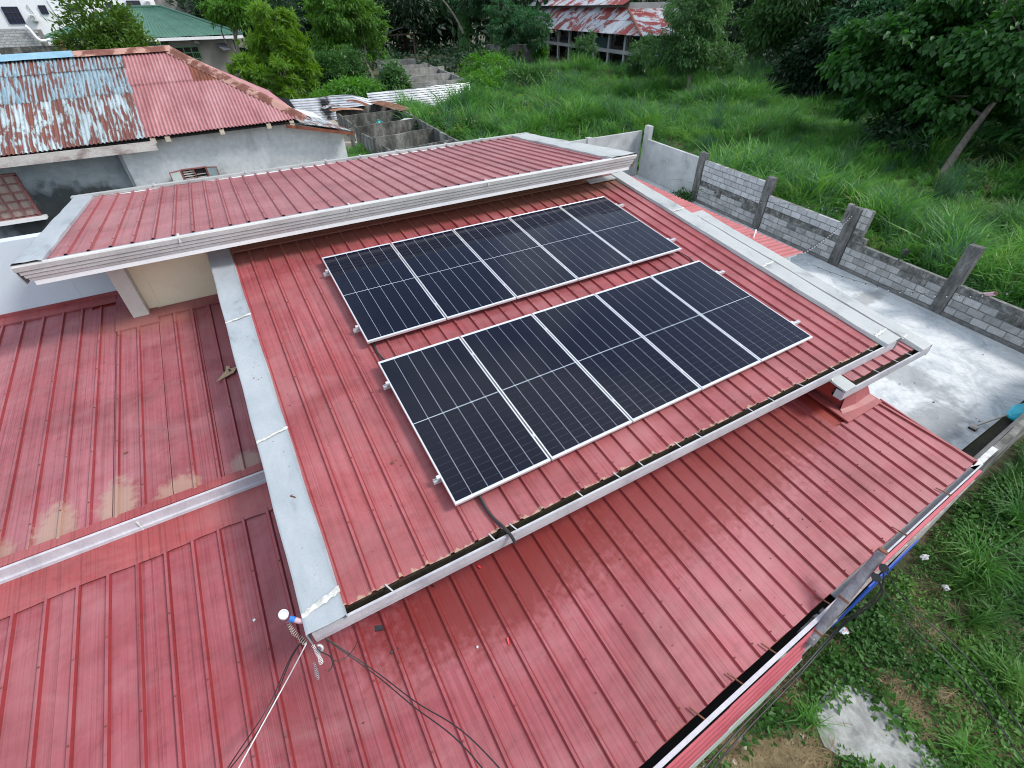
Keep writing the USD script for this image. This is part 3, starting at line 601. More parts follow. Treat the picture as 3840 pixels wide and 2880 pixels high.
# conduits
def curve_tube(pts, r, n=8, seg=24):
    from scipy.interpolate import CubicSpline
    pts = np.array(pts, float); s = np.r_[0, np.cumsum(np.linalg.norm(np.diff(pts, axis=0), axis=1))]
    return CubicSpline(s, pts)(np.linspace(0, s[-1], seg))
c1 = curve_tube([(0.27, 0.20, zr1(0.2) + 0.03), (0.275, -0.04, zr1(-0.04) + 0.035), (0.29, -0.25, zr1(-0.25) + 0.03), (0.32, -0.36, zr1(-0.36) + 0.04), (0.345, -0.45, -0.165), (0.365, -0.53, -0.24)], 0.018, seg=90)
rr = 0.016 + 0.003 * (np.arange(90) % 2)
tag(obj('conduit', MB().tube(c1, rr, 8).mesh(), M['black_rubber']), 'black corrugated conduit running from the lower solar panels over the gutter', 'conduit')
c2 = curve_tube([(0.10, 2.90, zr1(2.9) + 0.04), (0.09, 2.72, zr1(2.72) + 0.03), (0.075, 2.55, zr1(2.55) + 0.03), (0.10, 2.38, zr1(2.38) + 0.04), (0.12, 2.2, zr1(2.2) + 0.04)], 0.016, seg=60)
tag(obj('conduit', MB().tube(c2, 0.014 + 0.0025 * (np.arange(60) % 2), 8).mesh(), M['black_rubber']), 'short black conduit between the two solar panel rows at their left ends', 'conduit')
c3 = curve_tube([(5.70, 2.95, zr1(2.95) + 0.03), (5.78, 2.72, zr1(2.72) + 0.025), (5.80, 2.5, zr1(2.5) + 0.03), (5.72, 2.3, zr1(2.3) + 0.03)], 0.016, seg=30)
tag(obj('conduit', MB().tube(c3, 0.010, 8).mesh(), M['black_rubber']), 'thin black cable between the two solar panel rows at their right ends', 'cable')
# ------------------------------------------------------------------ ground, yard, boundary walls
M['soil'] = surf('ground_soil', [(0.25, (0.030, 0.028, 0.015)), (0.45, (0.050, 0.058, 0.022)), (0.62, (0.085, 0.072, 0.042)), (0.8, (0.15, 0.12, 0.075))], 0.9, rough=0.95, fine=0.45, fscale=28, bump=0.9, bdist=0.03, rrough=0.7)
M['wet_soil'] = surf('dark_soil', [(0.3, (0.018, 0.016, 0.011)), (0.6, (0.045, 0.040, 0.026)), (0.8, (0.08, 0.072, 0.05))], 3.0, rough=0.9, fine=0.45, fscale=30, bump=0.9, bdist=0.03)
M['sand'] = surf('sandy_ground', [(0.3, (0.30, 0.25, 0.18)), (0.6, (0.40, 0.35, 0.27))], 1.5, rough=0.95, fine=0.2, bump=0.4)
E1, L1, O1 = splash(1, (9.9, -1.1, -3), 0.9, (0.14, 0.15, 0.16), 'x2.result', (0.55, 1.6, 1), 0.6, 5.0)
E2, L2, O2 = splash(2, (11.3, 0.3, -3), 0.8, (0.14, 0.15, 0.16), O1, (1.2, 0.5, 1), 0.55, 5.0)
E3, L3, O3 = splash(3, (14.1, 2.6, -3), 0.7, (0.17, 0.18, 0.18), O2, (0.6, 2.0, 1), 0.6, 6.0)
M['yard'] = surf('yard_concrete', [(0.26, (0.24, 0.265, 0.28)), (0.42, (0.41, 0.44, 0.46)), (0.52, (0.54, 0.56, 0.57)), (0.8, (0.62, 0.63, 0.62))], 0.95, stretch=(1, 1, 1), detail=9, rough=0.68, fine=0.22, fscale=13, fstretch=(2.6, 0.6, 1), bump=0.25, rrough=0.68, dist=1.2, extra=({**E1, **E2, **E3}, L1 + L2 + L3, O3))
M['cement'] = surf('cement_render', [(0.22, (0.20, 0.21, 0.21)), (0.45, (0.36, 0.37, 0.37)), (0.7, (0.46, 0.47, 0.47))], 1.1, detail=8, rough=0.85, fine=0.12, fscale=35, bump=0.3, rrough=0.65)
M['block_new'] = surf('new_block', [(0.3, (0.30, 0.31, 0.32)), (0.7, (0.43, 0.44, 0.45))], 5, rough=0.92, fine=0.16, fscale=50, bump=0.5, tone=0.14)
M['block_old'] = surf('old_block', [(0.25, (0.20, 0.205, 0.20)), (0.5, (0.31, 0.315, 0.31)), (0.75, (0.39, 0.39, 0.385))], 4, detail=8, rough=0.95, fine=0.25, fscale=45, bump=0.6, tone=0.22)
M['block_mossy'] = surf('mould_black_block', [(0.32, (0.035, 0.037, 0.034)), (0.5, (0.11, 0.112, 0.105)), (0.68, (0.25, 0.25, 0.24))], 5, detail=9, rough=0.97, fine=0.3, bump=0.6, tone=0.15)
M['mortar'] = surf('mortar', [(0.3, (0.10, 0.10, 0.095)), (0.7, (0.20, 0.20, 0.195))], 6, rough=0.97, fine=0.25, bump=0.6)
M['post'] = surf('mouldy_concrete_post', [(0.3, (0.030, 0.031, 0.029)), (0.5, (0.10, 0.10, 0.096)), (0.72, (0.22, 0.22, 0.21))], 2.2, stretch=(2, 2, 0.7), detail=9, rough=0.95, fine=0.3, bump=0.5, rrough=0.7)
M['concrete_mouldy'] = surf('mouldy_concrete', [(0.33, (0.026, 0.026, 0.024)), (0.48, (0.085, 0.085, 0.078)), (0.62, (0.20, 0.20, 0.185)), (0.8, (0.31, 0.30, 0.28))], 1.6, stretch=(1, 1, 0.45), detail=9, rough=0.95, fine=0.25, fscale=12, bump=0.5, rrough=0.72)

g = MB().box(-400, 600, -300, 900, -6.0, -3.02)
tag(obj('ground', g.mesh(), M['soil']), kind='structure')
WO = np.array([15.039, 1.339, -3.0]); WD = np.array([0.1611, 0.9869, 0]); WN = np.array([-0.9869, 0.1611, 0]); WRZ = math.atan2(WD[1], WD[0])
def wl(s, o=0.0, z=0.0): return WO + WD * s + WN * o + np.array([0, 0, z])
a, b_ = wl(-3.2, 0.02), wl(14.8, 0.02)
ring = [(6.46, -1.77), (14.52, -1.70), (a[0], a[1]), (b_[0], b_[1]), (7.0, 15.9), (6.0, 6.0), (6.46, -0.2)]
ring = [(6.46, -1.77), (a[0] - 0.0, -1.70), (b_[0], b_[1]), (6.46, 15.9)]
v = np.array([[x, y, -3.10] for x, y in ring] + [[x, y, -2.995] for x, y in ring]); n = len(ring)
tag(obj('concrete_yard', (v, np.array([[4, 5, 6], [4, 6, 7], [0, 1, 5], [0, 5, 4], [1, 2, 6], [1, 6, 5], [2, 3, 7], [2, 7, 6], [3, 0, 4], [3, 4, 7]])), M['yard']), kind='structure')
P = np.array([[[x, y, -3.0 + 0.012 + 0.05 * meshkit.fbm(np.array([x * 3, y * 5, 1.0])) * (1 - abs(t * 2 - 1))] for t, y in ((0, -1.775), (0.3, -1.86), (0.6, -1.98), (1.0, -2.12))] for x in np.linspace(6.5, 15, 60)])
tag(obj('drain_soil', MB().grid(P[::-1]).mesh(), M['wet_soil']), kind='structure')
P = np.array([[[x, y, -3.0] for y in (17.0, 24.0, 42.0)] for x in (2.4, 5.0, 8.0)])
tag(obj('sandy_path', MB().grid(P[::-1]).mesh(), M['sand']), kind='structure')

# long block wall with posts
wall = thing('boundary_wall', 'long grey hollow block wall with dark weathered posts beside the concrete yard', 'wall', WO, WRZ)
POSTS = [(-0.32, -0.01, 1.91), (2.98, 3.35, 1.86), (6.48, 6.82, 1.89), (10.18, 10.56, 1.95)]
core = MB()
def blocks(s0, s1, z0, courses, mats_, first_off=0.0, stub=False):
    for c in range(courses):
        m_ = mats_[min(c, len(mats_) - 1)]
        z = z0 + 0.2 * c; s = s0 - (0.2 if (c + int(first_off)) % 2 else 0.0)
        while s < s1 - 0.02:
            a0, a1 = max(s, s0), min(s + 0.4, s1)
            if a1 - a0 > 0.05:
                j = 0.005
                mb = MB().cbox(a0 + 0.006, a1 - 0.006, -0.10, random.uniform(-0.004, 0.006), z + 0.006 + random.uniform(0, j), z + 0.194 - random.uniform(0, j), 0.012)
                mb = jitter(mb.mesh(), 0.006, 9, random.randrange(999))
                obj('block', mb, M[m_ if isinstance(m_, str) else random.choice(m_)], wall)
            s += 0.4
    core.box(s0, s1, -0.13, -0.012, z0, z0 + 0.2 * courses - 0.008)
OLD = ['block_old', 'block_old', 'block_old', 'block_mossy']
MIX = ('block_old', 'block_old', 'block_mossy')
for s0, s1 in ((-4.2, -0.32), (-0.01, 2.98), (3.35, 6.48), (6.82, 10.18)):
    blocks(s0, s1, 0.10, 4, ['block_old', 'block_old', MIX, 'block_mossy'])
    core.box(s0, s1, -0.13, 0.008, -0.06, 0.10)
blocks(3.35, 6.48, 0.90, 2, ['block_new'], 0)
blocks(6.82, 10.18, 0.90, 4, ['block_new'], 1)
blocks(2.66, 2.98, 1.10, 4, ['block_mossy', 'block_old'], 0); blocks(2.50, 2.98, 0.90, 1, ['block_mossy'])
blocks(3.35, 3.50, 1.30, 3, ['block_mossy'], 1)
core.put('mortar', M['mortar'], wall)
for s0, s1, h in POSTS:
    v, f = MB().cbox(s0, s1, -0.17, 0.03, -0.05, h, 0.012).mesh()
    v, f = meshkit.arrays((v, f))[:2]
    import trimesh
    tm = trimesh.Trimesh(v, f).subdivide().subdivide()
    obj('post', jitter((np.array(tm.vertices), np.array(tm.faces)), 0.012, 7, int(s0 * 10) + 9), M['post'], wall)
MB().box(10.56, 14.35, -0.13, 0.0, -0.05, 1.71).put('rendered_panel', M['cement'], wall)
MB().cbox(14.35, 14.75, -0.2, 0.02, -0.05, 2.28, 0.01).put('corner_post', M['cement'], wall)
bw = thing('back_wall', 'pale rendered concrete wall closing the yard behind the red upper roof', 'wall')
MB().box(9.0, 17.35, 15.98, 16.12, -3.05, -0.98).put('panel', M['cement'], bw)
MB().cbox(14.0, 14.28, 15.93, 16.16, -3.05, -0.93, 0.01).put('pillar', M['cement'], bw)
# front boundary at the right
fwl = thing('front_wall', 'low weathered concrete wall along the drain at the right end of the front roof', 'wall')
def fw_box(x0, x1, o0, o1, z0, z1):   # offsets measured inwards from the front line
    return MB().hexa([[x0, yfront(x0) + o0, z0], [x1, yfront(x1) + o0, z0], [x1, yfront(x1) + o1, z0], [x0, yfront(x0) + o1, z0], [x0, yfront(x0) + o0, z1], [x1, yfront(x1) + o0, z1], [x1, yfront(x1) + o1, z1], [x0, yfront(x0) + o1, z1]])
M['dark_beam'] = surf('dark_weathered_beam', [(0.3, (0.055, 0.058, 0.058)), (0.7, (0.12, 0.122, 0.12))], 3, rough=0.85, fine=0.2)
fw_box(6.7, 14.5, 0.035, 0.085, -3.1, -1.49).put('capping_beam', M['dark_beam'], fwl)
v, f = fw_box(6.62, 14.5, -0.06, 0.034, -3.1, -1.53).mesh()
import trimesh
tm = trimesh.Trimesh(*meshkit.arrays((v, f))[:2]).subdivide_to_size(0.25)
obj('wall', jitter((np.array(tm.vertices), np.array(tm.faces)), 0.02, 4, 4), M['concrete_mouldy'], fwl)
M['white_plaster'] = surf('flaking_white_plaster', [(0.34, (0.16, 0.16, 0.16)), (0.46, (0.50, 0.50, 0.50)), (0.7, (0.66, 0.66, 0.65))], 9, detail=8, rough=0.8, fine=0.1, bump=0.6)
obj('white_cap', jitter(fw_box(6.95, 7.85, -0.045, 0.032, -1.53, -1.495).mesh(), 0.01, 9, 2), M['white_plaster'], fwl)

# pink lean-to roof beside the wall
carport = thing('lean_to_roof', 'pink corrugated lean-to roof between the house and the block wall', 'roof')
def lt(y): return 9.83 + 0.128 * (y - 2.66)
ya = 2.66
while ya < 9.6:
    yb = min(ya + 0.9, 9.8); ys = np.linspace(ya - 0.02, yb, 40)
    P = np.array([[[x0, y + 0.07 * (lt(y) - x0), -0.60 + 0.05 * (lt(y) - x0) / 2.2 + 0.013 * math.cos(2 * math.pi * y / 0.15) + (0.006 if (y - ya) < 0.03 else 0)] for x0 in np.linspace(lt(y) - 2.3, lt(y), 5)] for y in ys])
    MB().grid(P[::-1]).put('roof_sheet', M['pink_sheet'], carport, smooth=50); ya = yb
for q in ((9.62, 2.8), (10.1, 6.3), (10.3, 9.4)):
    MB().box(q[0] - 0.03, q[0] + 0.03, q[1] - 0.03, q[1] + 0.03, -3.0, -0.63).put('post', M['white_paint'], carport)
MB().bar((7.6, 2.75, -0.66), (9.75, 2.75, -0.655), 0.05, 0.08).put('beam', M['white_paint'], carport)
MB().bar((9.62, 2.8, -0.72), (10.3, 9.5, -0.72), 0.05, 0.08).put('beam', M['white_paint'], carport)
br = MB(); br.bar((9.55, 3.75, -0.58), (9.86, 3.95, -0.50), 0.018, 0.018); br.bar((9.86, 3.95, -0.5), (9.86, 3.9, -0.66), 0.018, 0.018); br.put('bracket', M['white_paint'], carport)
M['orange_clay'] = surf('orange_paint', [(0.3, (0.30, 0.13, 0.07)), (0.7, (0.38, 0.18, 0.10))], 5, rough=0.8)
# festoon lights
M['bulb_glass'] = plain('bulb_glass', (0.55, 0.56, 0.55), 0.12, spec=0.6)
def festoon(label, pts, sag, n):
    t = thing('string_lights', label, 'string lights')
    pts = np.array(pts, float); u = np.linspace(0, 1, 24)
    C_ = pts[0] + (pts[1] - pts[0]) * u[:, None]; C_[:, 2] -= sag * 4 * u * (1 - u)
    MB().tube(C_, 0.0045, 5).put('wire', M['black_rubber'], t)
    for k in range(n):
        q = (k + 0.5) / n; p = pts[0] + (pts[1] - pts[0]) * q; p[2] -= sag * 4 * q * (1 - q)
        b = trimesh.creation.icosphere(1, 0.014); b.apply_scale((1, 1, 1.25)); b.apply_translation(p - np.array([0, 0, 0.05]))
        o = obj('bulb', (np.array(b.vertices), np.array(b.faces)), M['bulb_glass'], t, smooth=True)
        MB().tube([p - [0, 0, 0.035], p + [0, 0, 0.004]], 0.008, 6).put('socket', M['black_rubber'], o)
festoon('string of pale bulbs along the far block wall up to the broken tall post', [(16.62, 12.0, -2.70), (15.45, 4.74, -1.26)], 0.03, 15)
festoon('string of close-set bulbs from the broken wall post to the pink lean-to roof', [(15.42, 4.45, -1.30), (9.86, 2.68, -0.62)], 0.12, 24)
festoon('string of clear bulbs hanging low over the concrete yard', [(9.40, 2.15, -0.60), (15.10, 0.0, -1.86)], 0.34, 17)

# ------------------------------------------------------------------ neighbour's house
def valley(k, src='r.fac'):
    return ({'vx': ('separate_xyz', {}), 'vm': ('math', {'math_type': 'multiply', 'value2': 2 * math.pi / 0.0762}), 'vs': ('math', {'math_type': 'cosine'}), 'vn': ('noise_texture', {'scale': 1.0, 'detail': 6.0, 'roughness': 0.65}), 'vp': ('mapping', {'scale': (9.0, 0.8, 0.8)}),
             'va': ('math', {'math_type': 'multiply_add', 'value2': k, 'value3': 0.0}), 'vb': ('math', {'math_type': 'multiply_add', 'value2': 0.28, 'value3': -0.14}), 'vc': ('math', {'math_type': 'add'}), 'vd': ('math', {'math_type': 'add'})},
            [('c.position', 'vx.vector'), ('vx.x', 'vm.value1'), ('vm.value', 'vs.value1'), ('vs.value', 'va.value1'), ('c.position', 'vp.vector'), ('vp.vector', 'vn.vector'), ('vn.fac', 'vb.value1'), ('va.value', 'vc.value1'), ('vb.value', 'vc.value2'), ('vc.value', 'vd.value1'), ('n.fac', 'vd.value2'), ('vd.value', 'r.fac')], 'x2.result')
M['gi_blue'] = surf('teal_and_rust_sheet', [(0.34, (0.15, 0.045, 0.028)), (0.455, (0.12, 0.050, 0.045)), (0.50, (0.20, 0.29, 0.33)), (0.56, (0.25, 0.33, 0.37)), (0.63, (0.08, 0.17, 0.24)), (0.70, (0.27, 0.34, 0.37))], 1.7, extra=valley(0.06), stretch=(4.5, 0.6, 0.6), detail=9, rough=0.55, fine=0.14, fscale=14, bump=0.15, rrough=0.68, tone=0.06, dist=0.8, sheet=True)
M['gi_rust'] = surf('silver_and_rust_sheet', [(0.34, (0.17, 0.050, 0.028)), (0.49, (0.13, 0.038, 0.030)), (0.515, (0.24, 0.31, 0.31)), (0.57, (0.34, 0.41, 0.45)), (0.72, (0.41, 0.46, 0.50))], 1.9, extra=valley(0.035), stretch=(3.2, 0.6, 0.6), detail=10, rough=0.5, fine=0.12, fscale=16, bump=0.15, rrough=0.7, tone=0.12, dist=0.9, spec=0.5, sheet=True)
M['gi_pink'] = surf('faded_pink_sheet', [(0.25, (0.22, 0.075, 0.080)), (0.5, (0.34, 0.145, 0.152)), (0.75, (0.42, 0.22, 0.23))], 1.2, extra=valley(0.11), stretch=(2.0, 0.6, 0.6), detail=7, rough=0.6, fine=0.12, fscale=10, bump=0.12, tone=0.05)
M['ridge_rust'] = surf('rusty_ridge_cap', [(0.38, (0.15, 0.055, 0.04)), (0.47, (0.19, 0.075, 0.055)), (0.53, (0.42, 0.25, 0.20)), (0.75, (0.45, 0.20, 0.18))], 2.6, detail=8, rough=0.75, fine=0.15, rrough=0.65)
M['ridge_blue'] = surf('blue_ridge_cap', [(0.3, (0.16, 0.32, 0.44)), (0.7, (0.28, 0.46, 0.56))], 2.0, rough=0.6, fine=0.1)
M['sheet_rust'] = surf('deep_rust_sheet', [(0.3, (0.10, 0.03, 0.02)), (0.6, (0.20, 0.065, 0.035)), (0.8, (0.38, 0.22, 0.14))], 3.0, stretch=(2, 0.7, 0.7), rough=0.75, fine=0.25)
M['old_render'] = surf('stained_render', [(0.27, (0.34, 0.37, 0.38)), (0.42, (0.50, 0.53, 0.55)), (0.7, (0.60, 0.63, 0.65))], 1.3, detail=9, rough=0.9, fine=0.13, fscale=9, bump=0.35, rrough=0.66, dist=0.9)
Ea, La, Oa = splash(1, (-4.2, 11.55, 0.35), 0.9, (0.035, 0.042, 0.042), 'x2.result', (0.9, 1, 1.3), 0.92, 5.0)
Eb, Lb, Ob = splash(2, (-3.5, 11.55, 0.55), 0.5, (0.045, 0.05, 0.05), Oa, (0.8, 1, 1.6), 0.85, 8.0)
Ec, Lc, Oc = splash(3, (-4.6, 11.55, -0.1), 0.8, (0.03, 0.036, 0.036), Ob, (0.7, 1, 1), 0.9, 4.0)
M['dark_render'] = surf('damp_render', [(0.3, (0.17, 0.20, 0.215)), (0.5, (0.25, 0.285, 0.305)), (0.7, (0.36, 0.395, 0.41))], 0.9, detail=8, rough=0.88, fine=0.13, fscale=10, bump=0.3, dist=1.0, extra=({**Ea, **Eb, **Ec}, La + Lb + Lc, Oc))
M['board'] = surf('fascia_board_old', [(0.33, (0.25, 0.19, 0.18)), (0.5, (0.46, 0.43, 0.41)), (0.75, (0.55, 0.53, 0.51))], 4, stretch=(0.7, 1, 1.5), detail=8, rough=0.85, fine=0.15)
M['wood'] = surf('bare_rafter', [(0.3, (0.38, 0.33, 0.25)), (0.7, (0.50, 0.45, 0.36))], 6, rough=0.85)
M['red_steel'] = surf('red_window_steel', [(0.3, (0.20, 0.070, 0.062)), (0.7, (0.31, 0.13, 0.12))], 9, rough=0.7, fine=0.2)
M['pane'] = mat('window_pane', {'t': ('transparent_bsdf', {}), 'g': ('glossy_bsdf', {'roughness': 0.03}), 'f': ('fresnel', {'IOR': 1.5}), 'm': ('mix_closure', {})}, [('f.fac', 'm.fac'), ('t.BSDF', 'm.closure1'), ('g.BSDF', 'm.closure2')], surface='m.closure')
M['frosted'] = surf('frosted_pane', [(0.3, (0.34, 0.41, 0.41)), (0.7, (0.44, 0.50, 0.50))], 4, rough=0.25, fine=0.05)
M['curtain'] = surf('curtain', [(0.3, (0.30, 0.21, 0.18)), (0.7, (0.45, 0.36, 0.32))], 6, stretch=(6, 1, 0.6), rough=0.9, fine=0.1)
nb = thing('neighbour_house', 'old grey rendered house with corrugated roof, half teal and rust, half faded pink', 'house')
NW = MB().box(-2.73, 0.80, 11.35, 17.0, -3.05, 1.72); NW.put('wall', M['old_render'], nb)
MB().extrude_x([(11.35, -3.05), (14.5, -3.05), (14.5, 1.55), (11.35, 1.55)], 0.80, 2.15).mesh()
pts = [(0.80, 1.70), (2.14, 1.30)]
MB().hexa([[0.80, 11.352, -3.05], [2.15, 11.352, -3.05], [2.15, 15.0, -3.05], [0.8, 15.0, -3.05], [0.80, 11.352, 1.66], [2.15, 11.352, 1.30], [2.15, 15, 1.30], [0.8, 15, 1.66]]).put('wall', M['old_render'], nb)
MB().box(-9.0, -2.732, 11.55, 17.0, -3.05, 1.80).put('wall', M['dark_render'], nb)
MB().box(-2.80, -2.732, 11.42, 11.549, -3.05, 1.65).put('wall_edge', M['cement'], nb)
NM = (3.1 - 1.74) / 3
def zn(x, y): return 1.74 + 0.02 * min(x, 1.3) + NM * (y - 11)
HX0, HY0, HX1, HY1 = 1.25, 11.0, -1.06, 14.0
def hip_y(x): return 14.0 if x < HX1 else 14.0 - 3.0 * (x - HX1) / (HX0 - HX1)
def corr(x0, x1, ylo, yhi, lift, m, parent, nv=2, pitch=0.0762, amp=0.0135, name='roof_sheet'):
    nw = max(2, round((x1 - x0) / pitch)); xs = np.linspace(x0, x1, nw * 6 + 1)
    P = np.zeros((len(xs), nv, 3))
    for i, xx in enumerate(xs):
        lo = ylo(xx) if callable(ylo) else ylo; hi = min(yhi(xx) if callable(yhi) else yhi, hip_y(xx))
        hi = max(hi, lo + 0.001)
        for j in range(nv):
            y = lo + (hi - lo) * j / (nv - 1)
            P[i, j] = [xx, y, zn(xx, y) + lift * (1 - j / (nv - 1)) + amp * math.cos((xx) * 2 * math.pi / pitch)]
    return MB().grid(P).put(name, m, parent, smooth=60)
nroof = MB().hexa([[-9, 11.05, zn(0, 11.05) - 0.23], [1.1, 11.05, zn(0, 11.05) - 0.10], [-1.06, 14, 2.98], [-9, 14, 2.78], [-9, 11.05, zn(0, 11.05) - 0.20], [1.1, 11.05, zn(0, 11.05) - 0.07], [-1.06, 14, 3.01], [-9, 14, 2.82]]).put('roof', M['dark'], nb)
xs_ = [-7.4 + 0.7621 * k for k in range(7)] + [-2.10]
for a, b in zip(xs_[:-1], xs_[1:]):
    jj = lambda s=random.uniform(-0.03, 0.03): s
    corr(a, b + 0.01, 13.40 + jj(), 14.02, 0.016, M['gi_blue'], nroof)
    corr(a, b + 0.01, 12.50 + jj(), 13.46, 0.010, M['gi_blue'], nroof)
    corr(a, b + 0.01, 10.99 + jj() * 0.5, 12.58, 0.004, M['gi_rust'], nroof)
xs_ = [-2.12, -1.44, -0.76, -0.08, 0.60, 1.24]
for a, b in zip(xs_[:-1], xs_[1:]):
    corr(a, b + 0.01, 10.99, lambda x: 12.80, 0.004, M['gi_pink'], nroof)
    if a < -0.8: corr(a, min(b, -0.80) + 0.01, 12.74, 14.02, 0.012, M['gi_pink'], nroof)
corr(-0.80, 0.10, 12.70, 14.0, 0.002, M['sheet_rust'], nroof)
# hip end, back and caps
P = np.zeros((64 * 2 + 1, 2, 3))
for i, t in enumerate(np.linspace(0, 1, 129)):
    y = 11.0 + 6.0 * t; top = 1 - abs(t * 2 - 1)
    zz = 0.010 * math.cos(y * 2 * math.pi / 0.0762 * 0.5)
    P[i, 0] = [1.27, y, 1.745 + zz]; P[i, 1] = [1.27 - 2.33 * top, y, 1.745 + (3.1 - 1.745) * top + zz]
MB().grid(P[::-1]).put('hip_sheet', M['gi_pink'], nroof)
MB().add([[-9, 14, 3.04], [-1.06, 14, 3.08], [1.25, 17, 1.74], [-9, 17, 1.6]], [[0, 1, 2, 3]]).put('back_slope', M['gi_rust'], nroof)
def cap_strip(p, q, half, m, name, lift=0.03, seed=0):
    p, q = np.array(p, float), np.array(q, float); d = (q - p) / np.linalg.norm(q - p); s = np.cross(d, (0, 0, 1)); s /= np.linalg.norm(s)
    P = []
    for t in np.linspace(0, 1, 24):
        c = p + (q - p) * t; row = []
        for u, h in ((-1, -0.55), (-0.35, 0.0), (0, 0.14), (0.35, 0.0), (1, -0.55)):
            row.append(c + s * half * u + np.array([0, 0, lift + h * half + 0.008 * (meshkit.noise(np.array([t * 14, u * 2, seed]), seed) - 0.5)]))
        P.append(row)
    return MB().grid(np.array(P)).put(name, m, nroof)
cap_strip((-9, 14, 2.96), (-3.03, 14, 3.07), 0.16, M['ridge_blue'], 'ridge_cap', 0.05, 1)
cap_strip((-3.03, 14, 3.06), (-1.02, 14, 3.10), 0.16, M['ridge_rust'], 'ridge_cap', 0.05, 2)
cap_strip((-1.06, 14, 3.10), (1.30, 10.95, 1.75), 0.17, M['ridge_rust'], 'hip_cap', 0.04, 3)
MB().add([[1.0, 11.3, 1.95], [1.10, 11.6, 1.93], [-0.86, 14.0, 3.03], [-0.98, 13.9, 3.10]], [[0, 1, 2, 3]]).mesh()
MB().box(-9, -1.98, 10.965, 10.99, 1.44, 1.62).put('fascia_board', M['board'], nroof)
for xx in (-1.72, -0.62, 0.40, 0.93, -2.0):
    MB().box(xx - 0.05, xx + 0.05, 10.99, 11.4, zn(xx, 11) - 0.13, zn(xx, 11) - 0.03).put('rafter', M['wood'], nroof)
# lean-to of rusty sheets at its right end
P = np.zeros((81, 6, 3))
for i, t in enumerate(np.linspace(0, 1, 81)):
    for j, u in enumerate(np.linspace(0, 1, 6)):
        x = 0.78 + 1.58 * u - 0.28 * t; y = 10.98 + 2.4 * t
        P[i, j] = [x, y, 1.70 - 0.36 * u + 0.03 * math.sin(u * 3.1) + 0.010 * math.cos(y * 2 * math.pi / 0.0762)]
MB().grid(P[::-1]).put('side_sheet', M['gi_rust'], nb, smooth=60)
MB().bar((0.78, 11.0, 1.63), (2.36, 11.0, 1.29), 0.03, 0.07).put('side_fascia', M['sheet_rust'], nb)
# arched window of the dark wall
wn = MB(); x0, x1, z0, z1 = -6.0, -4.72, 0.36, 1.02
wn = obj('window', MB().box(x0, x1, 11.57, 11.60, z0, 1.22).mesh(), M['dark'], nb)
# opening is shown by the recess frame standing proud of the wall
MB().box(x0, x1 - 0.02, 11.535, 11.548, z0 + 0.02, 1.20).put('curtain', M['curtain'], wn)
fr = MB()
for xx in np.arange(x0, x1 + 0.01, 0.213): fr.box(xx - 0.014, xx + 0.014, 11.50, 11.53, z0, 1.20)
for zz in np.linspace(z0, 1.20, 6): fr.box(x0, x1, 11.503, 11.527, zz - 0.012, zz + 0.012)
fr.put('grille', M['red_steel'], wn)
fo = MB(); fo.box(x1 - 0.01, x1 + 0.04, 11.48, 11.549, z0, 1.2); fo.box(x0, x1 + 0.04, 11.48, 11.549, 1.18, 1.23); fo.put('frame', M['red_steel'], wn)
MB().box(-6.2, -4.6, 11.36, 11.549, z0 - 0.07, z0 - 0.01).put('sill', M['white_paint'], wn)
# small vent window with open leaves
vw = obj('vent_window', MB().box(-1.75, -1.24, 11.343, 11.349, 0.66, 0.915).mesh(), M['dark'], nb)
f_ = MB()
for z in (0.66, 0.915): f_.box(-1.765, -1.225, 11.30, 11.342, z - 0.012, z + 0.012)
for xx in (-1.755, -1.495, -1.235): f_.box(xx - 0.012, xx + 0.012, 11.302, 11.342, 0.66, 0.915)
f_.put('frame', M['red_steel'], vw)
b_s = MB()
for k in range(4): b_s.box(-1.73 + 0.0, -1.50, 11.325, 11.335, 0.70 + 0.05 * k, 0.725 + 0.05 * k)
b_s.box(-1.47, -1.26, 11.325, 11.335, 0.70, 0.72); b_s.box(-1.47, -1.26, 11.325, 11.335, 0.77, 0.785)
b_s.put('louvre', M['board'], vw)
for xa, xb in ((-1.765, -1.99), (-1.225, -1.0)):
    ya_, yb_ = 11.31, 11.20
    def leafpt(t, z, d=0): return [xa + (xb - xa) * t, ya_ + (yb_ - ya_) * t - d, z]
    lf = MB().hexa([leafpt(0.06, 0.675, 0.004), leafpt(0.94, 0.675, 0.004), leafpt(0.94, 0.675, -0.004), leafpt(0.06, 0.675, -0.004), leafpt(0.06, 0.90, 0.004), leafpt(0.94, 0.90, 0.004), leafpt(0.94, 0.90, -0.004), leafpt(0.06, 0.90, -0.004)]).put('window_leaf', M['frosted'], vw)
    e = MB()
    e.bar(leafpt(0, 0.665), leafpt(1, 0.665), 0.02, 0.02); e.bar(leafpt(0, 0.91), leafpt(1, 0.91), 0.02, 0.02)
    e.bar(leafpt(0.02, 0.66), leafpt(0.02, 0.915), 0.02, 0.02); e.bar(leafpt(0.98, 0.66), leafpt(0.98, 0.915), 0.02, 0.02)
    e.put('leaf_frame', M['red_steel'], vw)
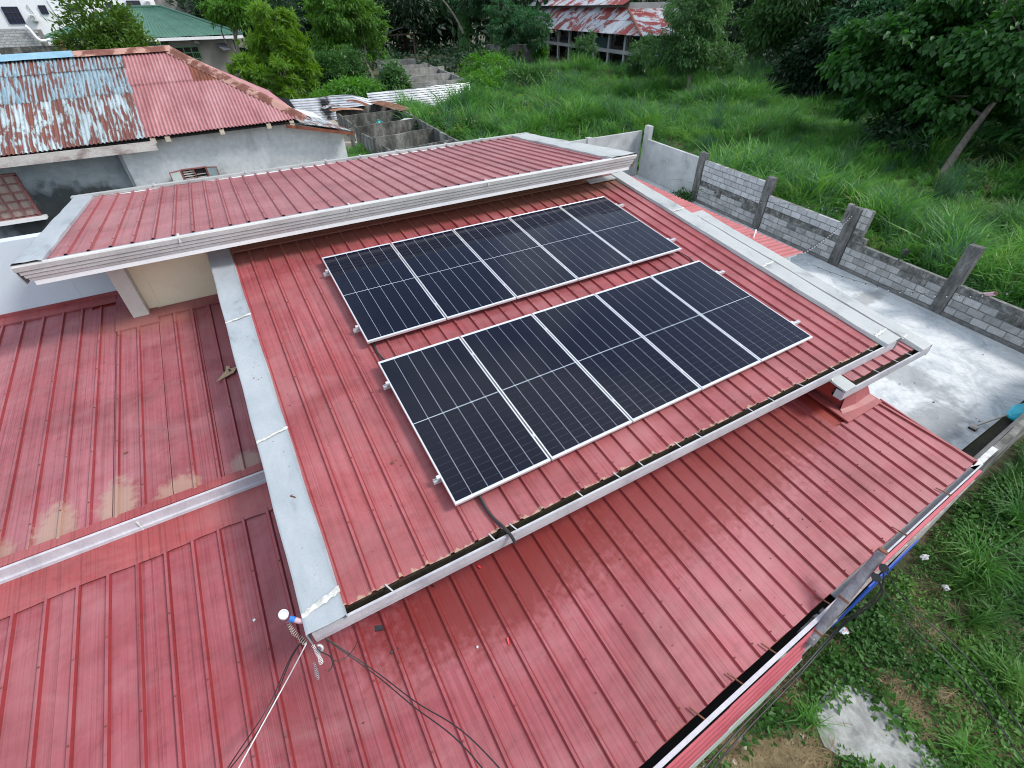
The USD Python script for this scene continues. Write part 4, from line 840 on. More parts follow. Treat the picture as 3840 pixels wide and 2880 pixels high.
# ------------------------------------------------------------------ pens, sheets, sheds and houses behind
def cwall(mb, p, q, t, z0, z1):
    p, q = np.array(p, float), np.array(q, float); d = (q - p) / np.linalg.norm(q - p); n_ = np.array([-d[1], d[0]]) * t / 2
    c = [p - n_, q - n_, q + n_, p + n_]
    return mb.hexa([[x, y, z0] for x, y in c] + [[x, y, z1] for x, y in c])
def rough(mb, amp, seed, size=0.6):
    tm = trimesh.Trimesh(*meshkit.arrays(mb.mesh())[:2]).subdivide_to_size(size)
    return jitter((np.array(tm.vertices), np.array(tm.faces)), amp, 1.7, seed)
pens = thing('livestock_pens', 'roofless row of mouldy concrete pens beyond the upper red roof', 'pens')
rows = [((6.95, 23.2), (10.72, 23.7)), ((7.09, 26.5), (11.08, 27.2)), ((7.22, 30.2), (11.38, 30.8)), ((7.4, 34.2), (11.72, 34.7)), ((7.6, 37.0), (11.98, 38.2))]
for k, (p, q) in enumerate(rows):
    obj('cross_wall', rough(cwall(MB(), p, q, 0.13, -3.05, -1.90 + 0.02 * k), 0.03, k), M['concrete_mouldy'], pens)
obj('long_wall', rough(cwall(MB(), (10.70, 23.0), (12.02, 38.3), 0.14, -3.05, -1.88), 0.03, 11), M['concrete_mouldy'], pens)
for (p, q) in (((7.09, 26.4), (7.0, 28.6)), ((7.2, 30.0), (7.34, 31.4)), ((7.42, 33.9), (7.30, 31.9)), ((7.42, 34.3), (7.6, 37.0)), ((6.98, 23.2), (7.05, 25.0))):
    obj('side_wall', rough(cwall(MB(), p, q, 0.12, -3.05, -1.95), 0.03, int(p[1])), M['concrete_mouldy'], pens)
for p in ((7.1, 26.45), (6.6, 29.6), (7.42, 34.1)):
    MB().cbox(p[0] - 0.1, p[0] + 0.1, p[1] - 0.1, p[1] + 0.1, -3.05, -1.82, 0.02).put('pillar', M['concrete_mouldy'], pens)
M['turquoise'] = plain('turquoise_plastic', (0.03, 0.34, 0.33), 0.4)
jug = thing('plastic_jug', 'turquoise plastic jug standing in the second pen', 'jug', (9.55, 33.6, -2.98))
MB().tube([(0, 0, 0), (0, 0, 0.05), (0, 0, 0.45), (0, 0, 0.62), (0, 0, 0.72), (0, 0, 0.80)], [0.20, 0.24, 0.24, 0.17, 0.08, 0.08], 12).put('body', M['turquoise'], jug, smooth=40)
MB().tube(curve_tube([(0.2, 0, 0.35), (0.34, 0, 0.45), (0.3, 0, 0.62), (0.1, 0, 0.7)], 0.02, seg=12), 0.022, 6).put('handle', M['turquoise'], jug)
M['white_sack'] = surf('white_sack', [(0.3, (0.55, 0.56, 0.58)), (0.7, (0.75, 0.76, 0.78))], 5, rough=0.7, fine=0.1)
s = trimesh.creation.icosphere(3, 1.0); v = np.array(s.vertices) * [0.75, 0.4, 0.28]
v = v * (1 + 0.5 * (meshkit.fbm(v * 3.5, 3, 4)[:, None] - 0.5)); v[:, 2] = np.maximum(v[:, 2], -0.12)
tag(obj('white_sack', (v + [11.0, 31.35, -2.2], np.array(s.faces)), M['white_sack'], smooth=True), 'crumpled white sack lying on the pen wall nearest the tall grass', 'sack')
def loose_sheet(name, label, c, rz, w_, l_, tilt, m, bend=0.1, pitch=0.09, amp=0.018, seed=0):
    nu = int(w_ / pitch * 6); P = np.zeros((nu + 1, 10, 3)); r = np.random.default_rng(seed)
    for i in range(nu + 1):
        for j in range(10):
            u, vv = (i / nu - 0.5) * w_, (j / 9 - 0.5) * l_
            P[i, j] = [u, vv, amp * math.cos(u * 2 * math.pi / pitch) + bend * math.sin(vv / l_ * 3 + 1) + bend * 0.6 * meshkit.noise(np.array([u, vv, seed * 1.0]), seed) + math.tan(tilt) * vv]
    mesh = moved(MB().grid(P).mesh(), rz, c)
    return tag(obj(name, mesh, m, smooth=60), label, 'metal sheet')
M['brown_rust'] = surf('brown_rusty_sheet', [(0.3, (0.14, 0.055, 0.030)), (0.5, (0.26, 0.12, 0.07)), (0.62, (0.36, 0.22, 0.16)), (0.8, (0.50, 0.42, 0.38))], 2.5, detail=8, rough=0.8, fine=0.2)
loose_sheet('rusty_sheet', 'flat rusty corrugated sheet lying across the right corner of the far pen', (11.4, 36.2, -1.80), 0.22, 1.15, 4.4, 0.02, M['brown_rust'], 0.03, seed=1)
loose_sheet('rusty_sheet', 'crumpled grey-brown sheets along the far left pen wall, lowest of the pile', (8.2, 36.6, -1.86), 1.62, 1.0, 2.3, 0.03, M['brown_rust'], 0.10, seed=2)
loose_sheet('rusty_sheet', 'small bent rusty sheet on top of the pile on the far pen', (9.3, 37.3, -1.62), 1.2, 0.8, 1.4, 0.14, M['sheet_rust'], 0.12, seed=3)
loose_sheet('rusty_sheet', 'pale worn sheet at the left end of the pile on the far pen', (7.35, 37.0, -1.66), 1.75, 0.7, 1.3, -0.12, M['gi_rust'], 0.10, seed=4)

# bright zinc fences
Nz, Lz, Oz = splash(1, (7.7, 41.2, -2.2), 0.62, (0.012, 0.012, 0.012), 'r.color', (1.0, 0.2, 0.6), 0.96, 3.0)
M['zinc_bright'] = mat('new_zinc', {'g': ('geometry', {}), 'n': ('noise_texture', {'scale': 1.2, 'detail': 5.0}), 'r': ('rgb_ramp', ramp((0.35, (0.46, 0.47, 0.49)), (0.6, (0.66, 0.67, 0.70)))), 'p': ('principled_bsdf', {'metallic': 0.75, 'roughness': 0.26}), **Nz}, [('g.position', 'n.vector'), ('n.fac', 'r.fac'), (Oz, 'p.base_color')] + Lz)
def zinc_fence(label, pts, z0, z1s, lean, n_sheet):
    t = thing('zinc_fence', label, 'fence')
    pts = np.array(pts, float)
    for k in range(n_sheet):
        P = []
        for u in np.linspace(k / n_sheet, (k + 1) / n_sheet, 5):
            p = pts[0] + (pts[1] - pts[0]) * u; zt_ = np.interp(u, np.linspace(0, 1, len(z1s)), z1s); col = []
            d = pts[1] - pts[0]; nn = np.array([d[1], -d[0]]); nn /= np.linalg.norm(nn)
            zz = np.arange(0, 1.0001, 1 / 72)
            for q in zz:
                z = z0 + (zt_ - z0) * q; off = 0.028 * math.cos(z * 2 * math.pi / 0.16) + lean * (1 - q) + 0.012 * (k % 2)
                col.append([p[0] + nn[0] * off, p[1] + nn[1] * off, z])
            P.append(col)
        MB().grid(np.array(P)).put('sheet', M['zinc_bright'], t, smooth=60)
    for u in np.linspace(0.02, 0.98, 5):
        p = pts[0] + (pts[1] - pts[0]) * u
        MB().box(p[0] - 0.05, p[0] + 0.05, p[1] + 0.08, p[1] + 0.16, -3.05, np.interp(u, np.linspace(0, 1, len(z1s)), z1s) - 0.05).put('stake', M['rusty'], t)
    return t
zinc_fence('shiny zinc fence left of the pens, sloping down at its right end', [(4.4, 41.6), (11.2, 40.6)], -3.0, [-1.52, -1.50, -1.50, -1.40, -1.44, -1.85], 0.7, 4)
zinc_fence('shiny zinc fence running into the tall grass right of the pens', [(11.2, 41.3), (20.6, 41.6)], -3.0, [-1.50, -1.46, -1.44, -1.40, -1.42], 0.7, 5)
M['black_net'] = plain('black_netting', (0.03, 0.032, 0.04), 0.9)
P = np.zeros((12, 6, 3))
for i, u in enumerate(np.linspace(0, 1, 12)):
    for j, q in enumerate(np.linspace(0, 1, 6)):
        P[i, j] = [3.1 + 1.9 * u + 0.8 * (1 - q), 40.6 - 0.5 * u, -2.6 + 1.65 * q - 0.25 * u + 0.05 * math.sin(u * 9 + q * 3)]
tag(obj('shade_net', MB().grid(P).mesh(), M['black_net']), 'dark shade netting hung at the left end of the zinc fence', 'netting')

# far pens
M['concrete_far'] = surf('grey_pen_concrete', [(0.3, (0.09, 0.09, 0.085)), (0.5, (0.22, 0.22, 0.21)), (0.7, (0.33, 0.33, 0.31))], 1.0, stretch=(1, 1, 0.5), detail=8, rough=0.95, fine=0.2, fscale=6, bump=0.4)
fp = thing('livestock_pens', 'second row of roofless concrete pens farther off below the thatch-like hut', 'pens')
tag(fp, 'second row of roofless concrete pens farther off, in front of the open wooden hut')
for k, (p, q, zt_) in enumerate([((18.0, 49.6), (23.6, 49.2), -1.95), ((18.7, 54.1), (25.2, 54.9), -1.9), ((19.6, 59.3), (26.7, 61.1), -1.75), ((20.6, 66.0), (27.2, 66.3), -1.85), ((22.5, 74.4), (27.6, 72.8), -1.7)]):
    obj('cross_wall', rough(cwall(MB(), p, q, 0.16, -3.05, zt_), 0.05, 40 + k, 1.0), M['concrete_far'], fp)
obj('long_wall', rough(cwall(MB(), (23.8, 48.8), (28.4, 74.5), 0.16, -3.05, -2.0), 0.05, 51, 1.0), M['concrete_far'], fp)
for (p, q) in (((18.0, 49.6), (17.9, 52.2)), ((18.7, 54.1), (18.8, 57.0)), ((19.6, 59.3), (20.0, 63.0)), ((20.6, 66.0), (21.4, 70.0))):
    obj('side_wall', rough(cwall(MB(), p, q, 0.16, -3.05, -1.95), 0.05, int(p[1]), 1.0), M['concrete_far'], fp)
gw = thing('wall_fragment', 'free-standing mouldy concrete wall with a creeper over its right end', 'wall')
obj('panel', rough(cwall(MB(), (38.6, 72.0), (42.3, 65.4), 0.25, -3.05, -0.45), 0.06, 77, 0.8), M['concrete_mouldy'], gw)
obj('pier', rough(cwall(MB(), (42.2, 65.6), (42.6, 64.9), 0.4, -3.05, -0.2), 0.05, 78, 0.8), M['concrete_mouldy'], gw)

# open hut
M['old_wood'] = surf('grey_old_wood', [(0.3, (0.06, 0.045, 0.032)), (0.7, (0.14, 0.10, 0.07))], 4, rough=0.95, fine=0.2)
M['slate_roof'] = surf('dark_sheet_roof', [(0.3, (0.045, 0.050, 0.058)), (0.7, (0.085, 0.092, 0.105))], 2, stretch=(1, 4, 1), rough=0.7, fine=0.15)
hut = thing('open_hut', 'small open wooden hut with dark gable roof under the trees', 'hut')
for x, y in ((30.6, 93), (35.1, 92.8), (33.4, 98.5), (37.6, 98.2)):
    MB().tube([(x, y, -3.05), (x + 0.08, y, -1.2), (x, y, 0.35)], 0.13, 6).put('post', M['old_wood'], hut)
for s, (xe, ze) in ((-1, (29.3, 0.35)), (1, (37.3, 0.05))):
    P = np.array([[[xe + (33.3 - xe) * u - 0.6 * 0 + 2.2 * q, 91.8 + 7.5 * q, ze + (1.25 - ze) * u + 0.05 * math.cos(q * 60)] for u in np.linspace(0, 1, 3)] for q in np.linspace(0, 1, 41)])
    MB().grid(P if s > 0 else P[::-1]).put('roof_slope', M['slate_roof'], hut)
MB().bar((30.3, 92.8, 0.25), (35.4, 92.7, 0.3), 0.12, 0.22).put('tie_beam', M['old_wood'], hut)
MB().bar((33.2, 92.8, 0.3), (33.3, 92.8, 1.2), 0.12, 0.12).put('king_post', M['old_wood'], hut)
for z in (-0.7, -1.35, -1.9): MB().bar((33.4, 98.4, z), (37.6, 98.2, z), 0.08, 0.14).put('rail', M['old_wood'], hut)
MB().bar((35.1, 92.9, -1.35), (37.6, 98.2, -1.35), 0.4, 0.1).put('bench', M['old_wood'], hut)
MB().bar((35.2, 92.9, 0.2), (36.0, 92.9, -2.9), 0.1, 0.1).put('brace', M['old_wood'], hut)

# long rusty-roofed shelter
M['patch_roof'] = surf('peeling_roof_sheets', [(0.44, (0.20, 0.030, 0.026)), (0.485, (0.24, 0.045, 0.038)), (0.505, (0.33, 0.36, 0.39)), (0.7, (0.44, 0.47, 0.50))], 0.32, stretch=(1.0, 1.0, 1.0), detail=9, rough=0.55, fine=0.12, fscale=3, bump=0.1, rrough=0.72, tone=0.15, dist=0.5, sheet=True)
M['beam_grey'] = surf('grey_concrete_frame', [(0.3, (0.20, 0.21, 0.21)), (0.7, (0.32, 0.33, 0.33))], 1.2, rough=0.9, fine=0.12)
pv = thing('open_shelter', 'long raised open shelter with peeling red and silver sheet roof behind the field', 'building')
EC = np.array([46.87, 48.75, 0.84]); ED = np.array([0.2, 0.98, 0]); EB = np.array([0.98, -0.2, 0])
def pvp(s, o, z): return EC + ED * s + EB * o + np.array([0, 0, z - EC[2]])
zt2, o2, s2 = 3.45, 3.6, 10.2
nS = 26
for k in range(nS):          # front slope, sheet by sheet
    s0, s1 = k * 1.75, (k + 1) * 1.75
    for lo, hi in ((0.0, 0.55), (0.5, 1.0)):
        P = []
        for s in np.linspace(s0, s1 + 0.05, 29):
            mx = min(1.0, s / s2); a, b = min(lo, mx), min(hi, mx); row = []
            for q in np.linspace(a, b, 3):
                z = 0.84 + (zt2 - 0.84) * q + 0.035 * math.cos(s * 2 * math.pi / 0.25) + (0.03 if lo == 0.0 else 0.06)
                sl = s + 1.3 * 0 * q
                row.append(pvp(sl, o2 * q, z))
            P.append(row)
        if s1 > 0.3: MB().grid(np.array(P)[::-1]).put('roof_sheet', M['patch_roof'], pv)
P = []
for o in np.linspace(0, 12, 97):   # hip end
    mx = min(1.0, o / o2)
    P.append([pvp(s2 * q, o, 0.86 + (zt2 - 0.84) * q + 0.035 * math.cos(o * 25)) for q in np.linspace(0, mx, 3)])
MB().grid(np.array(P)).put('hip_sheet', M['patch_roof'], pv)
MB().tube([pvp(0, 0, 0.92), pvp(s2, o2, zt2 + 0.08)], 0.16, 6).put('hip_cap', M['sheet_rust'], pv)
c = [pvp(s2 - 0.5, o2, 3.3), pvp(46, o2, 3.3), pvp(46, o2 + 8, 3.3), pvp(s2 - 0.5, o2 + 8, 3.3)]
MB().hexa(c + [x + np.array([0, 0, 0.7]) for x in c]).put('clerestory', M['beam_grey'], pv)
P = []
for s in np.linspace(s2 - 0.6, 46, 400):
    P.append([pvp(s, o2 - 1.0, 3.78 + 0.03 * math.cos(s * 25)), pvp(s, o2 + 4, 6.2 + 0.03 * math.cos(s * 25))])
MB().grid(np.array(P)[::-1]).put('upper_roof', M['patch_roof'], pv)
for s in np.arange(1.0, 44, 4.3):
    a = pvp(s, 1.1, 0); MB().box(a[0] - 0.17, a[0] + 0.17, a[1] - 0.17, a[1] + 0.17, -3.05, 1.0).put('column', M['beam_grey'], pv)
    a = pvp(s, 6.5, 0); MB().box(a[0] - 0.17, a[0] + 0.17, a[1] - 0.17, a[1] + 0.17, -3.05, 1.0).put('column', M['beam_grey'], pv)
MB().bar(pvp(0.5, 1.05, -1.05), pvp(45, 1.05, -1.05), 0.3, 0.42).put('floor_beam', M['beam_grey'], pv)
c = [pvp(0.5, 1.2, -1.02), pvp(45, 1.2, -1.02), pvp(45, 9, -1.02), pvp(0.5, 9, -1.02)]
MB().hexa([x - np.array([0, 0, 0.2]) for x in c] + c).put('floor', M['beam_grey'], pv)
c = [pvp(0.5, 9, -3.05), pvp(45, 9, -3.05), pvp(45, 9.2, -3.05), pvp(0.5, 9.2, -3.05)]
MB().hexa(c + [x + np.array([0, 0, 4.2]) for x in c]).put('back_wall', M['dark_beam'], pv)
c = [pvp(10.2, 1.25, -0.9), pvp(14.0, 1.25, -0.9), pvp(14.0, 1.3, -0.9), pvp(10.2, 1.3, -0.9)]
M['green_mesh'] = plain('dark_green_mesh', (0.012, 0.035, 0.035), 0.9)
MB().hexa(c + [x + np.array([0, 0, 1.25]) for x in c]).put('mesh_screen', M['green_mesh'], pv)
for s in np.arange(0.9, 44, 2.15): MB().bar(pvp(s, 0.9, 0.7), pvp(s, 1.15, 0.75), 0.1, 0.1).put('rafter_end', M['beam_grey'], pv)

# green-roofed house
M['green_roof'] = surf('green_roof_sheets', [(0.25, (0.020, 0.060, 0.042)), (0.45, (0.045, 0.13, 0.090)), (0.7, (0.065, 0.17, 0.115))], 0.35, stretch=(1, 0.8, 1), detail=9, rough=0.6, fine=0.15, fscale=3, bump=0.1, rrough=0.68, tone=0.06)
M['tan_wall'] = surf('taupe_wall', [(0.3, (0.20, 0.185, 0.165)), (0.7, (0.30, 0.28, 0.25))], 0.5, detail=7, rough=0.9, fine=0.08)
M['green_frame'] = plain('green_window_frame', (0.075, 0.20, 0.085), 0.5)
gh = thing('green_roof_house', 'house with a big green hipped metal roof and white gutter behind the old house', 'house')
MB().box(-13, 5.4, 76, 92, -3.05, 1.45).put('wall', M['tan_wall'], gh)
MB().box(3.9, 5.4, 75.9, 75.99, -3.05, -1.2).put('wall_base', M['concrete_mouldy'], gh)
ea = [(-14.0, 75.0, 1.42), (6.6, 75.0, 1.62), (6.6, 97, 1.62), (-14.0, 97, 1.42)]; ra = (-5.2, 85.0, 4.32); rb = (-0.9, 85.0, 4.32)
gr = MB().box(-13.5, 6.0, 75.6, 90, 1.3, 1.42).put('roof', M['dark'], gh)
def slope_sheets(p0, p1, t0, t1, n_, m):
    p0, p1, t0, t1 = [np.array(x, float) for x in (p0, p1, t0, t1)]
    for k in range(n_):
        P = []
        for u in np.linspace(k / n_, (k + 1) / n_, 13):
            a, b = p0 + (p1 - p0) * u, t0 + (t1 - t0) * u
            P.append([a + (b - a) * q + np.array([0, 0, 0.03 * math.cos(u * n_ * 2 * math.pi * 3) + 0.015 * (k % 2)]) for q in (0, 0.5, 1)])
        MB().grid(np.array(P)).put('roof_sheet', m, gr)
slope_sheets(ea[0], ea[1], ra, rb, 16, M['green_roof']); slope_sheets(ea[1], ea[2], rb, rb, 12, M['green_roof']); slope_sheets(ea[3], ea[0], ra, ra, 12, M['green_roof'])
M['green_cap'] = plain('green_ridge', (0.05, 0.13, 0.095), 0.6)
for a, b in ((ea[1], rb), (ea[0], ra), (ra, rb)): MB().tube([np.array(a) + [0, 0, 0.05], np.array(b) + [0, 0, 0.08]], 0.14, 6).put('ridge_cap', M['green_cap'], gr)
MB().tube([(-4.2, 75.0, 1.47), (-2.6, 80.5, 3.02)], 0.1, 5).put('ridge_cap', M['green_cap'], gr)
MB().box(-13.9, 6.6, 74.75, 74.98, 1.22, 1.5).put('gutter', M['white_paint'], gr)
gwn = obj('window', MB().box(-1.0, 1.4, 75.9, 75.98, -0.62, 0.55).mesh(), M['dark'], gh)
f_ = MB()
for x in (-1.0, -0.2, 0.6, 1.4): f_.box(x - 0.06, x + 0.06, 75.8, 75.9, -0.65, 0.58)
for z in (-0.62, -0.02, 0.55): f_.box(-1.0, 1.4, 75.81, 75.89, z - 0.05, z + 0.05)
for x in (0.8, 1.0, 1.2): f_.box(x - 0.02, x + 0.02, 75.82, 75.88, -0.6, 0.0)
f_.put('frame', M['green_frame'], gwn)
MB().hexa([[-4.6, 74.2, 0.55], [-1.5, 74.2, 0.45], [-1.5, 75.9, 1.0], [-4.6, 75.9, 1.0], [-4.6, 74.2, 0.62], [-1.5, 74.2, 0.52], [-1.5, 75.9, 1.07], [-4.6, 75.9, 1.07]]).put('awning', M['green_roof'], gh)
MB().bar((3.95, 75.9, 0.75), (4.55, 74.8, 0.1), 1.4, 0.05).put('awning', M['slate_roof'], gh)
MB().bar((1.3, 74.95, 1.05), (1.75, 75.9, 0.8), 0.16, 0.28).put('bracket', M['beam_grey'], gh)

# unfinished block annex at the far left
an = thing('block_annex', 'unfinished concrete block annex in front of the white building, top left', 'building')
for c_ in range(7):
    for k in range(8):
        x = -15.6 + 0.42 * k + (0.21 if c_ % 2 else 0)
        MB().cbox(x + 0.012, x + 0.408, 69.8, 70.0, 1.55 + 0.205 * c_ - 0.2, 1.55 + 0.205 * c_ - 0.012, 0.015).put('block', M['block_new'], an)
MB().box(-15.6, -12.0, 69.83, 72, -3.05, 2.62).put('core_wall', M['mortar'], an)
MB().box(-15.7, -10.7, 69.7, 69.98, -3.05, 1.33).put('lower_wall', M['concrete_mouldy'], an)
MB().tube(curve_tube([(-12.7, 69.5, 2.95), (-12.4, 69.5, 2.35), (-12.15, 69.5, 1.85), (-11.6, 69.5, 1.80), (-10.7, 69.5, 1.95)], 0.1, seg=20), 0.13, 6).put('gutter', M['white_paint'], an)
MB().hexa([[-10.7, 69.6, -3], [-9.6, 69.6, -3], [-9.6, 70, -3], [-10.7, 70, -3], [-10.75, 69.6, 1.9], [-10.3, 69.6, 1.9], [-10.3, 70, 1.9], [-10.75, 70, 1.9]]).put('pink_wall', M['pink_sheet'], an)

# white building
M['white_wall'] = surf('bright_white_wall', [(0.3, (0.74, 0.75, 0.78)), (0.7, (0.82, 0.83, 0.85))], 0.4, rough=0.6, fine=0.03)
M['dark_glass'] = plain('dark_window_glass', (0.012, 0.016, 0.026), 0.06, spec=0.6)
M['blue_frame'] = plain('navy_window_frame', (0.02, 0.025, 0.08), 0.5)
M['ac_white'] = plain('ac_casing', (0.66, 0.66, 0.64), 0.5)
wb = thing('white_building', 'long white building with dark windows and outdoor air conditioners, top left', 'building')
MB().box(-30, -1.4, 90, 104, -3.05, 9).put('wall', M['white_wall'], wb)
MB().box(-1.4, 5.0, 96, 104, -3.05, 7).put('grey_wing', M['concrete_far'], wb)
for k, (x0, x1, z0, z1, nx_, nz_) in enumerate([(-17.35, -15.85, 2.95, 4.52, 4, 3), (-13.8, -13.1, 3.82, 4.62, 2, 1), (-10.9, -9.55, 4.05, 4.72, 3, 1), (-6.8, -6.25, 4.38, 4.86, 2, 1), (-4.5, -3.05, 4.48, 5.0, 3, 1)]):
    o = obj('window', MB().box(x0, x1, 89.93, 89.97, z0, z1).mesh(), M['dark_glass'], wb)
    f_ = MB()
    for x in np.linspace(x0, x1, nx_ + 1): f_.box(x - 0.035, x + 0.035, 89.86, 89.925, z0, z1)
    for z in np.linspace(z0, z1, nz_ + 1): f_.box(x0, x1, 89.862, 89.923, z - 0.035, z + 0.035)
    f_.put('frame', M['blue_frame'], o)
for x0, x1, z0, z1 in ((-15.15, -14.4, 3.15, 3.78), (-2.45, -1.8, 4.42, 5.0)):
    a = obj('air_conditioner', MB().cbox(x0, x1, 89.45, 89.9, z0, z1, 0.03).mesh(), M['ac_white'], wb)
    cx, cz, r_ = x0 + 0.42 * (x1 - x0), (z0 + z1) / 2, 0.36 * (z1 - z0)
    th = np.linspace(0, 2 * np.pi, 21)
    MB().tube(np.column_stack([cx + r_ * np.cos(th), 89.43 + 0 * th, cz + r_ * np.sin(th)]), 0.025, 5, cap=False).put('fan_ring', M['steel'], a)
    d = MB(); d.add(np.vstack([[cx, 89.442, cz]] + [[cx + r_ * 0.92 * math.cos(t), 89.442, cz + r_ * 0.92 * math.sin(t)] for t in th[:-1]]), np.array([[0, 1 + k, 1 + (k + 1) % 20] for k in range(20)])); d.put('fan', M['steel'], a)
    MB().box(x0 + 0.1, x1 - 0.1, 89.5, 89.98, z0 - 0.1, z0 - 0.02).put('bracket', M['steel'], a)
MB().tube([(-14.6, 89.9, 3.8), (-14.75, 89.9, 4.3), (-14.85, 89.9, 4.7)], 0.05, 5).put('pipe', M['beam_grey'], wb)
MB().tube([(-12.3, 89.92, 3.2), (-12.6, 89.92, 5.2)], 0.04, 5).put('pipe', M['white_paint'], wb)
# ------------------------------------------------------------------ vegetation
def leaf_mat(name, cols, trans=0.35, rough=0.45, spec=0.4, nscale=0.35):
    st = [(i / (len(cols) - 1), c) for i, c in enumerate(cols)]
    return mat(name, {'g': ('geometry', {}), 'o': ('object_info', {}), 'n': ('noise_texture', {'scale': nscale, 'detail': 3.0}), 'a': ('math', {'math_type': 'multiply_add', 'value2': 0.55, 'value3': -0.02}), 'b': ('math', {'math_type': 'multiply_add', 'value2': 0.5}),
        'r': ('rgb_ramp', ramp(*st)), 'p': ('principled_bsdf', {'roughness': rough, 'specular_ior_level': spec}), 'h': ('hsv', {'hue': 0.485, 'saturation': 1.1, 'value': 1.5}), 't': ('translucent_bsdf', {}), 'm': ('mix_closure', {'fac': trans})},
        [('g.random_per_island', 'a.value1'), ('g.position', 'n.vector'), ('n.fac', 'b.value1'), ('a.value', 'b.value3'), ('b.value', 'r.fac'), ('r.color', 'p.base_color'), ('r.color', 'h.color'), ('h.color', 't.color'), ('p.BSDF', 'm.closure1'), ('t.BSDF', 'm.closure2')], surface='m.closure')
M['bark'] = surf('grey_bark', [(0.3, (0.09, 0.075, 0.06)), (0.6, (0.20, 0.18, 0.15)), (0.8, (0.30, 0.28, 0.25))], 2.5, stretch=(2, 2, 0.6), detail=8, rough=0.95, fine=0.25, bump=0.7)
M['bark_mid'] = surf('brown_bark', [(0.3, (0.05, 0.042, 0.034)), (0.6, (0.12, 0.105, 0.088)), (0.8, (0.20, 0.18, 0.155))], 2.5, stretch=(2, 2, 0.6), detail=8, rough=0.95, fine=0.25, bump=0.7)
M['bark_dark'] = surf('dark_bark', [(0.3, (0.022, 0.018, 0.013)), (0.7, (0.07, 0.058, 0.042))], 2.5, stretch=(2, 2, 0.6), rough=0.95, fine=0.25, bump=0.7)
LV = {
 'mango': leaf_mat('mango_leaves', [(0.060, 0.135, 0.014), (0.119, 0.257, 0.022), (0.221, 0.365, 0.030), (0.442, 0.378, 0.048)]),
 'jack': leaf_mat('olive_leaves', [(0.034, 0.081, 0.012), (0.068, 0.142, 0.017), (0.115, 0.209, 0.024), (0.203, 0.257, 0.030)], 0.25),
 'bright': leaf_mat('bright_leaves', [(0.042, 0.124, 0.014), (0.084, 0.221, 0.022), (0.140, 0.299, 0.030)]),
 'mid': leaf_mat('mid_leaves', [(0.024, 0.081, 0.017), (0.046, 0.135, 0.024), (0.081, 0.203, 0.034)], 0.3),
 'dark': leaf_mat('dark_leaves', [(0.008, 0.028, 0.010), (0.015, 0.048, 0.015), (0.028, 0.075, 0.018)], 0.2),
 'feather': leaf_mat('feathery_leaves', [(0.038, 0.108, 0.034), (0.074, 0.176, 0.050), (0.115, 0.243, 0.060), (0.203, 0.284, 0.060)], 0.35),
 'acacia': leaf_mat('acacia_leaves', [(0.022, 0.081, 0.031), (0.038, 0.128, 0.043), (0.068, 0.189, 0.054)], 0.3),
 'big': leaf_mat('broad_leaves', [(0.019, 0.076, 0.017), (0.035, 0.128, 0.022), (0.061, 0.203, 0.029), (0.101, 0.270, 0.036)], 0.4),
 'vine': leaf_mat('vine_leaves', [(0.049, 0.156, 0.022), (0.084, 0.260, 0.026), (0.126, 0.338, 0.036)], 0.4),
}
def leaves(pos, axis, nrm, L, W, fold=0.12):
    """Pointed leaves: base, two sides, tip; folded along the midrib."""
    n = len(pos); L = np.broadcast_to(np.asarray(L, float), n)[:, None]; W = np.broadcast_to(np.asarray(W, float), n)[:, None]
    a = axis / np.linalg.norm(axis, axis=1)[:, None]
    s = np.cross(a, nrm); s /= np.linalg.norm(s, axis=1)[:, None] + 1e-9
    u = np.cross(s, a)
    mid = pos + a * L * 0.45
    v = np.stack([pos, mid + s * W / 2 + u * W * fold, pos + a * L - u * L * 0.10, mid - s * W / 2 + u * W * fold], 1).reshape(-1, 3)
    i = np.arange(n)[:, None] * 4
    f = np.concatenate([i + [0, 1, 2], i + [0, 2, 3]], 0)
    return v, f
SPOT = np.array([-0.905, -2.746, 3.815])
def nearer(P, k=0.882):
    return tuple((np.asarray(P, float) - SPOT) * k + SPOT)
def crown_points(r, lumps, n, clump, hollow=0.55):
    vol = np.array([l[1][0] * l[1][1] * l[1][2] for l in lumps]) ** 0.7; pick = r.choice(len(lumps), n, p=vol / vol.sum())
    C_ = np.array([l[0] for l in lumps], float)[pick]; R = np.array([l[1] for l in lumps], float)[pick]
    # sub-clumps: leaves gather at a limited number of places inside each lump
    ncl = int(np.clip(n // 14, 50, 420)); cp = r.choice(len(lumps), ncl, p=vol / vol.sum())
    d = r.normal(size=(ncl, 3)); d /= np.linalg.norm(d, axis=1)[:, None]
    rad = hollow + (1 - hollow) * r.random(ncl) ** 0.6
    cc = np.array([l[0] for l in lumps], float)[cp] + d * rad[:, None] * np.array([l[1] for l in lumps], float)[cp]
    k = r.integers(0, ncl, n)
    RR = np.array([l[1] for l in lumps], float)[cp][k]
    off = r.normal(size=(n, 3)); off[:, 2] *= 0.6
    pos = cc[k] + off * (RR.mean(1) * clump)[:, None]
    outward = d[k] + 0.5 * r.normal(size=(n, 3))
    return pos, outward
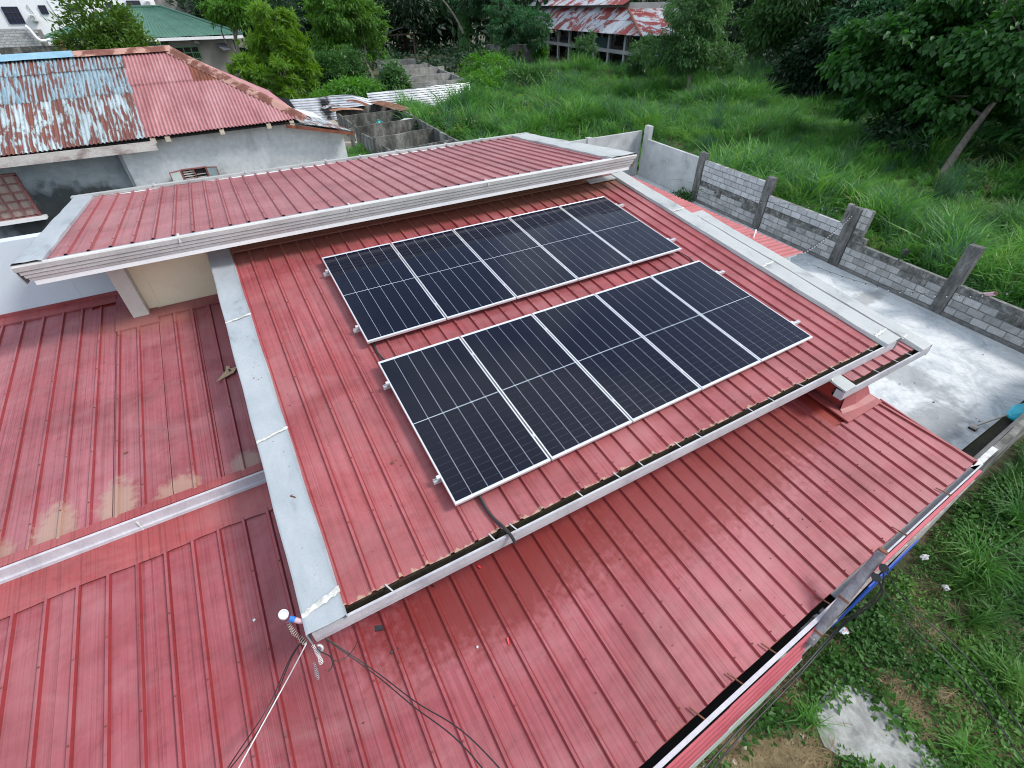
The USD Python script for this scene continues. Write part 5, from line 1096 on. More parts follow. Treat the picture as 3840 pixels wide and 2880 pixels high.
def tree(name, label, base, lumps, n, L, W, leaf, trunk_r=0.2, droop=0.5, clump=0.17, group=None, cat='tree', path=None, rosette=0, bark='bark', hollow=0.5, seed=0, limbs=6):
    r = np.random.default_rng(seed + 100); n = int(n * 1.5)
    t = thing(name, label, cat, group=group)
    lc = np.array([l[0] for l in lumps], float); cen = lc.mean(0)
    base = np.array(base, float)
    tb = MB()
    if path is None:
        path = [base, base + (cen - base) * [0.25, 0.25, 0.35] + r.normal(size=3) * 0.1, base + (cen - base) * [0.7, 0.7, 0.75], cen]
    pc = curve_tube(path, 0.1, seg=12)
    tb.tube(pc, np.linspace(trunk_r * 1.15, trunk_r * 0.35, 12), 8)
    for k in range(limbs):
        i = int(r.integers(4, 10)); l = lumps[k % len(lumps)]
        e = np.array(l[0]) + r.normal(size=3) * np.array(l[1]) * 0.45
        m = (pc[i] + e) / 2 + r.normal(size=3) * 0.12 * np.linalg.norm(e - pc[i]) * np.array([1, 1, 0.5])
        tb.tube(curve_tube([pc[i], m, e], 0.1, seg=7), np.linspace(trunk_r * 0.45, trunk_r * 0.08, 7), 5)
    tb.put('trunk', M[bark], t, smooth=60)
    if rosette:
        p, o = crown_points(r, lumps, n // rosette, clump, hollow)
        o /= np.linalg.norm(o, axis=1)[:, None]; o[:, 2] += 0.35
        ph = r.random((len(p), rosette)) * 2 * np.pi
        a1 = np.cross(o, r.normal(size=o.shape)); a1 /= np.linalg.norm(a1, axis=1)[:, None]; a2 = np.cross(o, a1); a2 /= np.linalg.norm(a2, axis=1)[:, None]
        ax = (np.cos(ph)[..., None] * a1[:, None] + np.sin(ph)[..., None] * a2[:, None]) + o[:, None] * r.uniform(0.0, 0.7, (len(p), rosette, 1)); ax[..., 2] -= droop * r.random((len(p), rosette))
        pos = np.repeat(p, rosette, 0); ax = ax.reshape(-1, 3)
        nr = np.repeat(o, rosette, 0) + r.normal(size=pos.shape) * 0.2
    else:
        pos, ax = crown_points(r, lumps, n, clump, hollow); ax[:, 2] -= droop
        nr = r.normal(size=pos.shape) * 0.45 + [0, 0, 1.0]
    Ls = L * r.uniform(0.65, 1.25, len(pos))
    obj('crown', leaves(pos, ax, nr, Ls, Ls * W / L), LV[leaf], t)
    return t
def ell(c, rx, rz, k=5, seed=0, spread=0.6, size=0.62, ry=None):
    """A few overlapping lumps filling an ellipsoid, for an uneven outline."""
    r = np.random.default_rng(seed); ry = ry or rx; out = []
    for i in range(k):
        d = r.normal(size=3); d /= np.linalg.norm(d); q = spread * r.uniform(0.6, 1.1)
        s = size * r.uniform(0.75, 1.2)
        out.append(((c[0] + d[0] * rx * q, c[1] + d[1] * ry * q, c[2] + d[2] * rz * q), (rx * s, ry * s, rz * s)))
    return out
tree('round_tree', 'compact round olive-green tree rising behind the rusty teal roof', (-3.6, 33.9, -3), ell((-3.7, 33.9, 2.6), 2.15, 1.7, 9, 1, 0.5, 0.62) + [((-3.35, 33.9, 4.0), (0.75, 0.75, 0.7))], 7000, 0.26, 0.12, 'jack', 0.22, 0.0, 0.16, seed=1)
tree('mango_tree', 'yellow-green mango tree with long drooping leaves beside the old pink roof', (5.0, 42.8, -3), ell((5.1, 44.7, 1.4), 2.7, 2.9, 10, 2, 0.60, 0.55) + [((3.7, 44, 0.0), (1.5, 1.5, 1.6)), ((6.7, 44, -0.3), (1.6, 1.6, 1.6)), ((5.8, 43.4, -1.1), (1.3, 1.3, 1.0))], 12000, 0.55, 0.10, 'mango', 0.25, 0.7, 0.15, rosette=11, seed=2)
tree('tree', 'light feathery tree top between the green roof and the dark trees', (3.9, 60, -3), ell((4.6, 60, 4.2), 2.6, 1.6, 5, 3), 3500, 0.42, 0.13, 'bright', 0.22, 0.3, seed=3)
tree('tall_tree', 'tall bright green tree left of the open hut with a slim pale trunk', (17.4, 60.0, -3), ell((15.4, 62.5, 3.2), 4.3, 4.6, 11, 4, 0.62, 0.55) + [((17.8, 61.5, 0.6), (2.0, 2.0, 1.6)), ((14.2, 61.5, 0.4), (2.2, 2, 1.9)), ((18.6, 62, 2.2), (1.7, 1.7, 1.5))], 13000, 0.42, 0.15, 'bright', 0.2, 0.45, 0.13, seed=4)
tree('bushy_tree', 'dense mid-green bushy tree below the tall bright tree', (10.8, 54.5, -3), ell((10.6, 54.5, -0.4), 2.9, 2.6, 8, 5), 5200, 0.36, 0.15, 'mid', 0.18, 0.3, seed=5)
tree('bushy_tree', 'dark leafy bush between the mango tree and the far pens', (13.6, 56, -3), ell((13.4, 56, -1.3), 2.4, 1.8, 6, 6), 3800, 0.38, 0.16, 'mid', 0.15, 0.3, seed=6)
# dark wood behind
WT = ['dark tree right behind the tall bright tree', 'dark tree behind the green roof house', 'dark tree just left behind the open hut roof', 'dark tree just right behind the open hut', 'dark tree behind the ivy-clad trunk', 'low dark tree between the tall bright tree and the hut', 'dark tree behind the left end of the rusty shelter', 'dark tree behind the middle of the rusty shelter', 'dark tree behind the right part of the rusty shelter', 'dark tree behind the grey-green field tree']
dk = [(14, 92, 4.5, 7), (5, 96, 5.5, 6), (25, 100, 4.5, 7.5), (36, 99, 5.0, 6.5), (46, 104, 4, 7), (22, 90, 3.0, 5), (58, 98, 4.5, 7), (70, 90, 5, 8), (80, 76, 5, 8), (85, 60, 5, 8)]
for i, (x, y, z, rr_) in enumerate(dk):
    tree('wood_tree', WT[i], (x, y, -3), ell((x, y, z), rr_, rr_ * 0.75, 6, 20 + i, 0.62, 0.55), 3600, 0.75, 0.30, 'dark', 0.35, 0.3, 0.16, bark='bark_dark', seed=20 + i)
# the far-off wood that closes the view, one mass
rw = np.random.default_rng(404); nW = 26000
ang = rw.uniform(math.radians(-52), math.radians(102), nW); dep = rw.uniform(100, 132, nW)
hx = 6.5 + 5.5 * meshkit.fbm(np.column_stack([ang * 14, 0 * ang, 0 * ang]), 3, 5)
q = np.column_stack([np.sin(ang) * dep + 4, np.cos(ang) * dep, -3 + hx * rw.random(nW) ** 0.8 * 1.35])
cl = meshkit.noise(q * 0.22, 6); q = q[cl > 0.38]
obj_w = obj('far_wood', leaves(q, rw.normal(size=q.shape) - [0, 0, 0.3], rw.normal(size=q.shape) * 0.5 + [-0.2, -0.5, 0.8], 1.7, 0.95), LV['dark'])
tag(obj_w, 'far-off dark wood closing the view behind all the buildings', 'wood', kind='stuff')
nU = 30000
q = np.column_stack([rw.uniform(-8, 95, nU), rw.uniform(46, 112, nU), np.full(nU, -3.0)])
side = ((q[:, 0] < 10) & (q[:, 1] > 94)) | ((q[:, 0] > 10) & (q[:, 0] < 47) & (q[:, 1] > 76)) | (q[:, 0] > 62) | ((q[:, 0] > 9) & (q[:, 0] < 17) & (q[:, 1] > 57)) | ((q[:, 0] > 27) & (q[:, 1] > 62) & (q[:, 0] < 38))
hut_free = ~((abs(q[:, 0] - 34) < 5) & (q[:, 1] > 76) & (q[:, 1] < 100))
q = q[side & hut_free]
q2 = np.column_stack([rw.uniform(46, 80, 9000), rw.uniform(-10, 48, 9000), np.full(9000, -3.0)]); q2 = q2[q2[:, 0] > 47 + 0.28 * np.abs(q2[:, 1] - 12)]
q = np.vstack([q, q2]); q[:, 2] += rw.random(len(q)) ** 1.5 * 1.9
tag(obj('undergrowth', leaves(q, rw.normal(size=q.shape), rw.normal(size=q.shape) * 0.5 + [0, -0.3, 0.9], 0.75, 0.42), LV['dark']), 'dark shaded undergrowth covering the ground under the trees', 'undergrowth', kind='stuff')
# ivy-covered trees
for i, (b_, tp, lab) in enumerate([((38.4, 79.7, -3), (40.8, 84.0, 5), 'ivy-clad tree right of the open hut with a bare curved limb'), ((41.8, 76.0, -3), (42.6, 77, 6), 'dark slim ivy-clad tree left of the grey wall fragment')]):
    t = tree('ivy_tree', lab, b_, ell((tp[0] + 0.5 * i, tp[1], tp[2] + 0.6), 4.2, 2.2, 6, 90 + i), 4200, 0.5, 0.2, 'acacia' if i == 0 else 'dark', 0.35, 0.6, 0.17, path=[b_, np.array(b_) * 0.6 + np.array(tp) * 0.4, np.array(tp)], bark='bark_dark', seed=90 + i)
    r = np.random.default_rng(i); n = 1500; u = r.random(n); ph = r.random(n) * 2 * np.pi; q = (0.75 if i == 0 else 0.45) * (0.7 + 0.5 * meshkit.noise(np.column_stack([u * 9, ph, 0 * u]), 3))
    p = np.array(b_) + (np.array(tp) - np.array(b_)) * (u * 0.8)[:, None] + np.column_stack([np.cos(ph) * q, np.sin(ph) * q, 0 * u])
    obj('ivy', leaves(p, np.column_stack([np.cos(ph), np.sin(ph), -0.9 + 0 * u]), np.column_stack([np.cos(ph), np.sin(ph), 0.5 + 0 * u]), 0.42, 0.34), LV['mid'], t)
bt = MB(); bt.tube(curve_tube([(38.7, 80, 0.6), (37.9, 80.5, 2.4), (36.6, 81, 4.2), (35.4, 81, 5.2)], 0.1, seg=12), np.linspace(0.2, 0.09, 12), 6)
bt.put('bare_limb', M['bark'], stage.GetPrimAtPath('/World/ivy_tree') and UsdGeom.Xform(stage.GetPrimAtPath('/World/ivy_tree')))
tree('acacia_tree', 'spreading blue-green acacia in front of the left part of the rusty shelter roof', (37.9, 62.4, -3), ell((38.8, 64.3, 2.6), 4.6, 2.2, 9, 7, 0.7, 0.42) + [((41.8, 64, 1.4), (1.8, 1.8, 0.8)), ((41.2, 63, 0.1), (1.5, 1.5, 0.9)), ((37, 63, 0.6), (1.6, 1.5, 1.0))], 8500, 0.42, 0.12, 'acacia', 0.22, 0.55, 0.14, seed=7)
tree('grey_green_tree', 'grey-green tree standing in the field right of the shelter', (nearer((42.6, 36.6, 0))[0], nearer((42.6, 36.6, 0))[1], -3), ell(nearer((45.2, 39.7, 2.0)), 4.0, 3.7, 11, 8, 0.65, 0.48) + [(nearer((43.2, 38.2, -0.6)), (1.8, 1.8, 1.1)), (nearer((47.5, 37.2, -0.7)), (2.0, 2.0, 1.3)), (nearer((41.6, 40.6, 0.2)), (1.5, 1.5, 1.3))], 15000, 0.34, 0.12, 'feather', 0.14, 0.5, 0.15, seed=8)
tree('small_tree', 'slender leafy sapling against the columns of the shelter', (44.6, 55.9, -3), ell((44.6, 55.9, -0.8), 1.5, 1.9, 6, 9), 2600, 0.34, 0.12, 'feather', 0.08, 0.4, seed=9)
tree('small_tree', 'second small leafy sapling at the right end of the shelter', (45.2, 46.4, -3), ell((45.2, 46.4, -1.0), 1.6, 1.5, 5, 10), 2400, 0.34, 0.12, 'feather', 0.08, 0.4, seed=10)
fr_ = [((59.5, 38.0, 2.0), 4.6, 4.6, 'mid', 'wood-edge tree with yellow-green top right of the grey-green tree'), ((57.0, 30.5, 2.0), 4.2, 4.6, 'dark', 'dark feathery wood-edge tree, second behind the field'), ((54.5, 24.0, 1.6), 4.2, 4.4, 'acacia', 'wood-edge tree just left of the broad-leaved tree'),
       ((66, 34, 4.0), 6, 6, 'dark', 'dark tree behind the yellow-green wood-edge tree'), ((62, 24, 4.0), 6, 6, 'dark', 'dark tree between the wood-edge tree and the broad-leaved tree'), ((56, 15, 3.5), 6, 6, 'dark', 'dark tree directly behind the crown of the broad-leaved tree'), ((50, 8, 3.0), 6, 6, 'dark', 'dark tree behind the leaning trunk at the right'), ((66, 48, 4), 6, 6, 'dark', 'dark tree behind the grey-green tree, right of the shelter'), ((48, 0, 3), 6, 6, 'dark', 'dark tree at the right edge behind the broad-leaved tree'), ((49, 18, 0), 3.2, 3.2, 'dark', 'low dark tree in the shade left of the leaning trunk'), ((53, 30, -1.2), 2.6, 2.2, 'dark', 'low dark bushy tree at the foot of the wood edge')]
for i, (c, rx, rz, lf, lab) in enumerate(fr_):
    c = nearer(c, 0.9)
    tree('wood_edge_tree', lab or 'dark tree in the shade of the wood at the field edge', (c[0], c[1], -3), ell(c, rx, rz, 8, 120 + i, 0.62, 0.55), 7500, 0.5, 0.20, lf, 0.25, 0.5, 0.2, bark='bark_dark', seed=120 + i)
# the broad-leaved tree at the right
bp = [(27.9, 7.1, -3.05)] + [nearer(q) for q in ((32.8, 8.62, -3.0), (34.0, 8.85, -1.9), (35.6, 9.1, -0.6), (38.1, 9.6, 1.2), (41, 10, 3.6))]
lm = ell((38.5, 12.5, 1.6), 5.6, 3.9, 13, 11, 0.75, 0.46) + [((34.6, 14.6, -0.9), (1.6, 1.8, 0.7)), ((36.2, 8.6, 0.2), (1.5, 1.6, 0.9)), ((35.0, 10.6, -0.2), (1.4, 1.6, 0.8)), ((38.4, 7.0, 0.2), (1.8, 1.8, 1.3)), ((36.0, 14, -0.4), (2.2, 2.2, 1.1)), ((37.2, 8.2, -1.0), (1.8, 1.8, 1.2)), ((36.6, 6.6, -1.7), (1.6, 1.6, 1.0)), ((39, 16, 1.0), (2.5, 2.5, 1.8))]
lm = [(nearer(c), tuple(0.882 * q for q in rr_)) for c, rr_ in lm]
tree('broad_leaved_tree', 'broad-leaved tree with a pale leaning trunk at the right of the field', bp[0], lm, 21000, 0.36, 0.26, 'big', 0.155, 0.9, 0.15, path=bp, seed=11, bark='bark_mid', limbs=12, hollow=0.45)
for i, (c, rx, rz, n, lf, lab) in enumerate([(nearer((36.5, 4.6, -1.9)), 2.4, 1.5, 3000, 'big', 'leafy bush below the broad-leaved tree at the right edge'), (nearer((35.0, 12.4, -2.4)), 2.2, 0.9, 1800, 'dark', 'low dark bush in the shade beside the leaning trunk'), ((25.6, 48.3, -2.2), 2.6, 1.1, 2600, 'vine', 'low bright vine-covered bush right of the far pens'), ((30.5, 57.5, -2.0), 3.0, 1.4, 3000, 'vine', 'light green bush left of the grey wall fragment'),
     ((34.0, 62.0, -1.7), 2.4, 1.5, 2600, 'mid', 'darker bush at the foot of the grey wall fragment'), ((42.9, 64.4, -1.2), 0.9, 1.9, 2200, 'vine', 'column of creeper at the right end of the grey wall fragment'), ((12.2, 49.5, -2.4), 3.2, 0.9, 3200, 'vine', 'low leafy tangle behind the zinc fence under the bushy trees'), ((17.0, 50.5, -1.9), 1.5, 1.7, 2200, 'feather', 'feathery pale shrub in front of the far pens at their left end'), ((8.2, 48.5, -2.6), 2.4, 0.6, 1800, 'vine', 'low creepers behind the left zinc fence'), ((31.0, 49.0, -2.3), 3.0, 1.0, 2600, 'mid', 'wild hedge between the far pens and the tall grass')]):
    tree('bush', lab, (c[0], c[1], -3), ell(c, rx, rz, 6, 150 + i), n, 0.34, 0.17, lf, 0.05, 0.2, 0.2, seed=150 + i, cat='bush', limbs=4)
# papaya-like plant in front of the wall fragment
pl_ = thing('papaya_plant', 'young papaya plant in front of the grey wall fragment', 'plant')
MB().tube([(37.9, 63.5, -3), (37.9, 63.5, -1.3)], 0.06, 6).put('stem', M['bark'], pl_)
r = np.random.default_rng(5); n = 26; ph = r.random(n) * 6.283; o = np.column_stack([np.cos(ph), np.sin(ph), r.uniform(-0.2, 0.7, n)])
p = np.array([37.9, 63.5, -1.3]) + o * r.uniform(0.5, 1.0, n)[:, None]
obj('foliage', leaves(p, o * [1, 1, 0.2] - [0, 0, 0.5], np.tile([0, 0, 1.0], (n, 1)), 0.8, 0.7), LV['vine'], pl_)

# --- grasses
def grass_mat(name, cols, trans=0.35):
    st = [(i / (len(cols) - 1), c) for i, c in enumerate(cols)]
    return mat(name, {'g': ('geometry', {}), 'o': ('object_info', {}), 'n': ('noise_texture', {'scale': 0.42, 'detail': 5.0, 'roughness': 0.65}), 'nr': ('map_range', {'from_min': 0.36, 'from_max': 0.66, 'to_min': 0.0, 'to_max': 0.66, 'clamp': True}), 'a': ('math', {'math_type': 'multiply_add', 'value2': 0.22}), 'b': ('math', {'math_type': 'multiply_add', 'value2': 0.25}),
        'r': ('rgb_ramp', ramp(*st)), 'p': ('principled_bsdf', {'roughness': 0.5, 'specular_ior_level': 0.35}), 'h': ('hsv', {'hue': 0.485, 'value': 1.4}), 't': ('translucent_bsdf', {}), 'm': ('mix_closure', {'fac': trans})},
        [('g.random_per_island', 'a.value1'), ('g.position', 'n.vector'), ('n.fac', 'nr.value'), ('nr.result', 'a.value3'), ('o.random', 'b.value1'), ('a.value', 'b.value3'), ('b.value', 'r.fac'), ('r.color', 'p.base_color'), ('r.color', 'h.color'), ('h.color', 't.color'), ('p.BSDF', 'm.closure1'), ('t.BSDF', 'm.closure2')], surface='m.closure')
M['grass'] = grass_mat('tall_grass', [(0.020, 0.088, 0.016), (0.050, 0.185, 0.026), (0.095, 0.275, 0.036), (0.22, 0.36, 0.060)])
M['weed'] = grass_mat('weed_green', [(0.016, 0.062, 0.010), (0.038, 0.125, 0.018), (0.075, 0.20, 0.028), (0.17, 0.27, 0.05)])
M['weed_grass'] = grass_mat('weed_grass', [(0.014, 0.060, 0.011), (0.034, 0.120, 0.020), (0.065, 0.19, 0.028), (0.16, 0.26, 0.05)])
M['reed'] = grass_mat('blue_green_reed', [(0.030, 0.085, 0.045), (0.050, 0.13, 0.065), (0.075, 0.17, 0.08)])
M['straw'] = surf('dry_straw', [(0.3, (0.20, 0.14, 0.07)), (0.7, (0.42, 0.34, 0.20))], 5, rough=0.9)
def tuft(seed, nb, h, w_, spread, lean, droop, segs=3, upright=0.0):
    """Arching blades from one root, each a strip that tapers to a point."""
    r = np.random.default_rng(seed); V = []; F = []; o = 0
    for k in range(nb):
        ph = r.random() * 6.283; d = np.array([math.cos(ph), math.sin(ph), 0]); root = r.normal(size=3) * [spread, spread, 0]
        hh = h * r.uniform(0.55, 1.15); ln = lean * r.uniform(0.3, 1.2); s = np.array([-d[1], d[0], 0]) + r.normal(size=3) * 0.35; s /= np.linalg.norm(s)
        for i in range(segs):
            t = i / segs; c = root + d * hh * (ln * t + droop * t * t * 0.6) + np.array([0, 0, hh * (t - droop * 0.42 * t * t)])
            ww = w_ * (1 - 0.55 * t) * r.uniform(0.8, 1.2)
            V += [c - s * ww / 2, c + s * ww / 2]
        t = 1.0; V.append(root + d * hh * (ln + droop * 0.75) + np.array([0, 0, hh * (1 - droop * 0.55)]))
        for i in range(segs - 1): F += [[o + 2 * i, o + 2 * i + 1, o + 2 * i + 3], [o + 2 * i, o + 2 * i + 3, o + 2 * i + 2]]
        F.append([o + 2 * segs - 2, o + 2 * segs - 1, o + 2 * segs]); o += 2 * segs + 1
    return np.array(V), np.array(F)
def broadleaf(seed, n, size, h, spread):
    r = np.random.default_rng(seed); ph = r.random(n) * 6.283; rad = np.sqrt(r.random(n)) * spread
    p = np.column_stack([np.cos(ph) * rad, np.sin(ph) * rad, r.uniform(0.15, 1, n) * h * (1.15 - rad / spread * 0.6)])
    ax = np.column_stack([np.cos(ph), np.sin(ph), r.uniform(-0.5, 0.3, n)]) + r.normal(size=(n, 3)) * 0.4
    return leaves(p, ax, r.normal(size=(n, 3)) * 0.35 + [0, 0, 1], size * r.uniform(0.6, 1.3, n), size * 0.62 * r.uniform(0.7, 1.2, n))
def scatter(name, label, cat, protos, pts, scale, idx, seed=0, tilt=0.12):
    pi = UsdGeom.PointInstancer.Define(stage, path_for(name)); pa = str(pi.GetPath())
    for k, (m, mt) in enumerate(protos):
        usdkit.mesh(stage, f'{pa}/kind_{k}', m, mt)
        pi.GetPrototypesRel().AddTarget(f'{pa}/kind_{k}')
    n = len(pts); r = np.random.default_rng(seed)
    yaw = r.random(n) * 2 * np.pi; tx, ty = r.normal(size=n) * tilt, r.normal(size=n) * tilt
    q = []
    for a, b, c in zip(yaw, tx, ty):
        w0, z0 = math.cos(a / 2), math.sin(a / 2)
        v = np.array([b * w0 / 2 + c * z0 / 2, c * w0 / 2 - b * z0 / 2, z0]); nn = math.sqrt(w0 * w0 + v @ v)
        q.append(Gf.Quath(w0 / nn, *(v / nn)))
    pi.CreatePositionsAttr(Vt.Vec3fArray.FromNumpy(np.asarray(pts, np.float32)))
    pi.CreateScalesAttr(Vt.Vec3fArray.FromNumpy(np.asarray(np.column_stack([scale] * 3) if np.ndim(scale) == 1 else scale, np.float32)))
    pi.CreateOrientationsAttr(Vt.QuathArray(q)); pi.CreateProtoIndicesAttr(Vt.IntArray.FromNumpy(np.asarray(idx, np.int32)))
    return tag(pi, label, cat, kind='stuff')
def inside(poly, p):
    x, y = p[:, 0], p[:, 1]; c = np.zeros(len(p), bool); n = len(poly)
    for i in range(n):
        (x0, y0), (x1, y1) = poly[i], poly[(i + 1) % n]
        if y0 != y1: c ^= ((y0 > y) != (y1 > y)) & (x < (x1 - x0) * (y - y0) / (y1 - y0) + x0)
    return c
r = np.random.default_rng(42)
field = [(14.9, -7), (16.15, 1.34), (18.6, 16.2), (18.0, 17.0), (9.5, 17.0), (11.2, 22), (12.3, 38.5), (14, 40.6), (21, 41.2), (22, 47), (33, 58), (41, 62), (47, 51), (52, 46), (62, 44), (57, 33), (48, 20), (40, 10), (38, 0), (34, -8)]
N = 46000
p = np.column_stack([r.uniform(9, 64, N), r.uniform(-8, 64, N)])
dd = np.hypot(p[:, 0] - SPOT[0], p[:, 1] - SPOT[1])
keep = inside(field, p) & (r.random(N) < np.clip((26 / dd) ** 1.1, 0.25, 1))
p = p[keep]; n = len(p)
hn = meshkit.fbm(np.column_stack([p * 0.16, 0 * p[:, 0]]), 3, 3); hn2 = meshkit.noise(np.column_stack([p * 0.5, 0 * p[:, 0] + 4]), 9)
sc = (0.44 + 1.2 * np.clip((hn - 0.3) / 0.4, 0, 1) * (0.25 + 1.25 * hn2)) * r.uniform(0.75, 1.3, n)
sc *= np.where(dd[keep] > 35, 1.2, 1.0)
low = (meshkit.noise(np.column_stack([p * 0.3, 0 * p[:, 0] + 8]), 21) > 0.58)
idx = np.where(low & (r.random(n) < 0.8), 3 + r.integers(0, 2, n), r.integers(0, 3, n))
gp = [(tuft(1, 34, 0.90, 0.034, 0.12, 0.35, 0.6), M['grass']), (tuft(2, 32, 1.1, 0.030, 0.10, 0.22, 0.45), M['grass']), (tuft(3, 30, 0.80, 0.042, 0.15, 0.5, 0.75), M['grass']),
      (broadleaf(4, 60, 0.13, 0.55, 0.45), M['weed']), (broadleaf(5, 50, 0.16, 0.45, 0.5), M['weed'])]
gp.append((tuft(7, 14, 0.85, 0.016, 0.12, 0.4, 0.5), M['straw'])); gp.append((tuft(8, 26, 1.25, 0.028, 0.08, 0.16, 0.35), M['reed']))
rx_ = r.random(n); idx = np.where(rx_ < 0.035, 5, np.where(rx_ > 0.955, 6, idx))
scatter('grass_field', 'tall rank green grass filling the field beyond the block wall', 'grass', gp, np.column_stack([p, np.full(n, -3.02)]), sc, idx, 1)
# grass sprouting round the near pens and behind the house
N = 900
p = np.vstack([np.column_stack([r.uniform(7.2, 11.0, N // 2), r.uniform(24.3, 26.3, N // 2)]), np.column_stack([r.uniform(5.6, 7.1, N // 4), r.uniform(24, 30, N // 4)]), np.column_stack([r.uniform(3, 20, N // 4), r.uniform(43, 48, N // 4)])])
scatter('rough_grass', 'patches of short rough grass round the near pens', 'grass', gp[:5], np.column_stack([p, np.full(len(p), -3.0)]), r.uniform(0.3, 0.6, len(p)), r.integers(0, 5, len(p)), 5)
for i, (x, y, h, lab) in enumerate([(20.6, 9.3, 1.9, 'clump of blue-green reeds just behind the second wall post'), (27.6, 20.0, 1.7, 'thin blue-green reed clump in the middle of the field'), (25.5, 5.7, 1.5, 'small blue-green reed clump toward the leaning trunk'), (22.5, 16.2, 1.7, 'blue-green reed clump straight beyond the corner post')]):
    v, f = tuft(300 + i, 120, h, 0.030, 0.22, 0.16, 0.22, 3)
    tag(obj('reed_clump', (v + [x, y, -3.02], f), M['reed']), lab, 'reeds')

# --- weeds beside the street front, bottom right
poly = [(1.2, -2.62), (6.6, -2.50), (14.6, -2.36), (15.5, -8), (0.8, -8), (0.6, -3.2)]
N = 16000
p = np.column_stack([r.uniform(0.6, 15, N), -2.4 - 5.6 * r.random(N) ** 1.3])
bare = 0.9 * np.exp(-((np.hypot((p[:, 0] - 3.5) / 0.8, (p[:, 1] + 3.4) / 0.85) - 1.0) / 0.16) ** 2) * (meshkit.noise(np.column_stack([p * 2.2, 0 * p[:, 0] + 7]), 8) > 0.42) + 1.7 * np.exp(-(((p[:, 0] - 2.05) / 0.85) ** 2 + ((p[:, 1] + 3.05) / 0.45) ** 2)) + 0.55 * np.exp(-(((p[:, 0] - 4.35) / 0.5) ** 2 + ((p[:, 1] + 3.55) / 0.7) ** 2)) + 0.35 * (meshkit.noise(np.column_stack([p * 1.6, 0 * p[:, 0] + 2]), 4) > 0.66)
SLAB = [(3.93, -2.86), (3.13, -2.89), (2.98, -3.2), (3.15, -3.62), (3.42, -3.98), (3.95, -4.05), (4.02, -3.5)]
keep = inside(poly, p) & (r.random(N) > bare) & ~inside([(3.48 + (x - 3.5) * 0.86, -3.4 + (y + 3.4) * 0.88) for x, y in SLAB], p) & (r.random(N) < np.clip(1.25 - p[:, 0] / 16, 0.3, 1))
p = p[keep]; n = len(p)
thin = meshkit.fbm(np.column_stack([p * 1.3, 0 * p[:, 0] + 5]), 3, 31); keep = r.random(n) < np.clip((thin - 0.25) * 5, 0.3, 1); p = p[keep]; n = len(p); thin = thin[keep]
kind = meshkit.noise(np.column_stack([p * 0.9, 0 * p[:, 0]]), 12)
idx = np.where(kind > 0.66, r.integers(0, 2, n), 2 + r.integers(0, 3, n))
wp = [(tuft(11, 22, 0.30, 0.012, 0.04, 0.6, 0.6), M['weed']), (tuft(12, 14, 0.42, 0.018, 0.04, 0.5, 0.7), M['weed_grass']), (broadleaf(13, 34, 0.055, 0.16, 0.14), M['weed']), (broadleaf(14, 26, 0.075, 0.14, 0.15), M['weed']), (broadleaf(15, 40, 0.038, 0.12, 0.13), M['weed_grass'])]
scatter('weeds', 'mixed low weeds and grass growing along the street front of the house', 'weeds', wp, np.column_stack([p, np.full(n, -3.015)]), r.uniform(0.5, 1.1, n) * (0.6 + 1.0 * thin), idx, 9, 0.25)
N = 2600
p = np.column_stack([r.normal(2.0, 0.75, N), r.normal(-3.05, 0.42, N)]); p = np.vstack([p, np.column_stack([r.normal(4.4, 0.5, 500), r.normal(-3.5, 0.6, 500)]), np.column_stack([r.uniform(3, 9, 500), r.uniform(-5, -2.6, 500)])])
p = p[p[:, 1] < -2.58]; n = len(p)
def straw_bits(seed):
    rr_ = np.random.default_rng(seed); mb = MB()
    for k in range(5):
        a = rr_.random() * 6.28; c = rr_.normal(size=2) * 0.05; l = rr_.uniform(0.05, 0.14); z = rr_.uniform(0.004, 0.03)
        q = curve_tube([(c[0] - math.cos(a) * l, c[1] - math.sin(a) * l, z), (c[0] + 0.02 * rr_.normal(), c[1] + 0.02 * rr_.normal(), z + 0.012), (c[0] + math.cos(a) * l, c[1] + math.sin(a) * l, z)], 0.01, seg=4)
        mb.tube(q, 0.0018, 3, cap=False)
    return mb.mesh()
scatter('dry_straw', 'dry straw and stalks littering the bare soil at the foot of the front wall', 'straw', [(straw_bits(1), M['straw']), (straw_bits(2), M['straw']), (straw_bits(3), M['straw'])], np.column_stack([p, np.full(n, -3.018)]), r.uniform(0.7, 1.5, n), r.integers(0, 3, n), 14, 0.05)
for i, (x, y, h, lab) in enumerate([(7.1, -3.0, 0.85, 'big arching grass clump close to the front wall beyond the mast'), (8.6, -2.95, 0.9, 'big arching grass clump farthest along the front wall'), (7.6, -3.7, 0.8, 'big arching grass clump at the right edge of the weeds'), (3.05, -2.95, 0.34, 'small grass clump at the near left corner of the concrete slab'), (4.3, -4.05, 0.42, 'grass clump right of the concrete slab'), (3.1, -3.78, 0.36, 'grass clump at the foot of the concrete slab, lowest in the weeds')]):
    v, f = tuft(400 + i, 70, h, 0.020 if h > 0.5 else 0.012, 0.06, 0.45, 0.75, 4)
    tag(obj('grass_clump', (v + [x, y, -3.02], f), M['grass']), lab, 'grass')
M['slab'] = surf('weathered_slab', [(0.25, (0.20, 0.20, 0.19)), (0.42, (0.22, 0.225, 0.215)), (0.60, (0.36, 0.37, 0.36)), (0.8, (0.43, 0.435, 0.415))], 2.4, detail=10, rough=0.8, fine=0.16, fscale=18, bump=0.5, rrough=0.7, dist=0.8)
import mapbox_earcut
pg = np.array(SLAB); tr_ = mapbox_earcut.triangulate_float64(pg, np.array([len(pg)], np.uint32)).reshape(-1, 3); k = len(pg)
v = np.vstack([np.column_stack([pg, np.full(k, -3.06)]), np.column_stack([pg, np.full(k, -2.955)])])
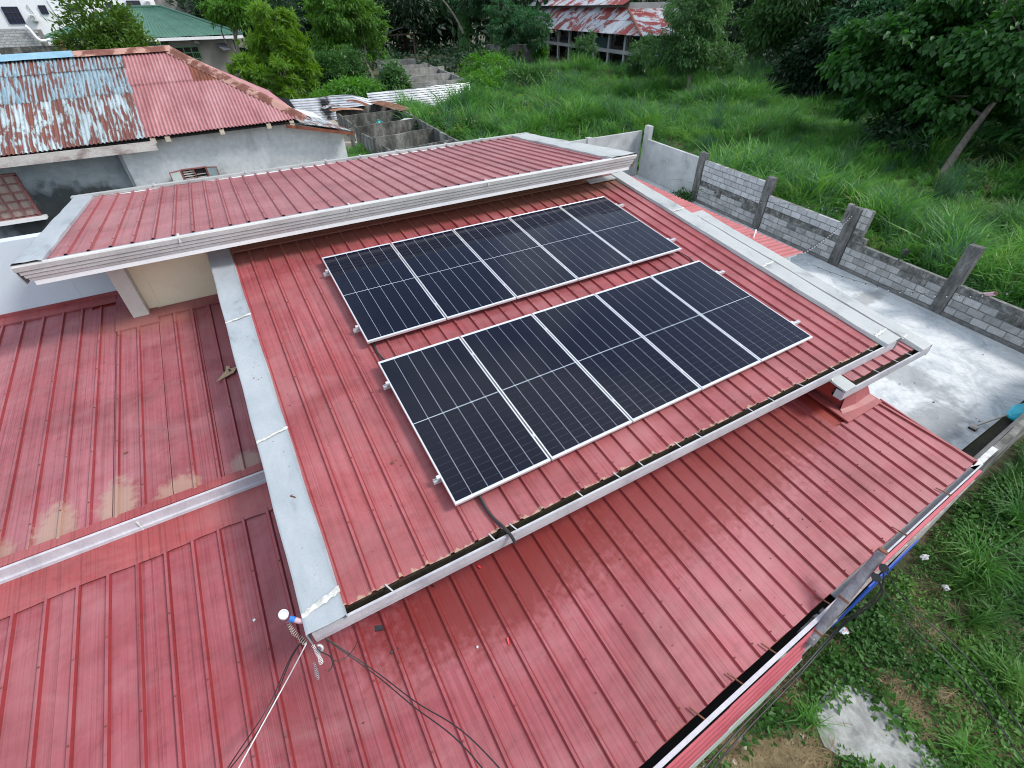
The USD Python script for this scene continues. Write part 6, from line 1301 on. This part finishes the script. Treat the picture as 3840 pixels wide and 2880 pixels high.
f = np.vstack([tr_ + k] + [np.array([[i, (i + 1) % k, k + (i + 1) % k], [i, k + (i + 1) % k, k + i]]) for i in range(k)])
tm = trimesh.Trimesh(v, f).subdivide_to_size(0.12)
tag(obj('concrete_slab', jitter((np.array(tm.vertices), np.array(tm.faces)), 0.018, 5, 3), M['slab']), 'broken pale concrete slab lying among the weeds', 'slab')
# ------------------------------------------------------------------ small things
M['card'] = surf('brown_cardboard', [(0.3, (0.38, 0.26, 0.16)), (0.7, (0.48, 0.35, 0.23))], 6, rough=0.9, fine=0.08)
cb = thing('cardboard_scrap', 'torn triangular piece of brown cardboard lying on the left red roof', 'cardboard', (-1.80, 3.80, zr3(3.80) + 0.012), -0.1)
pg = np.array([(-0.12, -0.15), (0.10, -0.02), (0.155, 0.10), (0.06, 0.09), (0.045, 0.16), (0.005, 0.17), (0.0, 0.075)])
k = len(pg); tr_ = mapbox_earcut.triangulate_float64(pg, np.array([k], np.uint32)).reshape(-1, 3)
zz = 0.014 + 0.02 * np.abs(pg[:, 0]) + 0.1 * np.maximum(pg[:, 1], 0)
v = np.vstack([np.column_stack([pg, zz]), np.column_stack([pg, zz + 0.006])])
obj('sheet', (v, np.vstack([tr_[:, ::-1], tr_ + k] + [np.array([[i, (i + 1) % k, k + (i + 1) % k], [i, k + (i + 1) % k, k + i]]) for i in range(k)])), M['card'], cb)
MB().hexa([[0.045, 0.02, 0.025], [0.075, 0.03, 0.026], [0.055, 0.085, 0.030], [0.03, 0.075, 0.030], [0.045, 0.02, 0.0275], [0.075, 0.03, 0.0285], [0.055, 0.085, 0.0345], [0.03, 0.075, 0.0345]]).put('slot', M['black_rubber'], cb)

# lamp and coiled wires at the near corner of the solar roof
M['white_plastic'] = plain('white_plastic', (0.55, 0.58, 0.61), 0.3)
M['blue_tape'] = plain('blue_tape', (0.02, 0.16, 0.55), 0.5)
M['pink_pipe'] = plain('pinkish_pvc', (0.52, 0.34, 0.36), 0.5)
lp = thing('corner_lamp', 'small white round lamp on a stub pipe at the near roof corner', 'lamp')
MB().tube([(-1.53, -0.31, -0.16), (-1.585, -0.285, -0.145), (-1.615, -0.265, -0.125)], 0.022, 10).put('pipe', M['pink_pipe'], lp, smooth=40)
MB().tube([(-1.606, -0.272, -0.132), (-1.640, -0.245, -0.115)], 0.0245, 10).put('tape', M['blue_tape'], lp, smooth=40)
dsk = trimesh.creation.icosphere(3, 0.038); dsk.apply_scale((1, 1, 0.42)); dsk.apply_transform(trimesh.transformations.rotation_matrix(0.5, (0.6, 0.8, 0))); dsk.apply_translation((-1.675, -0.205, -0.095))
obj('lamp_cover', (np.array(dsk.vertices), np.array(dsk.faces)), M['white_plastic'], lp, smooth=True)
rg = trimesh.creation.torus(0.035, 0.006, 20, 8); rg.apply_transform(trimesh.transformations.rotation_matrix(0.5, (0.6, 0.8, 0))); rg.apply_translation((-1.672, -0.205, -0.079))
obj('rim', (np.array(rg.vertices), np.array(rg.faces)), M['alu'], lp, smooth=True)
M['beige_wire'] = plain('beige_wire', (0.50, 0.46, 0.38), 0.5)
M['white_wire'] = plain('white_wire', (0.72, 0.72, 0.72), 0.45)
def coil(path, R, turns, r, n=10):
    c = curve_tube(path, 0.1, seg=turns * n); t = np.gradient(c, axis=0); t /= np.linalg.norm(t, axis=1)[:, None]
    a = np.cross(t, (0, 0, 1.0)); a /= np.linalg.norm(a, axis=1)[:, None]; b = np.cross(t, a); th = np.arange(len(c)) * 2 * np.pi / n
    rr_ = R * (0.75 + 0.5 * meshkit.noise(np.column_stack([np.arange(len(c)) * 0.06, 0 * th, 0 * th]), 4))[:, None]
    return MB().tube(c + rr_ * (np.cos(th)[:, None] * a + np.sin(th)[:, None] * b), r, 5)
tag(obj('coiled_wire', coil([(-1.665, -0.235, -0.17), (-1.655, -0.30, -0.22), (-1.615, -0.38, -0.25), (-1.59, -0.43, -0.27)], 0.019, 13, 0.0024).mesh(), M['beige_wire'], smooth=True), 'loosely coiled beige wire hanging from the round lamp', 'wire')
tag(obj('coiled_wire', coil([(-1.545, -0.47, -0.28), (-1.535, -0.52, -0.36), (-1.54, -0.56, -0.44)], 0.014, 13, 0.0026).mesh(), M['white_wire'], smooth=True), 'tight white wire coil hanging at the very roof corner', 'wire')
tag(obj('coiled_wire', coil([(-1.59, -0.53, -0.44), (-1.60, -0.585, -0.50), (-1.605, -0.62, -0.54)], 0.014, 9, 0.0024).mesh(), M['steel'], smooth=True), 'short grey wire coil lowest below the roof corner', 'wire')
tag(obj('loose_wire', MB().tube(curve_tube([(-1.52, -0.50, -0.28), (-1.48, -0.55, -0.36), (-1.455, -0.58, -0.42), (-1.47, -0.62, -0.46), (-1.51, -0.64, -0.46)], 0.004, seg=30), 0.005, 6).mesh(), M['black_rubber'], smooth=True), 'curled black wire end beside the white coil', 'wire')
tag(obj('knot', MB().tube(curve_tube([(-1.515, -0.49, -0.285), (-1.49, -0.50, -0.30), (-1.49, -0.52, -0.32), (-1.51, -0.52, -0.33), (-1.52, -0.50, -0.31)], 0.004, seg=20), 0.013, 6).mesh(), M['steel'], smooth=True), 'grey tape knot under the roof corner', 'knot')
def wire(name, label, pts, r, m, seg=50): return tag(obj(name, MB().tube(curve_tube(pts, r, seg=seg), r, 6).mesh(), m, smooth=True), label, 'wire')
wire('service_wire', 'black wire pair from the roof corner down to the bottom left, left strand', [(-1.597, -0.398, -0.263), (-1.83, -0.43, -0.50), (-2.02, -0.55, -0.66), (-2.185, -0.76, -0.562), (-2.255, -0.965, -0.347), (-2.35, -1.3, 0.0)], 0.0045, M['black_rubber'])
wire('service_wire', 'black wire pair from the roof corner down to the bottom left, right strand', [(-1.590, -0.400, -0.265), (-1.80, -0.42, -0.49), (-1.99, -0.545, -0.67), (-2.150, -0.775, -0.57), (-2.235, -0.97, -0.35), (-2.33, -1.31, 0.0)], 0.0045, M['black_rubber'])
wire('service_wire', 'white wire from the roof corner down to the bottom left', [(-1.588, -0.422, -0.283), (-1.76, -0.44, -0.51), (-1.926, -0.48, -0.69), (-2.097, -0.777, -0.526), (-2.189, -1.003, -0.348), (-2.28, -1.3, -0.05)], 0.0055, M['white_wire'])
wire('service_wire', 'black twin cable from the gutter corner toward the bottom middle, left strand', [(-1.443, -0.479, -0.256), (-1.31, -0.65, -0.42), (-1.186, -0.838, -0.509), (-0.965, -1.341, -0.277), (-0.79, -1.75, 0.0), (-0.72, -2.0, 0.13), (-0.62, -2.4, 0.5)], 0.0045, M['black_rubber'])
wire('service_wire', 'black twin cable from the gutter corner toward the bottom middle, right strand', [(-1.440, -0.475, -0.250), (-1.30, -0.645, -0.41), (-1.170, -0.828, -0.505), (-0.935, -1.325, -0.277), (-0.735, -1.74, 0.03), (-0.640, -2.02, 0.136), (-0.55, -2.4, 0.5)], 0.0045, M['black_rubber'])
wire('tie_wire', 'thin black wire loop under the gutter near the roof corner', [(-1.44, -0.64, -0.30), (-1.36, -0.66, -0.37), (-1.27, -0.63, -0.36), (-1.21, -0.60, -0.30)], 0.003, M['black_rubber'], 20)

# service mast with two insulators
ms_ = thing('service_mast', 'leaning grey service pipe with two spool insulators at the front gutter', 'mast')
mp = np.array([[2.60, -2.492, -1.165], [3.065, -2.434, -0.822], [3.531, -2.377, -0.48]])
M['dull_pipe'] = surf('dull_purple_grey_pipe', [(0.3, (0.10, 0.085, 0.095)), (0.55, (0.19, 0.18, 0.20)), (0.8, (0.30, 0.29, 0.31))], 7, rough=0.55, fine=0.2)
MB().tube(mp, 0.046, 12).put('pipe', M['dull_pipe'], ms_, smooth=40)
MB().tube([mp[2] - [0.01, 0, 0.03], mp[2] + [0.015, 0.003, 0.03]], [0.050, 0.043], 12).put('cap', M['rusty'], ms_, smooth=40)
for t in (0.12, 0.48):
    c = mp[0] + (mp[2] - mp[0]) * t; d = (mp[2] - mp[0]) / np.linalg.norm(mp[2] - mp[0])
    MB().tube([c - d * 0.012, c + d * 0.012], 0.050, 12).put('strap', M['rusty'], ms_)
for c in ((3.438, -2.455, -0.541), (3.342, -2.466, -0.611)):
    c = np.array(c)
    MB().bar(c + [0.06, 0.07, -0.02], c + [0.0, -0.02, 0.0], 0.02, 0.03).put('bracket', M['rusty'], ms_)
    MB().tube([c + [-0.03, -0.02, 0.035], c + [-0.012, -0.02, 0.02], c + [0, -0.02, 0], c + [0.02, -0.02, -0.02], c + [0.04, -0.02, -0.035]], [0.040, 0.028, 0.040, 0.028, 0.040], 10).put('insulator', M['black_rubber'], ms_, smooth=40)
wire('overhead_wire', 'upper black wire leaving the insulators toward the lower right corner', [(3.47, -2.48, -0.56), (3.516, -2.52, -0.642), (3.62, -2.85, -0.92), (3.718, -3.176, -1.05), (3.339, -3.847, -0.96), (2.6, -4.9, -0.6)], 0.006, M['black_rubber'])
wire('overhead_wire', 'lower black wire leaving the insulators toward the lower right corner', [(3.37, -2.49, -0.64), (3.417, -2.564, -0.75), (3.50, -2.93, -1.0), (3.549, -3.279, -1.13), (3.157, -3.941, -1.014), (2.4, -5.0, -0.6)], 0.006, M['black_rubber'])
wire('drop_cable', 'thick black cable looping along the front fascia, outer strand', [(3.44, -2.47, -0.56), (3.405, -2.568, -0.761), (3.28, -2.56, -1.15), (3.18, -2.545, -1.394), (2.774, -2.575, -1.526), (2.077, -2.60, -1.442), (1.475, -2.62, -1.304), (0.975, -2.655, -1.222), (0.4, -2.70, -1.0)], 0.008, M['black_rubber'], 80)
wire('drop_cable', 'thick black cable looping along the front fascia, inner strand', [(3.36, -2.48, -0.63), (3.40, -2.60, -0.80), (3.27, -2.575, -1.18), (3.15, -2.565, -1.43), (2.708, -2.60, -1.57), (2.149, -2.63, -1.42), (1.479, -2.66, -1.40), (1.072, -2.69, -1.264), (0.5, -2.73, -1.05)], 0.008, M['black_rubber'], 80)

# bits lying on the roofs
def bit(name, label, x, y, zf, size, ang, m, cat, h=0.008):
    c, s = math.cos(ang), math.sin(ang); q = [(-size[0], -size[1]), (size[0], -size[1] * 0.7), (size[0] * 0.8, size[1]), (-size[0], size[1] * 0.8)]
    P = [[x + a * c - b * s, y + a * s + b * c] for a, b in q]
    return tag(obj(name, MB().hexa([[a, b, zf(b) + 0.004] for a, b in P] + [[a, b, zf(b) + 0.004 + h * (0.6 + 0.4 * i % 2)] for i, (a, b) in enumerate(P)]).mesh(), m), label, cat)
M['red_tape'] = plain('red_plastic', (0.55, 0.02, 0.03), 0.5)
bit('plastic_scrap', 'black flat scrap on the front roof below the gutter corner', -0.98, -0.60, zr4, (0.04, 0.010), 0.1, M['black_rubber'], 'scrap')
bit('plastic_scrap', 'larger black scrap by the tie wire on the gutter', -1.03, -0.62, lambda y: -0.30, (0.035, 0.016), -0.4, M['black_rubber'], 'scrap', 0.03)
bit('plastic_scrap', 'thin black stick on the front roof right of the corner', -0.45, -0.22, zr4, (0.03, 0.006), -0.7, M['black_rubber'], 'scrap')
bit('red_scrap', 'small red plastic strip on the front roof, the lower one', -0.02, -1.05, zr4, (0.010, 0.035), -0.2, M['red_tape'], 'scrap')
bit('red_scrap', 'small red plastic strip on the front roof, the one nearer the gutter', 0.07, -0.28, zr4, (0.010, 0.022), 0.5, M['red_tape'], 'scrap')
bit('white_speck', 'white chip on the left part of the front roof', -2.05, 0.3, zr4, (0.012, 0.010), 0.3, M['white_plastic'], 'chip')
bit('white_speck', 'white chip on the front roof below the long gutter', -0.30, -0.95, zr4, (0.010, 0.008), 0.9, M['white_plastic'], 'chip')
bit('brown_leaf', 'dry brown leaf on the solar roof left of the panels', -0.35, 0.85, zr1, (0.022, 0.010), 0.7, M['rusty'], 'leaf')
bit('brown_leaf', 'dry brown leaf on the left roof near the dusty patches', -3.0, 2.9, zr3, (0.022, 0.010), 0.2, M['rusty'], 'leaf')
bit('brown_leaf', 'dark curled twig bit on the pale left roof edge flashing', -1.36, 0.88, lambda y: zr1(y) + 0.045, (0.030, 0.005), -0.8, M['rusty'], 'twig')
rs = np.random.default_rng(77)
def specks(name, label, fx, n, zf, m, s0, s1):
    mb = MB()
    for _ in range(n):
        x, y = fx(); s = rs.uniform(s0, s1); a = rs.random() * 6.28
        q = [(x + s * math.cos(a + k * 1.57) * rs.uniform(0.5, 1.3), y + s * math.sin(a + k * 1.57) * rs.uniform(0.4, 1.0)) for k in range(4)]
        mb.hexa([[u, w_, zf(w_) + 0.002] for u, w_ in q] + [[u, w_, zf(w_) + 0.002 + s * 0.5] for u, w_ in q])
    return tag(obj(name, mb.mesh(), m), label, 'litter', kind='stuff')
specks('roof_litter', 'tiny dark bits of leaf and dirt scattered over the front roof', lambda: (rs.uniform(-3.5, 6.2), rs.uniform(-2.2, -0.7)), 90, zr4, M['rusty'], 0.004, 0.011)
specks('roof_litter', 'tiny dark bits scattered over the solar roof round the panels', lambda: (rs.choice([rs.uniform(-1.15, -0.1), rs.uniform(6.0, 6.7)]), rs.uniform(-0.3, 5.4)), 60, zr1, M['rusty'], 0.004, 0.010)
specks('flashing_dirt', 'small dark specks on the pale left flashing of the solar roof', lambda: (rs.uniform(-1.50, -1.26), rs.uniform(-0.2, 4.0)), 40, lambda y: zr1(y) + 0.045, M['rusty'], 0.003, 0.008)
specks('yard_litter', 'tiny dark bits scattered over the concrete yard', lambda: (rs.uniform(8, 14.4), rs.uniform(-1.6, 4.0)), 45, lambda y: -2.996, M['rusty'], 0.008, 0.025)
specks('gravel', 'small pale stones and chips on the bare soil by the front wall', lambda: (rs.normal(1.9, 0.5), min(rs.normal(-3.0, 0.25), -2.6)), 160, lambda y: -3.02, M['white_sack'], 0.006, 0.018)

# yard things
M['broom_head'] = surf('pale_broom_block', [(0.3, (0.40, 0.36, 0.32)), (0.7, (0.52, 0.48, 0.44))], 8, rough=0.8)
bm = thing('push_broom', 'push broom lying across the drain with its head on the yard concrete', 'broom')
MB().tube([(10.58, -1.57, -2.93), (11.3, -1.75, -2.86), (12.2, -1.93, -2.78)], 0.016, 8).put('handle', M['wood'], bm)
MB().box(10.49, 10.585, -1.63, -1.51, -2.95, -2.905).put('head', M['broom_head'], bm)
MB().box(10.485, 10.59, -1.635, -1.505, -2.993, -2.952).put('bristles', M['black_rubber'], bm)
M['cyan_bag'] = surf('turquoise_plastic_bag', [(0.3, (0.015, 0.33, 0.44)), (0.7, (0.03, 0.46, 0.58))], 4, rough=0.35, fine=0.1)
M['lime'] = plain('lime_plastic', (0.06, 0.62, 0.10), 0.4)
s = trimesh.creation.icosphere(3, 1.0); v = np.array(s.vertices) * [0.42, 0.17, 0.13]; v = v * (1 + 0.5 * (meshkit.fbm(v * 7, 3, 2)[:, None] - 0.5))
bg = thing('plastic_bag', 'turquoise plastic bag with lime green bits lying in the drain', 'bag', (11.75, -1.88, -2.86))
obj('bag', (v, np.array(s.faces)), M['cyan_bag'], bg, smooth=True)
for x, y in ((-0.18, -0.14), (0.02, -0.16)):
    q = trimesh.creation.icosphere(2, 0.07); obj('green_piece', (np.array(q.vertices) * [1, 0.7, 0.6] + [x, y, 0.06], np.array(q.faces)), M['lime'], bg, smooth=True)
pp_ = [np.array((15.10, 0.60, -2.24)), np.array((14.86, 0.24, -1.96))]
th = np.linspace(0, 2 * np.pi, 13)[:-1]
pv_ = thing('drain_pipe', 'pale pink plastic pipe poking out of the wall right of the last post', 'pipe')
MB().tube(pp_, 0.055, 12, cap=False).put('pipe', M['pink_pipe'], pv_, smooth=40)
MB().tube([pp_[1] - (pp_[1] - pp_[0]) * 0.02, pp_[1] + (pp_[1] - pp_[0]) * 0.004], 0.048, 12).put('bore', M['rusty'], pv_)
wlamp = thing('wall_lamp', 'small black lamp on an arm on top of the low block wall', 'lamp')
MB().tube([(15.26, 2.68, -2.1), (15.26, 2.66, -1.92), (15.24, 2.6, -1.82)], 0.02, 6).put('arm', M['black_rubber'], wlamp)
MB().tube([(15.28, 2.66, -1.80), (15.20, 2.56, -1.80)], 0.07, 10).put('head', M['black_rubber'], wlamp)
dp = thing('garden_ivy', 'small dark creeper at the foot of the second wall post', 'plant')
rI = np.random.default_rng(8); nI = 260
q = np.array([16.45, 11.9, -2.85]) + rI.normal(size=(nI, 3)) * [0.12, 0.28, 0.13]; q[:, 2] = np.maximum(q[:, 2], -2.99)
obj('foliage', leaves(q, rI.normal(size=(nI, 3)) - [0, 0, 0.3], rI.normal(size=(nI, 3)) * 0.4 + [-0.6, 0, 0.8], 0.11, 0.08), LV['mid'], dp)
MB().tube([(16.5, 11.9, -3.0), (16.5, 11.95, -2.6)], 0.012, 5).put('stem', M['bark_dark'], dp)

# litter in the weeds
M['litter_white'] = plain('crumpled_white_litter', (0.45, 0.46, 0.46), 0.6)
M['litter_mixed'] = surf('printed_wrapper', [(0.40, (0.50, 0.04, 0.06)), (0.47, (0.65, 0.66, 0.68)), (0.56, (0.20, 0.45, 0.60)), (0.62, (0.7, 0.7, 0.7))], 26, rough=0.4)
def crumple(name, label, p, s, m, seed):
    q = trimesh.creation.icosphere(2, 1.0); v = np.array(q.vertices); v = v * (0.15 + 1.6 * meshkit.noise(v * 2.6 + seed, seed)[:, None]) * np.array(s) * [0.85, 0.75, 0.55]
    tag(obj(name, (v + p, np.array(q.faces)), m), label, 'litter')
crumple('litter', 'crumpled printed wrapper in the weeds near the mast foot', (4.38, -2.55, -2.90), (0.075, 0.055, 0.04), M['litter_mixed'], 2)
crumple('litter', 'white paper scrap in the weeds beside the front wall', (6.50, -2.55, -2.88), (0.085, 0.055, 0.035), M['litter_white'], 3)
crumple('litter', 'white paper scrap standing among the weeds farther from the wall', (6.19, -2.95, -2.84), (0.05, 0.05, 0.06), M['litter_white'], 4)
crumple('litter', 'pink-white cup on the bare soil left of the slab', (2.82, -3.0, -2.98), (0.045, 0.035, 0.035), M['pink_pipe'], 5)
crumple('litter', 'pale bottle fragment at the lower edge of the slab', (2.99, -3.42, -2.97), (0.06, 0.03, 0.03), M['litter_white'], 6)
crumple('litter', 'white lump on the straw near the front fascia, left one', (2.2, -2.64, -2.98), (0.035, 0.03, 0.03), M['litter_white'], 7)
crumple('litter', 'small red and white can on the straw at the bottom edge', (1.63, -2.62, -2.98), (0.05, 0.03, 0.03), M['litter_mixed'], 8)
M['tin'] = plain('tin_lid', (0.42, 0.38, 0.32), 0.6)
for i, (x, y, rr_) in enumerate(((2.18, -2.72, 0.045), (1.95, -2.76, 0.03))):
    MB().tube([(x, y, -3.01), (x, y, -2.975), (x, y, -2.972), (x, y, -2.98)], [rr_, rr_, rr_ * 0.85, rr_ * 0.8], 14).mesh()
    tag(obj('tin_lid', MB().tube([(x, y, -3.015), (x + 0.01, y, -2.975), (x + 0.01, y, -2.982)], [rr_, rr_, rr_ * 0.8], 14).mesh(), M['tin']), ('larger' if i == 0 else 'smaller') + ' round tin lid on the straw near the front wall', 'lid')
